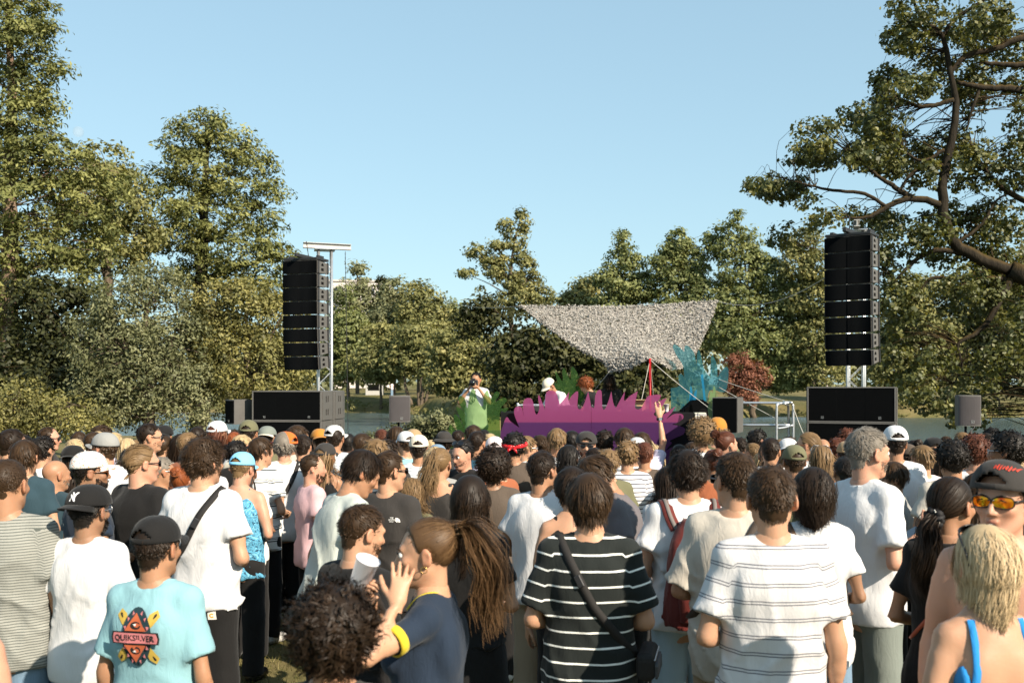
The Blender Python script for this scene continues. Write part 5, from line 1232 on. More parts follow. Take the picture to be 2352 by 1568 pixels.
def make_truss_tower(name, label, base, z0, z1, th, beam_len, beam_th, hoist=None):
    root = empty(name, (base[0], base[1], 0), R(th)); tag(root, label, 'truss tower', 'truss towers carrying the line arrays'); a = .125
    for sx in (-1, 1):
        for sy in (-1, 1): tube('chord', [(np.array([[sx * a, sy * a, z0], [sx * a, sy * a, z1]]), np.full(2, .025))], M_ALU, root)
    for sx, sy, ax in ((-1, -1, 0), (-1, 1, 0), (-1, -1, 1), (1, -1, 1)):
        P = []; zz = z0; k = 0
        while zz < z1:
            t = -a if k % 2 == 0 else a; P.append((t, sy * a, zz) if ax == 0 else (sx * a, t, zz)); zz += .25; k += 1
        tube('lacing', [(np.array(P), np.full(len(P), .009))], M_ALU, root, 6)
    box('top_plate', (-.2, -.2, z1), (.2, .2, z1 + .025), M_ALU, root); box('base_plate', (-.5, -.5, z0 - .03), (.5, .5, z0), M_STEEL, root)
    b = empty('beam', (0, 0, z1 + .03), R(beam_th)); b.parent = root
    L0, L1 = beam_len; box('flange', (-.05, L0, .10), (.05, L1, .112), M_WHT, b, .003); box('flange', (-.05, L0, 0), (.05, L1, .012), M_WHT, b, .003); box('web', (-.006, L0, .013), (.006, L1, .099), M_WHT, b, .002)
    return root

def chain(name, label, a, b, r=.011, m=None):
    n = int((Vector(b) - Vector(a)).length / .045); P = np.linspace(a, b, max(n, 2)); rr = np.where(np.arange(len(P)) % 2, r, r * .55)
    tag(tube(name, [(P, rr)], m or M_STEEL, None, 6), label, 'chain' if 'chain' in name else 'rope')

def make_sub(root_xyz, th, label):
    w, h, d = 1.3, .55, .70; root = empty('subwoofer', root_xyz, R(th)); tag(root, label, 'subwoofer', 'stacked subwoofers'); z = .004
    if 'sub_c' not in _cache:
        _cache['sub_c'] = box_me('cabinet', (-w / 2, -d / 2 + .06, .004), (w / 2, d / 2, h - .002), .008)
        _cache['sub_g'] = box_me('grille', (-.215, -.02, .0), (.215, .02, h - .045), .006); _cache['sub_m'] = cutout_me('port', [(-.22, 0), (.22, 0), (.10, .10), (-.10, .10)], (), h - .05)
        hs = [[(x0, z0), (x0 + .075, z0), (x0 + .075, z0 + .11), (x0, z0 + .11)][::-1] for x0 in (-.10, .02) for z0 in (.10, .34)]
        _cache['sub_s'] = cutout_me('side_panel', [(-.28, .012), (.34, .012), (.34, h - .012), (-.28, h - .012)], hs, .012); _cache['sub_r'] = cutout_me('handle_shade', [(-.14, .06), (.14, .06), (.14, .49), (-.14, .49)], (), .003)
        _cache['sub_t'] = box_me('frame_edge', (-w / 2, -d / 2, 0), (w / 2, -d / 2 + .058, .02), .004); _cache['sub_e'] = box_me('frame_edge', (-.012, -d / 2, .021), (.012, -d / 2 + .058, h - .024), .003)
    c = link('cabinet', _cache['sub_c'], M_CAB, root)
    for q in (-1, 1):
        link('grille', _cache['sub_g'], M_GRL, root, (q * .418, -d / 2 + .03, .022)); link('frame_edge', _cache['sub_e'], M_CAB, root, (q * (w / 2 - .012), 0, 0))
        rot = Matrix(((0, 1, 0, 0), (1, 0, 0, 0), (0, 0, 1, 0), (0, 0, 0, 1)))
        p = link('side_panel', _cache['sub_s'], M_CAB, root); p.matrix_local = Matrix.Translation((w / 2 + .003 if q > 0 else -w / 2 - .015, 0, 0)) @ rot
        p = link('handle_shade', _cache['sub_r'], M_HOLE, root); p.matrix_local = Matrix.Translation((w / 2 + .0005 if q > 0 else -w / 2 - .0035, 0, 0)) @ rot
        logo(root, (q * .42 + (.0), -d / 2 + .007, .075), .036)
    m = link('port', _cache['sub_m'], M_GRL, root); m.matrix_local = Matrix.Translation((0, -d / 2 + .012, .024)) @ Matrix(((1, 0, 0, 0), (0, 0, 1, 0), (0, 1, 0, 0), (0, 0, 0, 1)))
    for zz in (0, h - .022): link('frame_edge', _cache['sub_t'], M_CAB, root, (0, 0, zz))

def riser(xyz, th, w, d, h, label):
    root = empty('riser', xyz, R(th)); tag(root, label, 'riser', 'risers under the subwoofers')
    box('top_board', (-w / 2, -d / 2, h - .03), (w / 2, d / 2, h), M_STEEL, root)
    n = 60; x = np.linspace(-w / 2, w / 2, n); yv = -d / 2 - .012 - .012 * np.sin(x * 34); V = np.concatenate([np.column_stack([x, yv, np.zeros(n)]), np.column_stack([x, yv * 0 - d / 2 - .004, np.full(n, h - .035)])]); i = np.arange(n - 1); obj('skirt', V, [np.stack([i, i + 1, i + n + 1, i + n], 1)], M_BLK, root)
    for sx in (-1, 1):
        for sy in (-1, 1): box('leg', (sx * (w / 2 - .06) - .03, sy * (d / 2 - .06) - .03, 0), (sx * (w / 2 - .06) + .03, sy * (d / 2 - .06) + .03, h - .03), M_STEEL, root)

YL, YR = 19.1, 16.15
pl = W(703, 700, YL); pr = W(1957, 700, YR)
make_array('line_array', 'left hanging line array of eight black speaker boxes with lit sides', (pl.x, YL), W(0, 601, YL).z, -18)
make_array('line_array', 'right hanging line array of eight black speaker boxes seen from the front', (pr.x, YR), W(0, 546, YR).z, -36)
make_truss_tower('truss_tower', 'left silver truss tower with a white steel beam on top', (W(746, 0, YL + .45).x, YL + .45), float(gz(pl.x, YL)) + .03, W(0, 568, YL).z, 14, (-.52, .42), 98)
make_truss_tower('truss_tower', 'right silver truss tower with its beam end poking up', (W(1966, 0, YR + .6).x, YR + .6), float(gz(pr.x, YR)) + .03, W(0, 520, YR).z, -25, (-.45, .35), 8)
a = W(701, 552, YL); chain('hoist_chain', 'short hoist chain holding the left line array', (a.x, YL + .1, a.z), (a.x + .05, YL + .1, W(0, 598, YL).z + .05))
a = W(1957, 500, YR); chain('hoist_chain', 'short hoist chain holding the right line array', (a.x, YR + .12, a.z + .05), (a.x, YR + .12, W(0, 546, YR).z + .06))
a = W(789, 574, YL); chain('hand_chain', 'long hand chain hanging from the left beam to the ground', (a.x, YL + .2, a.z), (a.x + .08, YL + .2, float(gz(a.x, YL))), .009)
zL = W(0, 897, YL - .6).z; zR = W(0, 888, YR - .5).z
ps = W(672, 900, YL - .6); pb = W(752, 900, YL + .2)
gl, gr_ = float(gz(ps.x, YL)), float(gz(pr.x, YR))
make_sub((ps.x, YL - .6, zL - .55), -6, 'top front subwoofer of the left stack under the line array'); make_sub((ps.x, YL - .6, zL - 1.10), -6, 'lower front subwoofer of the left stack half hidden by heads')
make_sub((ps.x + .10, YL + .14, zL - .55), -6, 'top rear subwoofer of the left stack behind the front one'); make_sub((ps.x + .10, YL + .14, zL - 1.10), -6, 'lower rear subwoofer of the left stack behind the front one')
riser((ps.x + .05, YL - .2, gl), -6, 1.5, 1.6, zL - 1.10 - gl, 'black skirted riser under the left subwoofers')
pq = W(1957, 900, YR - .5)
make_sub((pq.x, YR - .5, zR - .55), -22, 'top subwoofer of the right stack below the line array'); make_sub((pq.x, YR - .5, zR - 1.10), -22, 'lower subwoofer of the right stack half hidden by heads')
riser((pq.x, YR - .5, gr_), -22, 1.4, .8, zR - 1.10 - gr_, 'black skirted riser under the right subwoofers')

def pole_speaker(x, y0, y1, Y, w, d, th, label, lit=True, pole=True, ztop=None):
    p = W(x, y0, Y); h = (y1 - y0) * Y / F; root = empty('pole_speaker', (p.x, Y, p.z - h), R(th)); tag(root, label, 'loudspeaker', 'small loudspeakers by the stage')
    # curved front cabinet: outline in plan extruded upward
    pts = [(w / 2 * math.sin(a), -d * .5 + .05 * (1 - math.cos(a * 1.0)) * 0 - .03 * math.cos(a * 1.2)) for a in np.linspace(-1.57, 1.57, 12)]; outl = [(x_ * 1.0, y_) for x_, y_ in pts] + [(w * .38, d * .5), (-w * .38, d * .5)]
    c = link('cabinet', cutout_me('cabinet', outl, (), h), M_CAB, root); c.matrix_local = Matrix(((1, 0, 0, 0), (0, 0, 1, 0), (0, 1, 0, 0), (0, 0, 0, 1)))
    c.matrix_local = Matrix(((1, 0, 0, 0), (0, 0, 1, 0), (0, 1, 0, 0), (0, 0, 0, 1)))
    go_ = [(x_ * .96, y_ - .006) for x_, y_ in pts] + [(x_ * .96, y_ - .001) for x_, y_ in pts[::-1]]; g = link('grille', cutout_me('grille', go_, (), h - .04), plain('lit_speaker_cloth', (.06, .054, .056), .8, bump=.4, bscale=300) if lit else M_GRL, root); g.matrix_local = Matrix(((1, 0, 0, 0), (0, 0, 1, 0), (0, 1, 0, .02), (0, 0, 0, 1)))  # lit speakers get a paler grille colour, the shaded one near-black
    logo(root, (.03, -d * .5 - .042, h * .14), .04)
    if pole:
        g0 = float(gz(p.x, Y)) - (p.z - h); tube('pole', [(np.array([[0, .05, g0], [0, .05, -.0]]), np.full(2, .018))], M_STEEL, root); box('foot', (-.22, -.17, g0), (.22, .27, g0 + .02), M_STEEL, root); tube('cable', [(smooth_path([(w * .3, d * .4, h * .3), (w * .5, d * .5, -.02), (.05, .08, -.15), (.02, .07, -.6)], 16), .008)], M_STEEL, root, 6)
pole_speaker(916, 908, 968, 17.5, .37, .34, 12, 'grey round-backed loudspeaker on a pole in front of the pond')
pole_speaker(2220, 907, 977, 14.5, .31, .34, -10, 'grey loudspeaker on a thin pole at the far right')
pole_speaker(549, 917, 973, 18.5, .34, .38, -45, 'black loudspeaker in shade left of the subwoofer stack', False)

# ------------------------------------------------------------------ stage
YS = 15.6; ZD = .50
x0, x1 = W(1035, 0, 16).x, W(1835, 0, 16).x
st = empty('stage_platform', ((x0 + x1) / 2, 17.5, float(gz(1.5, 17)))); hz = ZD - st.location.z; w2 = (x1 - x0) / 2; tag(st, 'low black stage platform behind the crowd', 'stage')
for i in range(6):
    xa = -w2 + i * (2 * w2 / 6); box('deck_panel', (xa + .003, -2.0, hz - .06), (xa + 2 * w2 / 6 - .003, 2.0, hz), plain('deck_ply', (.05, .045, .04), .7), st)
n = 120; xx = np.linspace(-w2, w2, n); i = np.arange(n - 1)
obj('skirt', np.concatenate([np.column_stack([xx, -2.02 - .02 * np.sin(xx * 22), np.zeros(n)]), np.column_stack([xx, np.full(n, -2.012), np.full(n, hz - .065)])]), [np.stack([i, i + 1, i + n + 1, i + n], 1)], M_BLK, st)
for sx in np.linspace(-w2 + .1, w2 - .1, 4):
    for sy in (-1.8, 0, 1.8): box('leg', (sx - .03, sy - .03, 0), (sx + .03, sy + .03, hz - .061), M_STEEL, st)
# DJ table
ta, tb = W(1152, 948, YS), W(1592, 948, YS); zt_ = ta.z; tbl = empty('dj_table', ((ta.x + tb.x) / 2, YS + .45, ZD)); tw = (tb.x - ta.x) / 2; tag(tbl, 'long black-draped table carrying the DJ equipment', 'table'); th_ = zt_ - ZD
box('table_top', (-tw, -.42, th_ - .04), (tw, .42, th_), M_STEEL, tbl)
n = 140; xx = np.linspace(-tw - .012, tw + .012, n); i = np.arange(n - 1); g0 = -.86
obj('drape', np.concatenate([np.column_stack([xx, -.45 - .018 * np.sin(xx * 13) - .01 * np.sin(xx * 31), np.full(n, g0 + .02)]), np.column_stack([xx, np.full(n, -.437), np.full(n, th_ - .01)]), np.column_stack([xx, np.full(n, -.425), np.full(n, th_ + .006)]), np.column_stack([xx, np.full(n, .42), np.full(n, th_ + .006)])]),
    [np.concatenate([np.stack([i + k * n, i + 1 + k * n, i + n + 1 + k * n, i + n + k * n], 1) for k in range(3)])], M_BLK, tbl)
n = 30; yy = np.linspace(-.43, .42, n); i = np.arange(n - 1)
obj('side_drape', np.concatenate([np.column_stack([tw + .03 + .05 * np.sin(yy * 14), yy, np.full(n, g0 + .02)]), np.column_stack([np.full(n, tw + .016), yy, np.full(n, th_ + .004)])]), [np.stack([i, i + 1, i + n + 1, i + n], 1)], plain('olive_drape', (.07, .075, .035), .9), tbl)
for sx in (-1, 1):
    for sy in (-.36, .36): box('leg', (sx * (tw - .1) - .02, sy - .02, 0), (sx * (tw - .1) + .02, sy + .02, th_ - .041), M_STEEL, tbl)

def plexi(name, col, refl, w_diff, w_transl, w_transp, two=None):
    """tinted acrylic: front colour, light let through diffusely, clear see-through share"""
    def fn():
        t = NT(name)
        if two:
            sx_ = t.node('SeparateXYZ'); t.l.new(t.coord('Object'), sx_.inputs[0]); refl_ = t.mix(t.ramp(sx_.outputs[2], [(two[0] - .02, (0, 0, 0)), (two[0] + .02, (1, 1, 1))]), refl, two[1])  # dark cloth behind and glow above painted as two tones by height
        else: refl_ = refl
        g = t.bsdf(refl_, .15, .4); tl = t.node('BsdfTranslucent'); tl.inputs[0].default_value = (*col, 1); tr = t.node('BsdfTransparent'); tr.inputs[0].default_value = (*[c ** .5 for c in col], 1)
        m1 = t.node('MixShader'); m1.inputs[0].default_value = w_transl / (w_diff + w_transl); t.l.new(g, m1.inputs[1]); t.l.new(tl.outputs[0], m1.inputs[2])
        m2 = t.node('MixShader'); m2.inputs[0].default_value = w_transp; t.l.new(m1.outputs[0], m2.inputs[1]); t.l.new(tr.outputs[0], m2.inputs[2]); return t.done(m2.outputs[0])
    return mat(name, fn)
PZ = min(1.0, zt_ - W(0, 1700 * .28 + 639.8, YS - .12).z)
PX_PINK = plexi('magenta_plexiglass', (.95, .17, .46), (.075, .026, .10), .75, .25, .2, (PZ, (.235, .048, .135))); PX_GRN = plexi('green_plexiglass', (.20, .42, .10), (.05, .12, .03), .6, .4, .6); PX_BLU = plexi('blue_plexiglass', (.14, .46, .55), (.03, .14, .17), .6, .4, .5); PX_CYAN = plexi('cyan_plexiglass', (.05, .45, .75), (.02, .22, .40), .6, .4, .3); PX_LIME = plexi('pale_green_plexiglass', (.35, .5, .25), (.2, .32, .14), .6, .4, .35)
def zz6(p): return (p[0] * .28 + 1016.1, p[1] * .28 + 639.8)
def zz2(p): return (p[0] * .18597 + 1467.7, p[1] * .18597 + 752.7)
def rounded(P, n=6):
    """closed outline; (x, y, 's') marks a sharp corner"""
    m = len(P); k0 = next((i for i, p in enumerate(P) if len(p) > 2), 0); P = list(P[k0:]) + list(P[:k0]) + [P[k0]]; out = []; run = [P[0][:2]]
    for p in P[1:]:
        run.append(p[:2])
        if len(p) > 2 or p is P[-1]:
            if len(run) == 2: out.append(run[0])
            else:
                S_ = smooth_path(run, n * (len(run) - 1)); out += [tuple(q) for q in S_[:-1]]
            run = [p[:2]]
    return out
def flat_shape(name, label, P, Y, m, conv, cat, thick=.010, group=None, yaw=0, stand=None):
    pts = [conv(p) + ((p[2],) if len(p) > 2 else ()) for p in P]; Wp = []
    for p in rounded(pts):
        w = W(p[0], p[1], Y); Wp.append((w.x, w.z))
    cx, cz = sum(p[0] for p in Wp) / len(Wp), min(p[1] for p in Wp)
    root = empty(name, (cx, Y, cz), R(yaw)); tag(root, label, cat, group); pan = link('panel', cutout_me('panel', [(x - cx, z - cz) for x, z in Wp], (), 0), m, root)
    n = len(Wp); V = np.array([(x - cx, y_, z - cz) for y_ in (.0005, thick) for x, z in Wp]); i = np.arange(n); obj('polished_edge', V, [np.stack([i, (i + 1) % n, (i + 1) % n + n, i + n], 1)], m, pan, False)
    for sx in (stand or ()): box('stand_post', (sx - .015, thick + .002, min(0, ZD - cz)), (sx + .015, thick + .032, .5), M_STEEL, root)
    return root
Lp = [(470, 1700, 's'), (470, 1330), (505, 1180), (530, 1135), (560, 1170), (632, 1222, 's'), (590, 1110), (600, 1055), (650, 1055), (668, 1135, 's'), (660, 1040), (680, 985), (735, 990), (760, 1095), (778, 1110), (795, 1060), (785, 975), (797, 962), (842, 1078, 's'), (842, 1000), (860, 925), (925, 925), (955, 1000), (962, 1030, 's'), (1000, 985), (1040, 928, 's'), (1035, 1000), (1060, 960), (1100, 925), (1114, 940), (1108, 1050), (1135, 1068), (1165, 1020), (1196, 926, 's'), (1212, 1000), (1220, 1050, 's'), (1220, 1700, 's')]
Rp = [(1222, 1700, 's'), (1222, 1050, 's'), (1245, 1055), (1255, 960), (1275, 918), (1305, 925), (1312, 1050), (1330, 1072), (1360, 1010), (1386, 924, 's'), (1400, 1010), (1422, 1055), (1450, 1010), (1497, 924, 's'), (1492, 1000), (1540, 960), (1602, 924, 's'), (1580, 1030), (1590, 1068), (1630, 1060), (1680, 970), (1720, 955), (1788, 952), (1780, 990), (1740, 1032), (1790, 1000), (1842, 978, 's'), (1800, 1050), (1735, 1105), (1760, 1128), (1820, 1110), (1912, 1046, 's'), (1880, 1100), (1838, 1150), (1900, 1110), (1965, 1110), (1975, 1145), (1930, 1180), (1885, 1195), (1940, 1205), (1990, 1230), (1975, 1275), (1900, 1310), (1868, 1330), (1880, 1350), (1832, 1410), (1900, 1380), (1870, 1500), (1800, 1560), (1790, 1700, 's')]
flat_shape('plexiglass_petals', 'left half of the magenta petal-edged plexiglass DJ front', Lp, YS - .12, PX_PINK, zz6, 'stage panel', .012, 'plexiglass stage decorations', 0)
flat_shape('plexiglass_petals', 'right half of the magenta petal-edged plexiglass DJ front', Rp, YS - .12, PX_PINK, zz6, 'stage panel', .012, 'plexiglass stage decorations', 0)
Gp = [(60, 1500, 's'), (50, 1260), (65, 1195), (95, 1230), (130, 1280), (95, 1150), (105, 1110), (140, 1150), (185, 1230), (120, 1080), (120, 1050), (165, 1080), (195, 1120), (135, 1010), (145, 960), (185, 985), (205, 1060), (230, 930), (262, 910), (290, 1000), (330, 1050), (340, 960), (370, 915), (395, 980), (440, 925), (470, 945), (430, 1010), (500, 975), (530, 1000), (480, 1060), (540, 1060), (515, 1095), (470, 1120), (490, 1500, 's')]
flat_shape('plexiglass_leaves', 'green plexiglass leaf shape in front of the photographer', Gp, YS - .15, PX_GRN, zz6, 'stage panel', .010, 'plexiglass stage decorations')
G2 = [(870, 1060, 's'), (900, 960), (830, 870), (850, 850), (905, 900), (865, 820), (880, 795), (940, 860), (925, 770), (935, 765), (985, 840), (985, 760), (1000, 735), (1050, 830), (1055, 740), (1075, 725), (1120, 800), (1135, 860), (1175, 800), (1210, 790), (1215, 840), (1180, 920), (1200, 1060, 's')]
flat_shape('plexiglass_leaves', 'green plexiglass leaf fan standing behind the DJ', G2, YS + 1.9, PX_GRN, zz6, 'stage panel', .010, 'plexiglass stage decorations')
Bp = [(395, 1035, 's'), (393, 745, 's'), (495, 715), (487, 600), (510, 570), (545, 590), (562, 640, 's'), (545, 470), (470, 350), (420, 240), (440, 205), (500, 240), (560, 300, 's'), (565, 235), (600, 220), (680, 310), (712, 465, 's'), (718, 330), (738, 272), (765, 340), (800, 500), (862, 590), (885, 540), (890, 400), (905, 340), (960, 450), (970, 612, 's'), (1040, 510), (1085, 482), (1105, 540), (1095, 690), (1065, 785), (1000, 790), (930, 765), (860, 800), (832, 1035, 's')]
flat_shape('plexiglass_coral', 'tall translucent blue plexiglass coral shape right of the DJ', Bp, YS + .95, PX_BLU, zz2, 'stage panel', .012, 'plexiglass stage decorations')
def spike(label, P, Y, m): flat_shape('plexiglass_reed', label, P, Y, m, zz2, 'stage panel', .01, 'plexiglass stage decorations')
spike('bright blue plexiglass rod leaning before the coral shape', [(765, 580, 's'), (790, 572, 's'), (826, 900, 's'), (800, 900, 's')], YS + .8, PX_CYAN)
spike('tallest bright blue plexiglass blade on the stage floor', [(618, 1040, 's'), (625, 820), (640, 720), (662, 800), (680, 1040, 's')], YS + .75, PX_CYAN)
spike('curved bright blue plexiglass blade beside the tallest', [(668, 1040, 's'), (672, 850), (705, 765), (712, 800), (690, 1040, 's')], YS + .7, PX_CYAN)
spike('thin pale blue plexiglass blade left of the tallest', [(596, 1040, 's'), (588, 800, 's'), (602, 870), (612, 1040, 's')], YS + .72, PX_BLU)
spike('short pale blue plexiglass blade nearest the white cup', [(542, 1040, 's'), (552, 910, 's'), (572, 1040, 's')], YS + .68, PX_BLU)
spike('pale green plexiglass blade in front of the black monitor', [(862, 1120, 's'), (850, 990), (868, 920), (858, 900), (885, 775, 's'), (905, 800), (912, 860), (918, 1120, 's')], YS - .55, PX_LIME)
spike('tall pale green plexiglass blade behind the black monitor', [(905, 900, 's'), (915, 760), (925, 715, 's'), (945, 760), (950, 900, 's')], YS - .1, PX_LIME)
spike('short pale green plexiglass blade behind the black monitor', [(955, 900, 's'), (962, 785, 's'), (975, 900, 's')], YS - .12, PX_LIME)

# monitors and small stage gear
def monitor(x, y0, y1, Y, w, th, label, wedge):
    p = W(x, y1, Y); h = (y1 - y0) * Y / F; root = empty('stage_monitor', (p.x, Y, p.z), R(th)); tag(root, label, 'loudspeaker', 'stage monitors')
    if wedge: outl = [(-.30, 0), (.28, 0), (.30, .10), (.02, h), (-.12, h * .95), (-.30, .12)]
    else: outl = [(-.26, 0), (.26, 0), (.26, h), (-.26, h)]
    c = link('cabinet', cutout_me('cabinet', outl, (), w), M_CAB if not wedge else M_GRL, root)
    if wedge: c.matrix_local = Matrix.Translation((0, -w / 2, 0))
    else:
        c.matrix_local = Matrix.Translation((-w / 2, 0, 0)) @ Matrix(((0, 1, 0, 0), (1, 0, 0, 0), (0, 0, 1, 0), (0, 0, 0, 1)))
        box('grille', (-w / 2 + .01, -.275, .012), (w / 2 - .01, -.261, h - .012), M_GRL, root)
    if wedge: 
        V, Q = dome(.07, .07, .05, (0, 0, 0), .0, 20, 5, seam=False); o = obj('handle_shade', V, [Q], M_HOLE, root, loc=(.02, -w / 2 - .001, h * .3), rot=(R(90), 0, 0)); o.scale = (1, 1, .1)
    if not wedge: tube('stand', [(np.array([[0, 0, float(gz(p.x, Y)) - p.z], [0, 0, -.002]]), np.full(2, .03))], M_STEEL, root)
if 1:
    monitor(1672, 912, 992, 14.9, .37, -22, 'black box monitor with a lit grey side on a stand right of the DJ table', False)
    monitor(1607, 917, 960, 16.0, .34, 0, 'black wedge monitor at the right end of the DJ table', True)
zt2 = zt_ + .012
def cup(x, yb, Y, label, m, r=.042, h=.12, loc=None, rot=None, group=None):
    p = W(x, yb, Y) if loc is None else Vector(loc); a = np.linspace(0, 6.2832, 20, endpoint=False); prof = [(.0, .004), (r * .72, 0), (r * .74, .004), (r, h), (r + .002, h), (r + .002, h - .006), (r - .003, h - .002), (r * .7, .008), (0, .008)]
    V = np.concatenate([np.column_stack([q[0] * np.cos(a), q[0] * np.sin(a), np.full(20, q[1])]) for q in prof]); idx = np.arange(20 * len(prof)).reshape(-1, 20); j = (np.arange(20) + 1) % 20
    o = obj('cup', V, [np.stack([idx[:-1], idx[:-1][:, j], idx[1:][:, j], idx[1:]], -1).reshape(-1, 4)], m, None, True, None, p, rot); tag(o, label, 'cup', group); return o
pc = W(1531, 945, YS + .25); cup(0, 0, 0, 'white plastic cup standing on the right of the DJ table', plain('white_plastic', (.72, .72, .73), .35), loc=(pc.x, YS + .25, zt2))
pb_ = W(1463, 0, YS + .5); bx_ = empty('cardboard_box', (pb_.x, YS + .5, zt2), R(18)); tag(bx_, 'small tan cardboard box on the DJ table behind the petals', 'box'); M_CARD = plain('cardboard', (.52, .36, .20), .85)
box('carton', (-.11, -.09, 0), (.11, .09, .19), M_CARD, bx_, .004); box('flap', (-.11, -.21, .186), (.11, -.093, .19), M_CARD, bx_, .001); box('flap', (-.11, .093, .186), (.11, .2, .19), M_CARD, bx_, .001)
for k, (x, w_, nm) in enumerate(((1230, .32, 'media player at the left end of the DJ table'), (1310, .34, 'media player in front of the man in the white tee'), (1385, .40, 'mixer in the middle of the DJ table'), (1450, .30, 'media player next to the cardboard box'))):
    p = W(x, 0, YS + .4); r_ = empty('dj_player' if 'player' in nm else 'dj_mixer', (p.x, YS + .42, zt2)); tag(r_, 'black ' + nm, 'DJ equipment', 'DJ equipment on the table'); box('case', (-w_ / 2, -.2, 0), (w_ / 2, .2, .09), M_STEEL, r_)
    V, Q = dome(.09, .09, .016, (0, 0, 0), 0, 28, 5, seam=False); obj('jog_wheel', V, [Q], plain('grey_plastic', (.12, .12, .125), .4), r_, loc=(0, -.04, .091))
    for q in range(5): V, Q = dome(.011, .011, .018, (0, 0, 0), 0, 10, 4, seam=False); obj('knob', V, [Q], M_CAB, r_, loc=(-w_ / 2 + .04 + q * w_ * .2, .13, .091))
for k in range(5):
    p = W(1605, 0, YS - .1); tag(box('book', (-.09, -.07, 0), (.09, .07, .022), plain('paper_%d' % (k % 2), (.55 - .1 * (k % 2), .54 - .1 * (k % 2), .46), .8), None, .003, (p.x + .01 * (k % 2) + .05, YS + .1, zt2 - .125 + k * .0235), (0, 0, .06 * (k % 3) - .05)), ['lowest', 'second lowest', 'middle', 'second highest', 'topmost'][k] + ' pale book of the little stack at the right end of the table', 'book', 'stack of books beside the table')
p = W(1605, 0, YS); sh = empty('book_stand', (p.x + .05, YS + .1, ZD)); tag(sh, 'small black stand under the stack of books', 'stand'); hh = zt2 - .127 - ZD; box('top', (-.1, -.08, hh - .02), (.1, .08, hh), M_STEEL, sh); box('leg', (-.02, -.02, 0), (.02, .02, hh - .02), M_STEEL, sh); box('foot', (-.1, -.08, 0.0), (.1, .08, .015), M_STEEL, sh)
rng = np.random.default_rng(5); p = W(1510, 0, YS + .3); P = np.cumsum(rng.normal(0, .05, (26, 3)), 0) * np.array([.9, .5, 0]); P[:, 2] = .012 + .02 * rng.random(26); P -= P.mean(0) * np.array([1, 1, 0])
tag(tube('cable_coil', [(smooth_path(P, 120), .007)], M_STEEL, None, 6, (p.x, YS + .42, zt2)), 'tangle of black cable lying beside the white cup', 'cable')

# rails
def rail(label, paths, parent=None):
    root = empty('guard_rail', (0, 0, 0)); tag(root, label, 'railing', 'aluminium stage railings'); o = np.array(paths[0][0]); root.location = o
    for pth in paths: tube('rail_tube', [(smooth_path(pth, max(2, len(pth) * 5)) - o, .019)], M_ALU, root, 8)
Yr = 15.3; q = lambda x, y, Y=Yr: tuple(W(x, y, Y)); gq = lambda x, Y=Yr: (q(x, 0, Y)[0], Y, ZD)
rail('aluminium guard rail at the right end of the stage', [[q(1640, 925, 15.6), q(1700, 925, 15.5), q(1815, 925)], [q(1703, 976, 15.5), q(1815, 976)], [gq(1784), q(1784, 945), q(1788, 929), q(1797, 926), q(1806, 929), q(1811, 945, 15.8), gq(1811, 15.8)], [gq(1822), q(1822, 950), q(1820, 928), q(1815, 924), q(1800, 923, 15.8)], [q(1786, 984), q(1805, 981), q(1821, 976)]])
rail('bent aluminium rail end at the left of the DJ table', [[(q(1189, 0, 17.5)[0], 17.5, ZD), q(1189, 938, 17.5), q(1193, 931, 17.5), q(1225, 930, 17.5), q(1300, 930, 17.5)], [(q(1300, 0, 17.5)[0], 17.5, ZD), q(1300, 931, 17.5)]])

# reflective camouflage net
rng = np.random.default_rng(9)
def crv(P, n):
    return smooth_path([tuple(W(x, y, Y)) for x, y, Y in P], n)
nu, nv = 150, 84
def res(P, n):
    d = np.r_[0, np.cumsum(np.linalg.norm(np.diff(P, axis=0), axis=1))]; t = np.linspace(0, d[-1], n); return np.stack([np.interp(t, d, P[:, k]) for k in range(3)], 1)
top = res(crv([(1195, 703, 19.2), (1300, 704, 19.3), (1430, 704, 19.3), (1560, 698, 19.2), (1646, 691, 19.0)], 80), nu); bot = res(crv([(1400, 853, 16.9), (1440, 848, 16.6), (1493, 826, 16.4), (1545, 845, 16.7), (1576, 838, 17.3)], 80), nu)
lef = res(crv([(1195, 703, 19.2), (1250, 745, 18.6), (1320, 795, 17.8), (1382, 828, 17.1), (1400, 853, 16.9)], 80), nv); rig = res(crv([(1646, 691, 19.0), (1628, 740, 18.4), (1606, 790, 17.8), (1588, 820, 17.4), (1576, 838, 17.3)], 80), nv)
u = np.linspace(0, 1, nu)[:, None, None]; v = np.linspace(0, 1, nv)[None, :, None]
G = (1 - v) * top[:, None] + v * bot[:, None] + (1 - u) * lef[None] + u * rig[None] - ((1 - u) * (1 - v) * top[0] + u * (1 - v) * top[-1] + (1 - u) * v * bot[0] + u * v * bot[-1])
sag = (np.sin(np.pi * u) * np.sin(np.pi * v))[..., 0]; G[..., 2] -= .10 * sag; G += rng.normal(0, .005, G.shape)
net = empty('camouflage_net', tuple(top[0])); tag(net, 'shimmering silver-beige camouflage net stretched as a canopy over the stage', 'net'); o3 = top[0]
idx = np.arange(nu * nv).reshape(nu, nv); Q = np.stack([idx[:-1, :-1], idx[1:, :-1], idx[1:, 1:], idx[:-1, 1:]], -1).reshape(-1, 4); Q = Q[rng.random(len(Q)) > .2]
def net_mat():
    t = NT('net_fabric'); n_ = t.noise(30, 3, vec=t.coord()); col = t.mix(n_, (.18, .16, .14), (.30, .275, .245)); return t.done(t.bsdf(col, .7, .3))
obj('mesh_sheet', G.reshape(-1, 3) - o3, [Q], mat('net_fabric', net_mat), net, False)
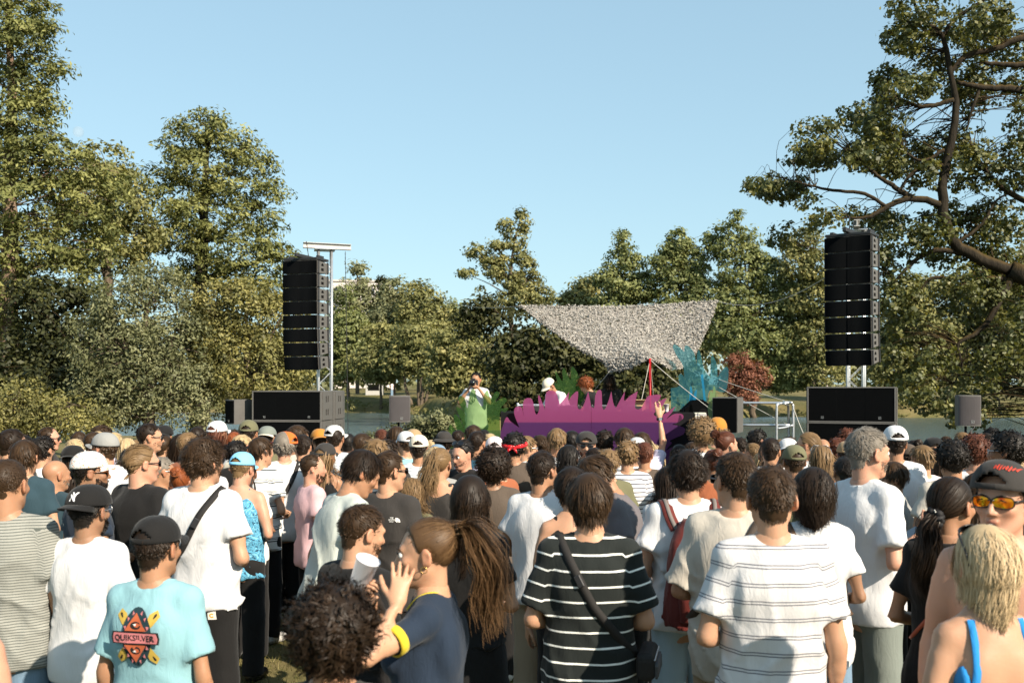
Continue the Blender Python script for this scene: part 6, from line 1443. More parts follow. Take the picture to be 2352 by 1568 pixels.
def flake_mat():
    t = NT('net_flake'); r = t.attr('rnd'); col = t.ramp(r, [(0, (.17, .155, .135)), (.5, (.28, .26, .23)), (1, (.46, .43, .39))]); return t.done(t.bsdf(col, .55, .4))
nf = 24000; ui, vi = rng.integers(0, nu, nf), rng.integers(0, nv, nf); edge = rng.random(nf) < .14
vi = np.where(edge & (rng.random(nf) < .5), rng.integers(0, 3, nf), vi); ui = np.where(edge & (vi > 3), np.where(rng.random(nf) < .5, rng.integers(0, 4, nf), nu - 1 - rng.integers(0, 4, nf)), ui)
C = G[ui, vi] + rng.normal(0, .014, (nf, 3)) + (G[np.minimum(ui + 1, nu - 1), vi] - G[ui, vi]) * rng.random((nf, 1)); V, Fq, r = leaves(C, None, np.tile([0, -.6, .8], (nf, 1)), .046, rng, .55, None, .2); fk = obj('flakes', V - o3, [Fq], mat('net_flake', flake_mat), net, False, {'rnd': r}); fk['kind'] = 'stuff'
M_ROPE = plain('pale_rope', (.55, .52, .46), .8)
def rope(label, a, b, sag=.05, r=.005, m=None):
    a, b = np.array(a), np.array(b); t = np.linspace(0, 1, 24)[:, None]; P = a + (b - a) * t; P[:, 2] -= (4 * t * (1 - t))[:, 0] * sag; tag(tube('rope', [(P, np.full(24, r))], m or M_ROPE, None, 6), label, 'rope', 'guy ropes round the net')
pt = np.array(W(1493, 826, 16.4))
rp = empty('red_pole', (pt[0], 16.4, ZD)); tag(rp, 'bright red pole with a black foot propping up the net', 'pole'); hp_ = pt[2] - ZD; tube('shaft', [(np.array([[0, 0, .62], [0, 0, hp_ + .02]]), np.full(2, .019))], plain('red_paint', (.45, .012, .015), .4), rp); tube('sleeve', [(np.array([[0, 0, 0], [0, 0, .62]]), np.full(2, .023))], M_STEEL, rp); box('foot', (-.12, -.12, 0), (.12, .12, .015), M_STEEL, rp)
rope('guy rope from the red pole down left to the stage', pt, (W(1435, 0, 16.2).x, 16.2, ZD + .02), .0); rope('long guy rope from the red pole down right past the blue coral', pt, tuple(W(1640, 945, 15.4)), .02); rope('steep guy rope behind the red pole', pt, (W(1520, 0, 18).x, 18.2, ZD + .02), 0)
rope('rope tying the right net corner to the tower', tuple(W(1646, 691, 19.0)), tuple(W(1903, 632, YR + .4)), .25); rope('rope tying the left net corner towards the trees', tuple(W(1195, 703, 19.2)), tuple(W(1020, 690, 36)), .12)
rope('rope from the lower left net corner to the left', tuple(W(1400, 853, 16.9)), (W(1270, 0, 18.5).x, 18.5, ZD + .5), 0); rope('taut rope from the coral shape down to the guard rail', tuple(W(1575, 843, 17.2)), tuple(W(1818, 925, 15.3)), .02); rope('lower taut rope from the coral shape to the rail foot', tuple(W(1577, 845, 17.2)), tuple(W(1815, 978, 15.3)), .02)
rope('loose rope hanging off the guard rail corner', tuple(W(1822, 935, 15.3)), tuple(W(1850, 1005, 15.0)), .02)

# far shore small things
bl_ = W(830, 655, 205); bld = empty('apartment_block', (bl_.x, 205, 1.5), R(8)); tag(bld, 'pale apartment block glimpsed between the far trees', 'building'); hb_ = W(0, 643, 205).z - 1.5; M_RND = plain('pale_render', (.62, .56, .52), .8, scale=.3)
box('wall', (-6.5, 0, 0), (6.5, 9, hb_ - .4), M_RND, bld, .02); box('roof', (-6.8, -.3, hb_ - .39), (6.8, 9.3, hb_), plain('roof_slab', (.5, .45, .42), .8), bld, .02)
for fl in range(5):
    for k in range(5):
        w_ = box('window', (-5.6 + k * 2.4, -.06, hb_ - 3.2 - fl * 3.0), (-4.4 + k * 2.4, -.01, hb_ - 1.6 - fl * 3.0), plain('window_frame', (.5, .48, .46), .6), bld, .01); box('pane', (-5.5 + k * 2.4, -.075, hb_ - 3.1 - fl * 3.0), (-4.5 + k * 2.4, -.062, hb_ - 1.7 - fl * 3.0), plain('window_glass', (.06, .06, .07), .15, .5), w_, 0)
def hut(x, y, Y, w, h, label):
    p = W(x, y, Y); g0 = float(gz(p.x, Y)); r_ = empty('park_hut', (p.x, Y, g0), 0); tag(r_, label, 'hut'); box('wall', (-w / 2, 0, 0), (w / 2, 1.5, h), M_WHT, r_, .01); box('opening', (-w * .35, -.02, h * .35), (w * .35, -.003, h * .8), M_HOLE, r_, 0)  # opening is a dark plate on the wall, its inner shade painted
    link('roof', cutout_me('roof', [(-w * .6, h + .002), (w * .6, h + .002), (w * .5, h + .12), (-w * .5, h + .12)], (), 2.0), M_WHT, r_, (0, -.25, 0))
hut(858, 897, 118, 1.9, 1.6, 'small white kiosk on the far bank'); 
sw_ = W(1080, 900, 118); sg = float(gz(sw_.x, 118)); sf = empty('swing_frame', (sw_.x, 118, sg)); tag(sf, 'thin pale swing frame on the far playground', 'swing')
for s_ in (-1, 1):
    for d_ in (-1, 1): tube('leg', [(np.array([[s_ * 1.6 + d_ * .0, d_ * .9, 0], [s_ * 1.6, 0, 2.4]]), np.full(2, .05))], M_ALU, sf, 6)
tube('crossbar', [(np.array([[-1.6, 0, 2.4], [1.6, 0, 2.4]]), np.full(2, .05))], M_ALU, sf, 6)
mo = W(180, 303, 1500); V, Q = dome(12 * 1500 / F, 12 * 1500 / F, 12 * 1500 / F, (0, 0, 0), -12 * 1500 / F * .99, 28, 16, seam=False)
def moon_mat():
    t = NT('moon_rock'); d = t.bsdf((.5, .5, .48), 1.0, 0); tr = t.node('BsdfTransparent'); mx = t.node('MixShader'); mx.inputs[0].default_value = .9; t.l.new(d, mx.inputs[1]); t.l.new(tr.outputs[0], mx.inputs[2]); return t.done(mx.outputs[0])
tag(obj('moon', V, [Q], mat('moon', moon_mat), None, True, None, mo), 'faint daytime moon in the sky above the left trees', 'moon')
# ------------------------------------------------------------------ the crowd, front rows first
def bag_strap(d, label, shoulder=1, low=.98, width=.036, m=None, name='shoulder_strap', group=None, cat='strap', sy=.02):
    """loop over one shoulder round to the opposite hip, laid on the shirt"""
    c = np.array([-.02 * shoulder, 0, 1.22]); a = norm_(np.array([shoulder * .125, -sy, 1.46 - 1.22])); b = np.array([0, 1., 0]); rays = []
    low_d = norm_(np.array([-shoulder * .22, 0, low - 1.22]))
    ang0 = math.atan2(a[2], a[0]); rays = []
    for t in np.linspace(0, 2 * math.pi, 73):
        e = a * math.cos(t) + b * math.sin(t) * .75 if math.cos(t) > 0 else -low_d * -1 * abs(math.cos(t)) + b * math.sin(t) * .75
        e = norm_(e); rays.append((tuple(c + e * .9), tuple(-e)))
    V, Q, P = wrap_strip([d['shirt_me'], d['body_me']] if False else [d['shirt_me']], rays, width)
    return V, Q, P
def crossbody(d, label, bag=True, shoulder=1, m=None, low=.98, bagm=None, width=.036, cat='bag', name='crossbody_bag', size=(.105, .05, .085)):
    V, Q, P = bag_strap(d, label, shoulder, low, width); r = d['root']; g = empty(name, r.location, r.rotation_euler.z, r.scale.x); tag(g, label, cat, 'bags carried in the crowd')
    obj('strap', V, [Q], m or M_STRAP, g)
    i = int(np.argmin(P[:, 2] + .25 * P[:, 1])); p = P[i]
    bx = box('buckle', (-.026, -.008, -.014), (.026, .008, .014), M_STEEL, g, .003); k = int(np.argmin(np.abs(P[:, 2] - 1.33) + (P[:, 1] > -.05) * 9)); n = norm_(P[k] * np.array([1, 1, 0])); bx.location = Vector(P[k]) + Vector(n) * .008
    tt = P[min(k + 1, len(P) - 1)] - P[k - 1]; bx.rotation_euler = (0, -math.atan2(tt[2], tt[0]), math.atan2(n[0], -n[1]))
    if bag:
        back = [q for q in range(len(P)) if P[q][1] < -.02 and P[q][2] < 1.15]; k = min(back, key=lambda q: P[q][2] - .6 * abs(P[q][0])) if back else i; p = P[k]; n = norm_(p * np.array([1, 1, 0])); m_ = bagm or M_STRAP
        bg = link('pouch', box_me('pouch', (-size[0], -size[1], -size[2]), (size[0], size[1], size[2]), .03, 3), m_, g); bg.location = Vector(p + n * (size[1] + .012) + np.array([0, 0, -size[2] * .4])); bg.rotation_euler = (0, -.10, math.atan2(n[0], -n[1]))
        link('pocket', box_me('pocket', (-size[0] * .8, -size[1] - .014, -size[2] * .85), (size[0] * .8, -size[1] + .005, size[2] * .35), .014, 2), plain('grey_nylon', (.06, .065, .075), .5, .4), bg)
        link('zip', box_me('zip', (-size[0] * .85, -size[1] - .003, size[2] * .55), (size[0] * .85, -size[1] + .004, size[2] * .63), .002), M_METAL, bg)
    return g
_font = {}
def text_me(txt, size, bold=0.0, shear=0.0):
    cu = bpy.data.curves.new('t', 'FONT'); cu.body = txt; cu.size = size; cu.align_x = 'CENTER'; cu.align_y = 'CENTER'; cu.offset = bold; cu.shear = shear; cu.resolution_u = 2
    o = bpy.data.objects.new('t', cu); COL.objects.link(o); dg = bpy.context.evaluated_depsgraph_get(); me = bpy.data.meshes.new_from_object(o.evaluated_get(dg)); bpy.data.objects.remove(o); bpy.data.curves.remove(cu)
    co = np.empty(len(me.vertices) * 3, f32); me.vertices.foreach_get('co', co); co = co.reshape(-1, 3); fs = [tuple(p.vertices) for p in me.polygons]; bpy.data.meshes.remove(me); return co[:, :2], fs
def poly2(P):
    bm_ = bmesh.new(); vs_ = [bm_.verts.new((x, y, 0)) for x, y in P]; es = [bm_.edges.new((vs_[i], vs_[(i + 1) % len(vs_)])) for i in range(len(vs_))]; bmesh.ops.triangle_fill(bm_, use_beauty=True, edges=es); 
    bmesh.ops.subdivide_edges(bm_, edges=bm_.edges[:], cuts=2, use_grid_fill=True); bm_.verts.index_update(); co = np.array([v.co[:2] for v in bm_.verts]); fs = [tuple(v.index for v in f.verts) for f in bm_.faces]; bm_.free(); return co, fs
def project(me, shapes, parent, centre, direction=(0, 1, 0), lift=.003, right=(1, 0, 0), name='print', up=(0, 0, 1)):
    """drape flat print shapes (co, faces, material) on a garment along a direction"""
    co = np.empty(len(me.vertices) * 3, f32); me.vertices.foreach_get('co', co); bv = BVHTree.FromPolygons([tuple(c) for c in co.reshape(-1, 3)], [tuple(p.vertices) for p in me.polygons])
    D = Vector(direction).normalized(); Rr = np.array(right, float); U = np.array(up, float)
    for k, (c2, fs, m) in enumerate(shapes):
        V = []
        for x, y in c2:
            o = Vector(np.array(centre) + Rr * x + U * y) - D * .5; h = bv.ray_cast(o, D); V.append(tuple(h[0] - D * (lift + k * .0007)) if h[0] is not None else tuple(o + D * .4))
        m2 = bpy.data.meshes.new(name); m2.from_pydata(V, [], fs); m2.update(); link(name, m2, m, parent)
def ny_logo(cap, size=.045, back=True):
    """interlocked N and Y on the cap crown (rear for a reversed cap wearer seen from behind)"""
    n_, f1 = text_me('N', size, .0016); y_, f2 = text_me('Y', size * 1.12, .0016); M = plain('white_thread', (.8, .8, .8), .7)
    project(cap.data, [(n_ + np.array([-.004, -.004]), f1, M), (y_ + np.array([.004, .004]), f2, M)], cap, (0, 0, .083), (0, -1, 0) , .0015, right=(-1, 0, 0), name='emblem')
NEWY = {18: 4.6, -150: 2.7, 205: 4.6, 360: 3.7, 822: 4.0, 985: 3.3, 765: 2.5, 1080: 4.6, 1312: 5.2, 1353: 4.15, 1690: 4.4, 1772: 3.65, 1868: 4.8, 1992: 5.2, 2184: 4.1, 2305: 3.4, 2262: 2.95, 1580: 5.2}
def P_(x, ytop, Y, *a, **k):
    k.setdefault('lod', 'A' if Y < 4.7 else 'B' if Y < 6.3 else 'C')
    if k.get('group') is None and 'z0' not in k: Y = NEWY.get(x, Y * 1.2 if Y < 10.5 else Y)
    return person(x, ytop, Y, *a, **k)
# --- nearest people
a = P_(18, 1047, 4.05, 4, 'buzz,brown', 'tee,greystripe', 'long,denim', 'front,down', 'tan', 'b', 'man at the far left in a grey finely striped tee with a tattooed arm', hy=-8, sl=.7)
tt = [poly2([(.016 * math.cos(t), .020 * math.sin(t)) for t in np.linspace(0, 6.28, 14, endpoint=False)]) + (plain('tattoo_ink', (.16, .11, .10), .6),), poly2([(.010 * math.cos(t), .006 * math.sin(t) - .038) for t in np.linspace(0, 6.28, 10, endpoint=False)]) + (plain('tattoo_ink', (.16, .11, .10), .6),)]
project(a['body_me'], tt, a['body'], (.247, 0, 1.165), (-.25, 1, 0), .0012, name='tattoo')
P_(-150, 1210, 2.5, -10, 'crop,brown', 'tank,white', 'long,denim', 'front,down', 'pink', 'b', 'person cut off by the left edge with only a bare shoulder in view')
a = P_(205, 1112, 4.15, -12, 'fade,black', 'tee,white', 'long,denim', 'front,front', 'olive', 'm', 'man in a white tee with a black reversed cap bearing interlocked white letters', hy=-3, cap=('back', 'black', {'tilt': .04}), beard=(.016, 'black'), glasses='round,metal,rim')
ny_logo(a['cap'])
a = P_(360, 1184, 3.5, -8, 'fade,dark', 'tee,sky', 'long,denim', 'down,down', 'tan', 't', 'boy in a light blue tee with a colourful surf print on the back', hy=-10, cap=('cap', 'black', {'tilt': .0}), sl=.75, hem=.78)
Q1 = plain('print_orange', (.42, .10, .04), .8); Q2 = plain('print_dark', (.012, .035, .045), .8); Q3 = plain('print_pink', (.50, .17, .18), .8); Q4 = plain('print_yellow', (.48, .33, .06), .8); Q5 = plain('print_black', (.012, .012, .012), .8)
sh = []
for sx, sz in ((-1, 1), (1, 1), (-1, -1), (1, -1)):
    pts = np.array([(.03, .04), (.055, .115), (.085, .135), (.10, .105), (.075, .065), (.045, .03)]) * np.array([sx, sz]); sh.append(poly2([tuple(p) for p in pts]) + (Q4,)); sh.append(poly2([tuple(p * .25 + np.array([.062 * sx, .085 * sz])) for p in pts]) + (Q5,))
sh.append(poly2([(.068 * math.sin(t) * (1 - .15 * math.cos(t) ** 2), .150 * math.cos(t)) for t in np.linspace(0, 6.28, 22, endpoint=False)]) + (Q2,))
for t in np.linspace(.35, 2.8, 7):
    for s_ in (-1, 1): sh.append(poly2([(s_ * .064 * math.sin(t), .14 * math.cos(t)), (s_ * .052 * math.sin(t + .1), .12 * math.cos(t + .1)), (s_ * .052 * math.sin(t - .1), .12 * math.cos(t - .1))]) + (Q3,))
for sg in (1, -1):
    sh.append(poly2([(-.05, .035 * sg), (.05, .035 * sg), (0, .125 * sg)]) + (Q1,)); sh.append(poly2([(.024 * math.cos(t) , .062 * sg + .020 * math.sin(t)) for t in np.linspace(0, 6.28, 14, endpoint=False)]) + (Q5,)); sh.append(poly2([(.013 * math.cos(t) + .005, .064 * sg + .011 * math.sin(t)) for t in np.linspace(0, 6.28, 10, endpoint=False)]) + (Q1,)); sh.append(poly2([(-.012, .068 * sg), (0, .060 * sg), (.004, .072 * sg)]) + (plain('print_white', (.7, .72, .72), .8),))
sh.append(poly2([(-.108, -.030), (.108, -.030), (.112, .0), (.106, .032), (-.106, .032), (-.113, 0)]) + (Q5,)); sh.append(poly2([(-.100, -.024), (.100, -.024), (.104, .0), (.098, .026), (-.098, .026), (-.105, 0)]) + (Q3,))
c_, f_ = text_me('QUIKSILVER', .042, .0007); sc_ = .185 / (c_[:, 0].max() - c_[:, 0].min()); c_ = c_ * np.array([sc_, 1.0]); c_ = c_ - (c_.max(0) + c_.min(0)) / 2; sh.append((c_, f_, Q5))
sh = [(np.asarray(c) * np.array([.95, .80]), f, m) for c, f, m in sh]
project(a['shirt_me'], sh, a['shirt'], (-.01, 0, 1.305), (0, 1, 0), .003, name='print')
a = P_(207, 1036, 5.1, -42, 'crop,black', 'tee,navy', 'long,black', 'front,front', 'olive', 'm', 'bearded man in navy with a floral cap and tortoiseshell sunglasses', hy=-22, cap=('cap', 'floral_cotton', {'hole': False}), glasses='way,tort', beard=(.018, 'black'))
c_, f_ = text_me('Is ,', .062, .0008); project(a['shirt_me'], [(c_, f_, plain('white_print', (.7, .7, .68), .8))], a['shirt'], (-.10, 0, 1.33), (0, 1, 0), .003, name='print')
P_(128, 1052, 6.0, -22, 'none,grey', 'tee,teal', 'long,black', 'front,front', 'tan', 'b', 'bald man with a grey stubble beard in a dark teal tee', hy=-20, beard=(.006, 'grey'))
a = P_(326, 1017, 5.3, -30, 'slick,light', 'tee,black', 'long,black', 'front,front', 'pink', 'b', 'stocky man in a plain black tee with slicked-back fair hair', hy=-22, glasses='way,black', fit=1.1)
a = P_(468, 1001, 4.5, -14, 'mop,brown', 'tee,white', 'long,black', 'front,front', 'fair', 'm', 'man in a white tee with tousled brown hair and a black crossbody bag', hy=-14, hem=.88, fit=1.2, beard=(.004, 'brown'))
crossbody(a, 'black crossbody bag with grey pocket worn over the white tee', True, 1, low=.93)
tr = a['trousers'].data; project(tr, [poly2([(-.02, -.022), (.02, -.022), (.02, .022), (-.02, .022)]) + (plain('patch_white', (.7, .68, .62), .7),), poly2([(.012 * math.cos(t), .012 * math.sin(t)) for t in np.linspace(.6, 5.7, 12)] + [(.006 * math.cos(t), .006 * math.sin(t)) for t in np.linspace(5.7, .6, 12)]) + (plain('patch_gold', (.6, .33, .04), .7),)], a['trousers'], (.115, 0, .855), (0, 1, 0), .002, name='patch')
P_(553, 1037, 6.0, -10, 'fade,light', 'tank,blue_paisley', 'long,black', 'down,front', 'pink', 'm', 'man with a light blue reversed cap and sleeveless blue patterned top', hp=12, cap=('cap', 'ltblue', {'tilt': .12, 'brim': 'ltblue'}), hy=-8)
a = P_(822, 1152, 3.4, -38, 'fade,brown', 'tee,black', 'long,black', 'front,front', 'fair', 'm', 'man in a black tee standing close to the woman with the ponytail', hy=-14, hp=10, beard=(.006, 'brown'))
wp = P_(985, 1182, 2.85, 82, 'ponyhigh,chestnut', 'tee,navy', 'long,denim', 'ear,face', 'fair', 'f', 'woman with a long brown ponytail in a navy tee raising a hand', hy=6, hp=2, face=True, sl=.55, fit=.6)
P_(765, 1352, 2.2, 0, 'curlybig,dark', 'tee,charcoal', 'long,black', 'front,front', 'tan', 'm', 'person with a mass of dark curls nearest the camera', H=1.54)
P_(752, 1088, 4.6, -56, 'medium,dark', 'tee,sage', 'long,black', 'down,front', 'tan', 'm', 'dark-haired man in a pale sage tee stooping to the right', hp=14, lean=15, hy=-12, H=1.78, fit=1.0)
a = P_(893, 1032, 5.0, -22, 'crop,brown', 'tee,charcoal', 'long,black', 'front,front', 'fair', 'm', 'man in a charcoal tee with black sunglasses and a small white shoulder logo', hy=-28, glasses='way,black')
c_, f_ = text_me('THE\nNORTH\nFACE', .016, .0004); arcs = [poly2([(.008 + r_ * math.cos(t), -.022 + r_ * math.sin(t)) for t in np.linspace(0, 1.57, 8)] + [(.008 + (r_ - .007) * math.cos(t), -.022 + (r_ - .007) * math.sin(t)) for t in np.linspace(1.57, 0, 8)]) + (plain('white_print', (.7, .7, .68), .8),) for r_ in (.018, .029, .040)]
arcs = [(np.asarray(c) * .68, f, m) for c, f, m in arcs]
project(a['shirt_me'], [(c_ * .68 + np.array([-.017, 0]), f_, plain('white_print', (.7, .7, .68), .8))] + arcs, a['shirt'], (.11, 0, 1.36), (0, 1, 0), .003, name='print')
P_(1080, 1087, 4.0, -12, 'longwave,dark', 'tee,black', 'skirt,black', 'front,front', 'fair', 'f', 'woman with long loose dark hair in a black top and black skirt', fit=.8, hem=.95)
P_(1133, 1037, 6.0, 0, 'afro,dark', 'tee,brown', 'long,black', 'front,front', 'olive', 'm', 'person with a big round afro in a brown tee')
a = P_(1012, 1024, 6.0, -18, 'pony,light', 'tank,charcoal', 'long,black', 'phone,phone', 'fair', 'f', 'woman with a light brown ponytail in a dark grey tank top holding up a phone', hp=-4)
P_(1245, 1032, 5.0, -26, 'crop,dark', 'tee,white', 'long,khaki', 'front,front', 'tan', 'm', 'man in a plain white tee and khaki trousers with cropped hair', hy=-10, fit=1.4, hem=.84)
P_(1312, 1068, 4.15, 6, 'medium,dark', 'tank,black', 'shorts,black', 'down,front', 'fair', 'f', 'woman in a black tank top behind the striped man', hem=.85)
a = P_(1353, 1082, 3.8, -4, 'bowl,brown', 'tee,darkstripe', 'long,black', 'front,front', 'fair', 'm', 'man in a black tee with thin white stripes and brown bowl-cut hair', fit=1.2, sl=.82, hy=6, hem=.78)
crossbody(a, 'black strap and hip bag worn over the white-striped black tee', True, -1, low=.95, size=(.10, .04, .06))
a = P_(1455, 1057, 4.75, 78, 'medium,brown', 'tee,mauve', 'long,black', 'front,front', 'tan', 'm', 'man in a faded dark tee bowing his head to the left with glasses on', hp=34, hy=8, lean=14, glasses='way,black', face=False, H=1.76, beard=(.003, 'dark'))
a = P_(1580, 1029, 4.5, 2, 'mop,dark', 'tee,white', 'long,ldenim', 'front,front', 'fair', 'm', 'dark-haired man in a white tee wearing a burgundy backpack', hem=.84, fit=1.3, hy=-5)
bpk = a
a = P_(1690, 1032, 3.9, -24, 'crop,brown', 'tee,beige', 'long,khaki', 'front,front', 'fair', 'm', 'tall man in a loose beige tee with sunglasses and a crossbody strap', hy=44, glasses='way,black', fit=1.2, sl=.9, hem=.78)
crossbody(a, 'brown strap buckled over the shoulder of the beige tee', False, 1, plain('brown_webbing', (.06, .045, .035), .8, bump=.2, bscale=300), cat='strap', name='shoulder_strap')
P_(1772, 1062, 3.5, -3, 'crop,brown', 'tee,whitestripe', 'long,black', 'front,down', 'fair', 'm', 'man with neat dark hair in a white tee with double grey stripes', hy=-4, fit=1.05, sl=.72)
a = P_(1868, 1077, 4.05, -14, 'puff,dark', 'tee,white', 'shorts,denim', 'front,front', 'olive', 'f', 'woman with a frizzy dark bob in a white tee and denim', fit=1.1)
crossbody(a, 'brown leather strap across the white tee of the frizzy-haired woman', False, -1, M_LEATHER, width=.03, cat='strap', name='shoulder_strap')
P_(1992, 977, 4.25, -66, 'crop,grey', 'tee,white', 'long,greygreen', 'palm,palm', 'pink', 'm', 'tall grey-haired man in a white tee holding his open hands out to the right', hy=-6, fit=1.0, sl=.75, hem=.82, beard=(.005, 'grey'), face=True)
a = P_(2050, 1058, 5.8, 52, 'medium,brown', 'tee,grey', 'long,black', 'front,front', 'tan', 'm', 'bearded man in a grey shirt and black sunglasses looking left', hy=32, glasses='way,black', beard=(.010, 'dark'), face=True, fit=1.2)
a = P_(2184, 1088, 3.6, -38, 'ponylow,dark', 'tee,black', 'long,black', 'front,front', 'tan', 'f', 'woman in black with a sparkly scrunchie holding a low dark ponytail', hy=-20, glasses='oval,tort,rim', fit=.8)
scr = a
a = P_(2305, 1057, 3.0, 150, 'crop,dark', 'none,white', 'long,black', 'front,down', 'pink', 'm', 'bare-chested man with a reversed cap and orange mirrored sunglasses', hy=-16, hp=-2, cap=('cap', 'charcoal', {'yaw': 180, 'tilt': -.06}), glasses='sport,black,mirror', face=True)
mir = a
a = P_(2262, 1200, 2.5, 8, 'bob,ash', 'strap,blue', 'long,denim', 'front,front', 'fair', 'f', 'blonde woman in a blue strappy top with sunglasses on her head', glasses='oval,black,up', seed=3, hem=.9)
bl = a
# --- second rows, left to right
P_(28, 981, 6.3, -20, 'fade,dark', 'tee,charcoal', 'long,black', sk='fair', label='man with a dark fade standing behind the far-left striped man', hy=-15)
P_(58, 1007, 5.8, 0, 'bowl,brown', 'tee,teal', sk='fair', sex='t', label='youth with smooth brown bowl-cut hair in a dark teal top')
P_(98, 1001, 7.4, -10, 'curly,black', 'tee,white', label='man with tight black curls in a white tee at the left')
P_(112, 977, 8.8, -75, 'reced,brown', 'tee,charcoal', arms='face,front', label='balding man in sunglasses in profile at the left', glasses='way,black', sk='pink')
P_(240, 993, 6.6, 70, 'crop,brown', 'tee,white', label='man in a grey peaked cap and orange sunglasses facing left', cap=('cap', 'grey', {'hole': False}), glasses='way,tort', sk='pink', hy=5)
P_(168, 1022, 6.9, 10, 'long,dark', 'tee,black', sex='f', label='long-haired woman in a black mesh cap behind the floral cap', cap=('back', 'black'))
P_(232, 976, 9.0, 0, 'curly,brown', 'tee,charcoal', label='brown-curled head just above the grey peaked cap')
P_(292, 1004, 8.0, 10, 'long,blond', 'tee,black', sex='f', label='blonde long-haired woman left of the tall man in sunglasses')
P_(344, 969, 7.6, -70, 'fade,dark', 'tee,black', sk='fair', label='tall short-haired man in sunglasses in profile at the left', glasses='way,black', face=True, beard=(.004, 'dark'))
P_(376, 976, 9.3, 0, 'crop,dark', 'tee,black', label='head in a black cap beside the tall man in sunglasses', cap=('back', 'black'))
P_(378, 997, 8.0, -30, 'buzz,brown', 'tee,white', sk='fair', label='shaven-headed man in a white tee behind the slick-haired man')
P_(420, 994, 8.0, -60, 'longwave,dark', 'tee,navy', sex='f', sk='olive', label='woman with long dark waves and sunglasses in navy', glasses='round,black')
P_(372, 1046, 6.4, -55, 'crop,grey', 'tee,charcoal', sk='tan', label='older man with greying dark hair and glasses in dark grey', glasses='oval,metal,rim')
P_(415, 1090, 6.1, 0, 'bun,red', 'tank,white', sex='f', sk='pink', label='short red-haired woman with her hair pinned up', H=1.55)
P_(500, 966, 8.6, -20, 'long,auburn', 'tee,navy', sex='f', label='auburn-haired woman in a bright white cap', cap=('cap', 'white', {'tilt': .06}))
P_(538, 990, 9.2, 0, 'medium,red', 'tee,green', sex='f', label='woman with vivid red hair beside the white cap')
P_(571, 964, 8.5, 0, 'fade,dark', 'tee,white', sk='tan', label='man in an olive cap and white polo', cap=('cap', 'olive'))
P_(453, 978, 9.4, 0, 'medium,dark', 'tee,grey', label='dark-haired head left of the white cap')
P_(600, 1001, 7.0, -24, 'medium,brown', 'tee,plaidstripe', sk='fair', label='man in a white shirt with dark horizontal stripes', sl=.8, fit=1.4, hy=-12)
a = P_(652, 991, 7.5, 24, 'curly,grey', 'tee,white', sk='pink', label='grey-curled man in an orange and white cap and white tee', cap=('cap', 'orange', {'yaw': 60, 'brim': 'red'}), hy=-14)
crossbody(a, 'dark strap across the back of the man in the orange cap', False, 1, cat='strap', name='shoulder_strap')
P_(614, 978, 9.3, 0, 'crop,brown', 'tee,olive', label='man in a two-tone grey-green cap', cap=('back', 'greygreen', {'brim': 'cream'}))
P_(684, 974, 8.3, -40, 'medium,brown', 'tee,cream', sk='tan', label='brown-haired man turned right before the subwoofer', hy=-15)
P_(718, 1039, 6.5, -58, 'reced,brown', 'tee,pink', sk='pink', label='bearded man in a dusty pink tee with thinning hair', beard=(.022, 'brown'), hy=-12)
P_(748, 1017, 7.2, -20, 'long,light', 'tank,black', 'long,black', 'front,face', sex='f', sk='tan', label='woman in a dark grey cap and black tank top clapping', cap=('cap', 'charcoal'))
P_(734, 984, 9.4, 20, 'crop,brown', 'tee,black', label='head in a mustard orange cap below the subwoofers', cap=('back', 'mustard'))
P_(770, 976, 8.4, 0, 'crop,dark', 'tee,lightstripe', sk='tan', label='man in a grey cap and pale striped tee', cap=('cap', 'lgrey', {'yaw': -30}), fit=1.5)
P_(800, 992, 9.0, 0, 'buzz,black', 'tee,olive', sk='dark', label='man with close-cropped black hair in an olive tee')
P_(832, 992, 7.9, -20, 'crop,brown', 'tee,slate', sk='fair', label='brown-haired man with sunglasses in a slate blue shirt', glasses='way,black', hy=-20, fit=1.4)
P_(888, 1008, 7.1, 0, 'curly,dark', 'tee,charcoal', label='dark curly head in front of the slate shirt')
P_(910, 977, 9.2, 0, 'long,brown', 'tee,cream', sex='f', label='brown-haired woman under the pole speaker')
P_(932, 990, 8.8, 30, 'crop,brown', 'tee,sky', label='person in a crumpled white cap facing left', cap=('cap', 'white'))
P_(962, 998, 7.6, 0, 'crop,dark', 'tee,lightstripe', sk='tan', label='man in a beige reversed cap and grey striped tee', cap=('cap', 'cream', {'tilt': .08}))
P_(950, 985, 9.6, 0, 'crop,dark', 'tee,green', label='head in a tan cap behind the white cap', cap=('back', 'tan'))
P_(1020, 989, 9.2, 0, 'curly,dark', 'tee,charcoal', label='person in a dark bucket hat', cap=('bucket', 'charcoal'))
P_(1004, 1020, 8.0, 30, 'crop,dark', 'tee,sky', label='person in a faded blue cap and pale blue top', cap=('cap', 'denim'))
P_(1066, 1007, 7.0, 140, 'slick,black', 'tee,black', sk='pink', label='man with a moustache and sunglasses pushed up on his hair', glasses='way,black,up', face=True, hp=14, beard=(.004, 'dark'))
P_(1097, 987, 8.2, -30, 'fade,dark', 'tee,sky', sk='tan', label='man with a dark fade and tan neck in front of the green plexiglass')
P_(1087, 974, 9.6, 0, 'medium,brown', 'tee,olive', label='brown head just before the green plexiglass')
P_(1136, 1002, 7.9, 0, 'crop,dark', 'tee,lilac', label='person in a pale pink cap', cap=('cap', 'palepink'))
P_(945, 1095, 5.6, -10, 'longcurl,light', 'tee,olive', sex='f', label='woman with long light brown curls in an olive tee')
a = P_(1182, 992, 7.4, -10, 'curly,black', 'tee,brown', sk='tan', label='black-curled man with a red bandana in a dark brown tee')
ban = a
P_(1210, 999, 8.3, -80, 'medium,light', 'tee,white', sk='fair', label='fair-haired man with glasses in profile beside the bandana', glasses='oval,metal,rim', face=True)
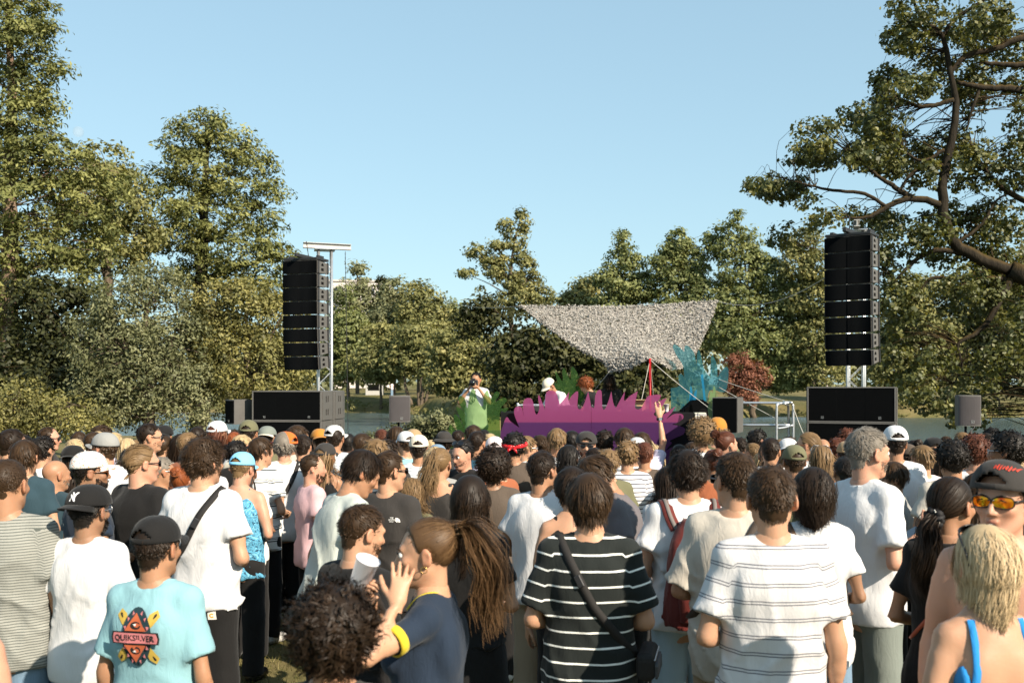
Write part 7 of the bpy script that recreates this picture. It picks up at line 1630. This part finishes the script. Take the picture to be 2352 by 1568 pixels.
P_(1240, 996, 8.6, 30, 'fade,brown', 'tee,grey', sk='fair', label='man with a short brown fade turned left of the blond man')
P_(1279, 981, 8.3, -8, 'bowl,light', 'tee,white', sk='tan', label='blond bowl-cut man in a white tee at the centre', fit=1.4)
P_(1314, 987, 9.0, -15, 'medium,black', 'tee,white', sk='tan', label='man with wet-looking black hair in a white top')
P_(1347, 990, 7.8, 176, 'fade,brown', 'tee,white', sk='fair', label='bearded man facing the camera in a black cap and black sunglasses', cap=('back', 'charcoal'), glasses='oval,black', beard=(.012, 'auburn'), face=True, arms='down,down', fit=1.3)
P_(1388, 988, 8.6, 0, 'curly,dark', 'tee,charcoal', label='dark curly head right of the man in the black cap')
P_(1434, 980, 8.4, 0, 'bowl,brown', 'tee,lgrey', label='smooth brown-haired head before the right petals')
P_(1396, 1029, 6.6, 10, 'mop,light', 'tee,olive', sk='fair', label='head of tousled light brown hair above the bowed man')
P_(1441, 1011, 7.0, -10, 'curly,light', 'tee,thinstripe', sk='fair', label='light curly-haired person in a black-and-white striped shirt')
P_(1463, 1004, 8.2, 0, 'medium,brown', 'tee,white', label='person in a pale grey cap beside the raised arm', cap=('cap', 'lgrey'))
P_(1474, 990, 8.5, 0, 'medium,brown', 'tee,lilac', 'long,black', 'front,up', sk='fair', label='person in a pale lilac shirt raising one arm with a wristwatch')
arm = None
P_(1612, 967, 8.3, 0, 'afro,light', 'tee,white', sk='tan', label='person with a big light brown afro beside the mustard beanie')
P_(1648, 958, 8.6, -15, 'curly,light', 'tee,olive', sk='pink', label='person in a mustard yellow beanie', cap=('beanie', 'mustard', {'roll': False}))
P_(1668, 987, 7.4, -62, 'bun,auburn', 'tee,sky', sex='f', sk='pink', label='woman with auburn hair tied in a bun turned right')
P_(1560, 1019, 8.6, 0, 'long,dark', 'tee,rust', sex='f', label='dark long-haired woman right of the raised arm')
P_(1590, 1013, 9.2, 0, 'medium,brown', 'tee,charcoal', label='brown head before the edge of the petals')
P_(1535, 1090, 5.6, 0, 'long,dark', 'tee,white', 'long,black', 'front,face', sex='f', sk='tan', label='dark-haired woman in white raising a hand with a gold watch', hp=8, H=1.58)
P_(1770, 1002, 7.2, -20, 'crop,dark', 'tee,white', sk='tan', label='dark short-haired man in white left of the olive cap')
P_(1740, 986, 9.8, -60, 'curly,black', 'tee,black', sk='brown', label='shaded curly-haired person by the railing')
P_(1810, 1006, 8.2, -10, 'long,light', 'tee,white', sex='f', label='light-haired woman with a white headband cap', cap=('back', 'white'))
P_(1824, 1021, 6.2, 0, 'crop,brown', 'tee,olive', sk='tan', label='person in a worn olive-brown cap', cap=('cap', 'olive', {'tilt': .1}))
P_(1856, 989, 7.5, 60, 'ponylow,light', 'tee,white', sex='f', sk='fair', label='woman in round tortoiseshell sunglasses facing left', glasses='round,tort', face=True)
P_(1886, 1021, 6.6, -10, 'long,light', 'tank,white', sex='f', sk='tan', label='woman with long straight light brown hair and sunglasses on top', glasses='way,metal,up')
P_(1889, 1004, 8.2, 0, 'none,dark', 'tee,grey', sk='tan', label='shaven bald head behind the long-haired woman')
P_(1923, 1005, 8.2, -20, 'curly,auburn', 'tee,charcoal', sk='tan', label='auburn curly-haired man left of the tan cap')
P_(1944, 1013, 7.6, -10, 'crop,dark', 'tee,white', sk='tan', label='man in a tan reversed cap and white tee', cap=('cap', 'tan'))
P_(1940, 1050, 6.0, 0, 'crop,black', 'tee,sky', sk='olive', label='black-haired head between the frizzy bob and the tall man', H=1.62)
P_(2056, 977, 6.5, -10, 'crop,dark', 'tee,white', sk='tan', label='man in a white reversed cap and white polo', cap=('cap', 'white', {'tilt': .06}), fit=1.5)
P_(2098, 1008, 8.2, 0, 'bun,dark', 'tee,black', sex='f', label='woman with dark twisted hair tied up right of the white cap')
P_(2082, 1019, 7.9, 30, 'crop,dark', 'tee,black', label='person in a dark brown peaked cap', cap=('cap', 'brown'))
P_(2118, 1020, 6.8, 20, 'medium,light', 'tee,palepink', sk='fair', label='person in a pale pink shirt with windblown light hair', ht=0, fit=1.5)
a = P_(2145, 1004, 7.8, 170, 'long,light', 'tee,black', sex='f', label='person in a black cap with white interlocked letters', cap=('back', 'black', {'yaw': 0}))
ny_logo(a['cap'], .05)
P_(2187, 1010, 5.5, -6, 'curly,black', 'tee,beige', sk='tan', label='man with glossy black curls in a grey-beige tee')
P_(2238, 997, 6.1, -15, 'curly,auburn', 'tee,white', sk='pink', label='man with auburn curls in a white tee with a dark back print')
prt = NP[0]
P_(2314, 989, 5.5, 24, 'curly,black', 'tee,black', sk='olive', label='man with a dense black curly crop and glasses at the right', glasses='oval,metal,rim', hy=25)
P_(2277, 982, 13.5, 20, 'curly,black', 'tee,red', sk='brown', label='distant person in a dark red top at the water edge')
P_(2346, 1003, 7.5, 0, 'crop,brown', 'tee,sky', label='person in a white cap at the right edge', cap=('cap', 'white'))
P_(2246, 1103, 4.9, -40, 'long,brown', 'tee,cream', sex='f', label='brown-haired woman between the scrunchie and the mirrored sunglasses', H=1.6)
# --- musicians and photographer on stage
ph = P_(1093, 853, 16.6, 172, 'crop,black', 'tee,white', 'long,charcoal', 'camera,camera', 'tan', 'm', 'photographer on stage in a white tee aiming a camera at the crowd', z0=ZD, group='people on the stage', lod='B', hp=2)
P_(1302, 866, 16.75, 130, 'crop,dark', 'tee,white', 'long,black', 'reach,reach', 'tan', 'm', 'DJ in a white tee and cream cap leaning over the table', z0=ZD, group='people on the stage', lod='B', lean=34, hp=6, H=1.80, cap=('cap', 'cream', {'hole': False}), glasses='way,black', beard=(.006, 'dark'))
P_(1378, 866, 16.85, 60, 'curlybig,red', 'tee,black', 'long,black', 'reach,reach', 'fair', 'f', 'woman on stage with wild red curls in a black tee', z0=ZD, group='people on the stage', lod='B', lean=22, hp=10, H=1.74)
P_(1400, 857, 17.5, 176, 'longwave,dark', 'tee,charcoal', 'long,black', 'front,front', 'tan', 'm', 'long-haired man on stage with sunglasses pushed up behind the red-haired woman', z0=ZD, group='people on the stage', lod='B', hp=16, glasses='way,black,up', beard=(.012, 'dark'), face=True)
P_(1736, 985, 13.6, 60, 'crop,black', 'tee,black', 'long,black', 'front,front', 'brown', 'm', 'technician in black crouching beside the guard rail', H=1.5, cap=('cap', 'black'))
for k, (x, y, c, lb) in enumerate(((1858, 900, 'red', 'tiny far person in red on the opposite bank'), (1898, 903, 'palepink', 'tiny far person in pale pink on the opposite bank'), (1096, 903, 'navy', 'tiny far person in dark blue near the swings'), (900, 906, 'palepink', 'tiny far person in pink on the far lawn'))):
    P_(x, y - 16, 112, 20 * k, 'crop,dark', 'tee,' + c, 'long,denim', label=lb, group='people on the far shore', H=1.7)
# --- fill: the packed rows towards the stage
rng = np.random.default_rng(2024); taken = [(p[3], p[2]) for p in PEOPLE]
HS = ['crop', 'crop', 'fade', 'medium', 'bowl', 'crop', 'medium', 'curly', 'long', 'longwave', 'pony', 'bun', 'mop', 'crop']; HC = ['dark', 'brown', 'black', 'brown', 'dark', 'light', 'auburn', 'blond']; SCL = ['white', 'black', 'charcoal', 'navy', 'white', 'olive', 'sage', 'beige', 'slate', 'grey', 'lilac', 'rust', 'teal', 'cream', 'offwhite', 'brown', 'palepink', 'denim']
HN = {'crop': 'cropped', 'fade': 'faded short', 'medium': 'tousled', 'bowl': 'smooth', 'curly': 'curly', 'long': 'long straight', 'longwave': 'long wavy', 'pony': 'ponytailed', 'bun': 'pinned-up', 'mop': 'shaggy'}
CN = {'lilac': 'lilac', 'palepink': 'pale pink', 'offwhite': 'off-white'}
def nearest_named(x):
    c = [(abs(x - q[0]), q[1]) for q in ((555, 'black shade speaker'), (690, 'left subwoofer stack'), (790, 'hand chain'), (916, 'grey pole speaker'), (1020, 'waterside bush'), (1100, 'green plexiglass leaves'), (1260, 'left magenta petals'), (1357, 'seam of the magenta petals'), (1480, 'right magenta petals'), (1672, 'black box monitor'), (1800, 'guard rail'), (1957, 'right subwoofer stack'), (2220, 'thin pole speaker'), (340, 'willow bush'), (60, 'golden bush'))]
    return min(c)[1]
seen = set(); tries = 0; nfill = 0
while nfill < 140 and tries < 9000:
    tries += 1; Y = float(rng.uniform(7.6, 13.6)); xd = float(rng.uniform(-30, 2390)); X = (xd - CX) / F * Y
    if min((X - t[0]) ** 2 + ((Y - t[1]) * 1.0) ** 2 for t in taken) < .46 ** 2: continue
    g0 = float(gz(X, Y)); fem = rng.random() < .42; top_y = HY + (ZC - (g0 + rng.uniform(1.54, 1.68) + (0 if fem else .09))) / Y * F
    if 1150 < xd < 1620 and (top_y < 1000 or xd > 1500): continue
    # keep faces and backs that matter free: stay lower than the people in front of the view line
    hs = str(rng.choice([h for h in HS if (h in ('long', 'longwave', 'pony', 'bun')) == fem])); hc = str(rng.choice(HC)); sc = str(rng.choice(SCL)); nm = nearest_named(xd)
    lb = 'back-row %s %s hair in %s before the %s' % (hc if hc not in ('dark', 'light') else hc + ' brown', HN[hs], CN.get(sc, sc), nm)
    lb = 'person with ' + lb.replace('back-row ', '')
    if lb in seen: continue
    seen.add(lb); taken.append((X, Y)); nfill += 1
    person(xd, top_y, Y, float(rng.normal(0, 16)), hs + ',' + hc, ('tank,' if fem and rng.random() < .3 else 'tee,') + sc, 'long,' + str(rng.choice(['black', 'denim', 'khaki'])), str(rng.choice(['front,front', 'front,down', 'down,front', 'phone,front', 'cross,cross'])), str(rng.choice(['fair', 'tan', 'pink', 'olive', 'tan', 'brown'])), 'f' if fem else 'm', lb, lod='C')
# ------------------------------------------------------------------ small things worn and held
def world_pt(d, p): 
    r = d['root']; return Matrix.LocRotScale(r.location, r.rotation_euler, r.scale) @ Vector(p)
def held(name, label, cat, d, p, rot=(0, 0, 0), group=None):
    r = d['root']; e = empty(name, world_pt(d, p), 0, 1.0); e.rotation_euler = (Matrix.Rotation(r.rotation_euler.z, 4, 'Z') @ Euler(rot).to_matrix().to_4x4()).to_euler(); tag(e, label, cat, group); return e
def glass_mat(name, col, tr=.55):
    def fn():
        t = NT(name); g = t.bsdf(col, .12, .5); x = t.node('BsdfTransparent'); m2 = t.node('MixShader'); m2.inputs[0].default_value = tr; t.l.new(g, m2.inputs[1]); t.l.new(x.outputs[0], m2.inputs[2]); return t.done(m2.outputs[0])
    return mat(name, fn)
# ponytail woman: yellow trims, scrunchie, earring, painted nail, cup in the other hand
M_YEL = fabric((.55, .42, .03), 'yellow_rib'); b = SEX['f']
for side, pose in ((-1, 'ear'), (1, 'face')):
    sh_, el_, wr_, _ = arm_pts(b, pose, side); e = sh_ + (el_ - sh_) * .55; dd = (el_ - sh_) / np.linalg.norm(el_ - sh_); a1 = norm_(np.cross(dd, [0, 0, 1.])); a2 = np.cross(dd, a1); rr = .054 * b['ar'] + .018 * .6 * 1.15
    V = []; m_ = 28
    for off, k in ((-.028, 1.01), (-.028, 1.05), (-.014, 1.07), (.003, 1.06), (.004, .9)): V.append(np.array([e + dd * off + rr * k * (math.cos(t) * a1 + math.sin(t) * a2) for t in np.linspace(0, 6.2832, m_, endpoint=False)]))
    V = np.concatenate(V); idx = np.arange(m_ * 5).reshape(5, m_); j = (np.arange(m_) + 1) % m_; obj('sleeve_trim', V, [np.stack([idx[:-1], idx[:-1][:, j], idx[1:][:, j], idx[1:]], -1).reshape(-1, 4)], M_YEL, wp['shirt'])
if 'collar' in wp: wp['collar'].data.materials.clear(); wp['collar'].data.materials.append(M_YEL)
th = np.linspace(0, 6.2832, 25); V, Q = tube_np([(np.column_stack([np.full(25, -.086), -.004 + .011 * np.sin(th), -.043 + .011 * np.cos(th)]), np.full(25, .0016))], 6, False); o = obj('earring', V, Q, plain('gold', (.7, .45, .15), .3, .5, 1.0), wp['root']); o.matrix_local = wp['MH']
V, Q = tube_np([(np.column_stack([.020 * np.sin(th), np.full(25, -.121) + .012 * np.cos(th) * .4, .085 + .020 * np.cos(th)]), np.full(25, .008))], 8, False); o = obj('hair_tie', V, Q, M_STRAP, wp['root']); o.matrix_local = wp['MH']
M_CUP = glass_mat('frosted_cup_plastic', (.70, .70, .74), .35)
pw = world_pt(wp, tuple(arm_pts(b, 'face', 1)[2] + np.array([-.03, .07, .045]))); cu = cup(0, 0, 0, 'frosted clear plastic cup tilted in the hand of the ponytailed woman', M_CUP, .042, .13, loc=pw, rot=(R(12), R(22), 0), group='drinks held in the crowd')
# scrunchie on the low ponytail
rng = np.random.default_rng(3); th = np.linspace(0, 6.2832, 61); rad = .030 + .006 * np.sin(th * 11); V, Q = tube_np([(np.column_stack([rad * np.sin(th), -.124 + .012 * np.sin(th * 7), -.042 + rad * np.cos(th)]), .015 + .005 * np.sin(th * 9))], 8, False); o = obj('scrunchie', V, Q, plain('black_velvet', (.012, .011, .012), .7, .3), scr['root']); o.matrix_local = scr['MH']
for k in range(16):
    t = rng.uniform(0, 6.28); V, Q = dome(.0034, .0034, .0034, (0, 0, 0), -.0033, 8, 5, seam=False); q = obj('bead', V, [Q], plain('pearl_bead', (.75, .72, .66), .2, .6), o, loc=(.036 * math.sin(t), -.138 + rng.uniform(-.012, .012), -.042 + .036 * math.cos(t)))
V, Q, Pp = bag_strap(scr, '', 1, .95, .016); sb = empty('bag_strap', scr['root'].location, scr['root'].rotation_euler.z, scr['root'].scale.x); tag(sb, 'thin orange-red bag strap over the shoulder of the woman in black', 'strap', 'bags carried in the crowd'); obj('strap', V, [Q], plain('coral_leather', (.40, .09, .05), .5, .4), sb); box('buckle', (-.014, -.006, -.014), (.014, .006, .014), M_METAL, sb, .002, tuple(Pp[len(Pp) // 3]))
# mirrored-lens man: red stitched lettering on the cap
sq = [poly2([(x0, -.004 + .005 * math.sin(k * 2.1)), (x0 + .004, .010 + .004 * math.sin(k * 1.7)), (x0 + .0075, .009 + .004 * math.sin(k)), (x0 + .0045, -.006 + .003 * math.cos(k * 2))]) + (plain('red_thread', (.5, .04, .02), .7),) for k, x0 in enumerate(np.linspace(-.030, .028, 8))]
project(mir['cap'].data, sq, mir['cap'], (.035, 0, .098), (0, 1, -.15), .0015, right=(1, 0, 0), name='stitching')
# burgundy backpack
r_ = bpk['root']; bp = empty('backpack', r_.location, r_.rotation_euler.z, r_.scale.x); tag(bp, 'burgundy backpack with a front pocket on the back of the man in white', 'backpack', 'bags carried in the crowd'); M_BP = fabric(CO['burg'], 'burgundy_nylon', .6)
S = SDF(np.arange(-.2, .2, .011), np.arange(-.36, -.06, .011), np.arange(.86, 1.46, .011)); S.loft([(.90, .145, .085, -.215), (1.0, .152, .098, -.225), (1.2, .148, .092, -.22), (1.33, .125, .07, -.205), (1.40, .085, .045, -.19), (1.425, .05, .03, -.185)], 2.6, 0)
X_, Y_, Z_ = (a_.reshape([-1 if i == j else 1 for j in range(3)]) for i, a_ in enumerate(S.ax)); S.v += folds(X_, Y_, Z_, np.random.default_rng(4), .006); V, Q = S.mesh(); obj('pack', weld(V, Q, 1), [Q], M_BP, bp)
S = SDF(np.arange(-.2, .2, .011), np.arange(-.40, -.2, .011), np.arange(.86, 1.3, .011)); S.loft([(.93, .105, .05, -.29), (1.05, .112, .058, -.295), (1.15, .10, .045, -.285), (1.19, .07, .03, -.275)], 2.6, 0); V, Q = S.mesh(); pk = obj('front_pocket', weld(V, Q, 2), [Q], M_BP, bp)
project(pk.data, [poly2([(x0, 0), (x0 + .006, 0), (x0 + .006, .005), (x0, .005)]) + (plain('white_thread', (.8, .8, .8), .7),) for x0 in np.arange(-.022, .02, .008)], pk, (.05, 0, 1.06), (0, 1, 0), .003, name='stitching')
V, Q = tube_np([(np.array([[.11 * math.sin(t), -.205 - .075 * math.cos(t) ** .5 * 1.0 - .0, 1.255 + .11 * math.cos(t)] for t in np.linspace(-1.35, 1.35, 20)]), np.full(20, .005))], 6); obj('zip', V, Q, M_STEEL, bp)
V, Q = tube_np([(smooth_path([(-.035, -.17, 1.415), (-.025, -.175, 1.445), (.025, -.175, 1.445), (.035, -.17, 1.415)], 14), np.full(len(smooth_path([(-.035, -.17, 1.415), (-.025, -.175, 1.445), (.025, -.175, 1.445), (.035, -.17, 1.415)], 14)), .007))], 6); obj('grab_loop', V, Q, M_STRAP, bp)
for s_ in (-1, 1):
    rays = []
    for t in np.linspace(0, 1, 22):
        x = s_ * (.055 + .075 * math.sin(t * math.pi) ** .6); yy = -.17 + t * .34; zz = 1.38 if t in (0, 1) else 0
        ang = math.pi * t; cdir = np.array([0, -math.cos(ang), math.sin(ang)]); c0 = np.array([x, -.01, 1.33]); rays.append((tuple(c0 + cdir * .7), tuple(-cdir)))
    V, Q, Pp = wrap_strip([bpk['shirt_me']], rays, .058, .012, .003); obj('shoulder_strap', V, [Q], M_BP, bp); V, Q, Pp = wrap_strip([bpk['shirt_me']], rays, .02, .004, .0165); obj('strap_webbing', V, [Q], plain('grey_webbing', (.16, .14, .13), .8), bp)
# bandana
V, Q = tube_np([(np.column_stack([.100 * np.sin(th), -.018 + .122 * np.cos(th), .030 + .016 * np.cos(th)]), np.full(len(th), .019))], 8, False); o = obj('bandana', V, Q, print_fabric('red_bandana'), ban['root']); o.matrix_local = ban['MH']
for s_ in (-1, 1): V, Q = tube_np([(np.array([[0, -.14, .012], [s_ * .03, -.155, -.01], [s_ * .045, -.15, -.04]]), np.array([.012, .014, .004]))], 6); k_ = obj('knot_tail', V, Q, print_fabric('red_bandana'), o)
# camera of the photographer
mm = 'm'; cm_ = held('photo_camera', 'black camera with a long lens held to the photographer\'s eye', 'camera', ph, (0, .205, 1.585), (0, 0, 0)); box('camera_body', (-.07, -.03, -.05), (.07, .03, .05), M_STEEL, cm_, .012); box('viewfinder', (-.03, -.025, .05), (.03, .025, .075), M_STEEL, cm_, .008)
V, Q = tube_np([(np.array([[0, .031, 0], [0, .06, 0], [0, .061, 0], [0, .12, 0]]), np.array([.036, .036, .040, .042]))], 18); obj('lens', V, Q, M_STEEL, cm_); V, Q = dome(.034, .034, .01, (0, 0, 0), 0, 18, 5, seam=False); obj('front_glass', V, [Q], M_LENS, cm_, loc=(0, .1205, 0), rot=(R(-90), 0, 0))
sp_ = smooth_path([(.07, 0, .02), (.09, -.02, -.12), (.05, -.06, -.28), (.0, -.05, -.30), (-.02, -.05, -.12)], 24); V, Q = tube_np([(sp_, np.full(len(sp_), .006))], 6); obj('neck_strap', V, Q, M_STRAP, cm_)
# dark print on the white tee at the right, phone and drinks
def phone(d, p, label, rot): 
    e = held('phone', label, 'phone', d, p, rot, 'phones held in the crowd'); box('case', (-.037, -.004, -.075), (.037, .004, .075), M_STEEL, e, .003); box('screen', (-.034, -.0052, -.071), (.034, -.0042, .071), plain('phone_screen', (.02, .03, .05), .1, .5), e, 0)
by_label = {o['label']: o for o in bpy.data.objects if o.parent is None and 'label' in o and o.name.startswith('person')}
def D_(label, **k): return dict(root=by_label[label], **k)
phone(D_('woman with a light brown ponytail in a dark grey tank top holding up a phone'), (.0, .27, 1.39), 'phone held up by the ponytailed woman in the grey tank top', (R(-15), 0, 0))
gm = D_('tall grey-haired man in a white tee holding his open hands out to the right'); phone(gm, (-.05, .34, 1.22), 'phone in the open hands of the tall grey-haired man', (R(-70), 0, 0))
fr = D_('woman in black with a sparkly scrunchie holding a low dark ponytail'); pw = world_pt(gm, (.10, .40, 1.02)); cup(0, 0, 0, 'clear plastic cup of beer held beside the grey-green trousers', glass_mat('beer_glass', (.55, .25, .03), .25), .04, .12, loc=pw, group='drinks held in the crowd')
wt = by_label['person in a pale lilac shirt raising one arm with a wristwatch']; sh_, el_, wr_, _ = arm_pts(SEX['m'], 'up', 1); t3 = norm_(wr_ - el_); V, Q = tube_np([(np.array([wr_ - t3 * .035, wr_ - t3 * .012]), np.full(2, .034))], 14); wo = obj('wristwatch', V, Q, M_STRAP, wt); box('dial', (-.016, -.018, -.016), (.016, -.0, .016), M_METAL, wo, .004, tuple(wr_ - t3 * .024 + np.array([.0, -.031, 0])))
bt = by_label['man with auburn curls in a white tee with a dark back print']; so = [c for c in bt.children if c.name.startswith('shirt')][0]; lines = []
for k in range(7):
    yv = .045 - k * .015
    for q in range(6):
        w_ = .018 + .012 * ((k * 5 + q * 3) % 4) / 3; xv = -.105 + q * .036; lines.append(poly2([(xv, yv), (xv + w_, yv), (xv + w_, yv + .008), (xv, yv + .008)]) + (plain('print_black', (.012, .012, .012), .8),))
lines += [poly2([(-.115, .062), (.115, .062), (.115, .066), (-.115, .066)]) + (plain('print_black', (.012, .012, .012), .8),)]
def join_shapes(L):
    co, fs, b0 = [], [], 0
    for c, f, m_ in L: co.append(c); fs += [tuple(i + b0 for i in q) for q in f]; b0 += len(c)
    return np.concatenate(co), fs, L[0][2]
project(so.data, [join_shapes(lines)], so, (0, 0, 1.28), (0, 1, 0), .003, name='print')
bn = by_label['bearded man facing the camera in a black cap and black sunglasses']
V, Q = tube_np([(np.column_stack([.085 * np.sin(th), .02 + .10 * np.cos(th), 1.44 - .055 * np.cos(th)]), np.full(len(th), .003))], 6, False); obj('necklace', V, Q, M_METAL, bn)
# thin blue straps of the blonde woman's top
for s_ in (-1, 1):
    rays = [((s_ * .082, y_, 1.9), (0, 0, -1)) for y_ in np.linspace(.02, -.055, 6)] + [((s_ * (.084 + .035 * t), -.7, 1.44 - .26 * t), (0, 1, 0)) for t in np.linspace(0, 1, 16)]
    V, Q, Pp = wrap_strip([bl['body_me']], rays, .026, .004, .002); obj('strap', V, [Q], cloth_mat('blue'), bl['shirt'])
# grass blades between the feet
rng = np.random.default_rng(8); n = 26000; Yg = rng.uniform(2.2, 9.5, n) ; Xg = rng.uniform(-.53, .53, n) * Yg; Zg = gz(Xg, Yg); hgt = rng.uniform(.02, .065, n); ang = rng.uniform(0, 6.28, n); w_ = .0035; bend = rng.normal(0, .02, (n, 2))
c0 = np.stack([Xg, Yg, Zg], 1); dx = np.stack([np.cos(ang) * w_, np.sin(ang) * w_, np.zeros(n)], 1); tip = c0 + np.column_stack([bend, hgt]); V = np.stack([c0 - dx, c0 + dx, tip], 1).reshape(-1, 3); r = np.repeat(np.clip(rng.normal(.55, .25, n), 0, 1), 3)
tag(obj('grass', V, [np.arange(3 * n).reshape(n, 3)], leaf_mat('lawn_blade', (.05, .06, .015), (.12, .12, .035), (.28, .23, .10), .3, .2), None, False, {'rnd': r}), 'short dry lawn grass between the feet of the crowd', None, kind='stuff')
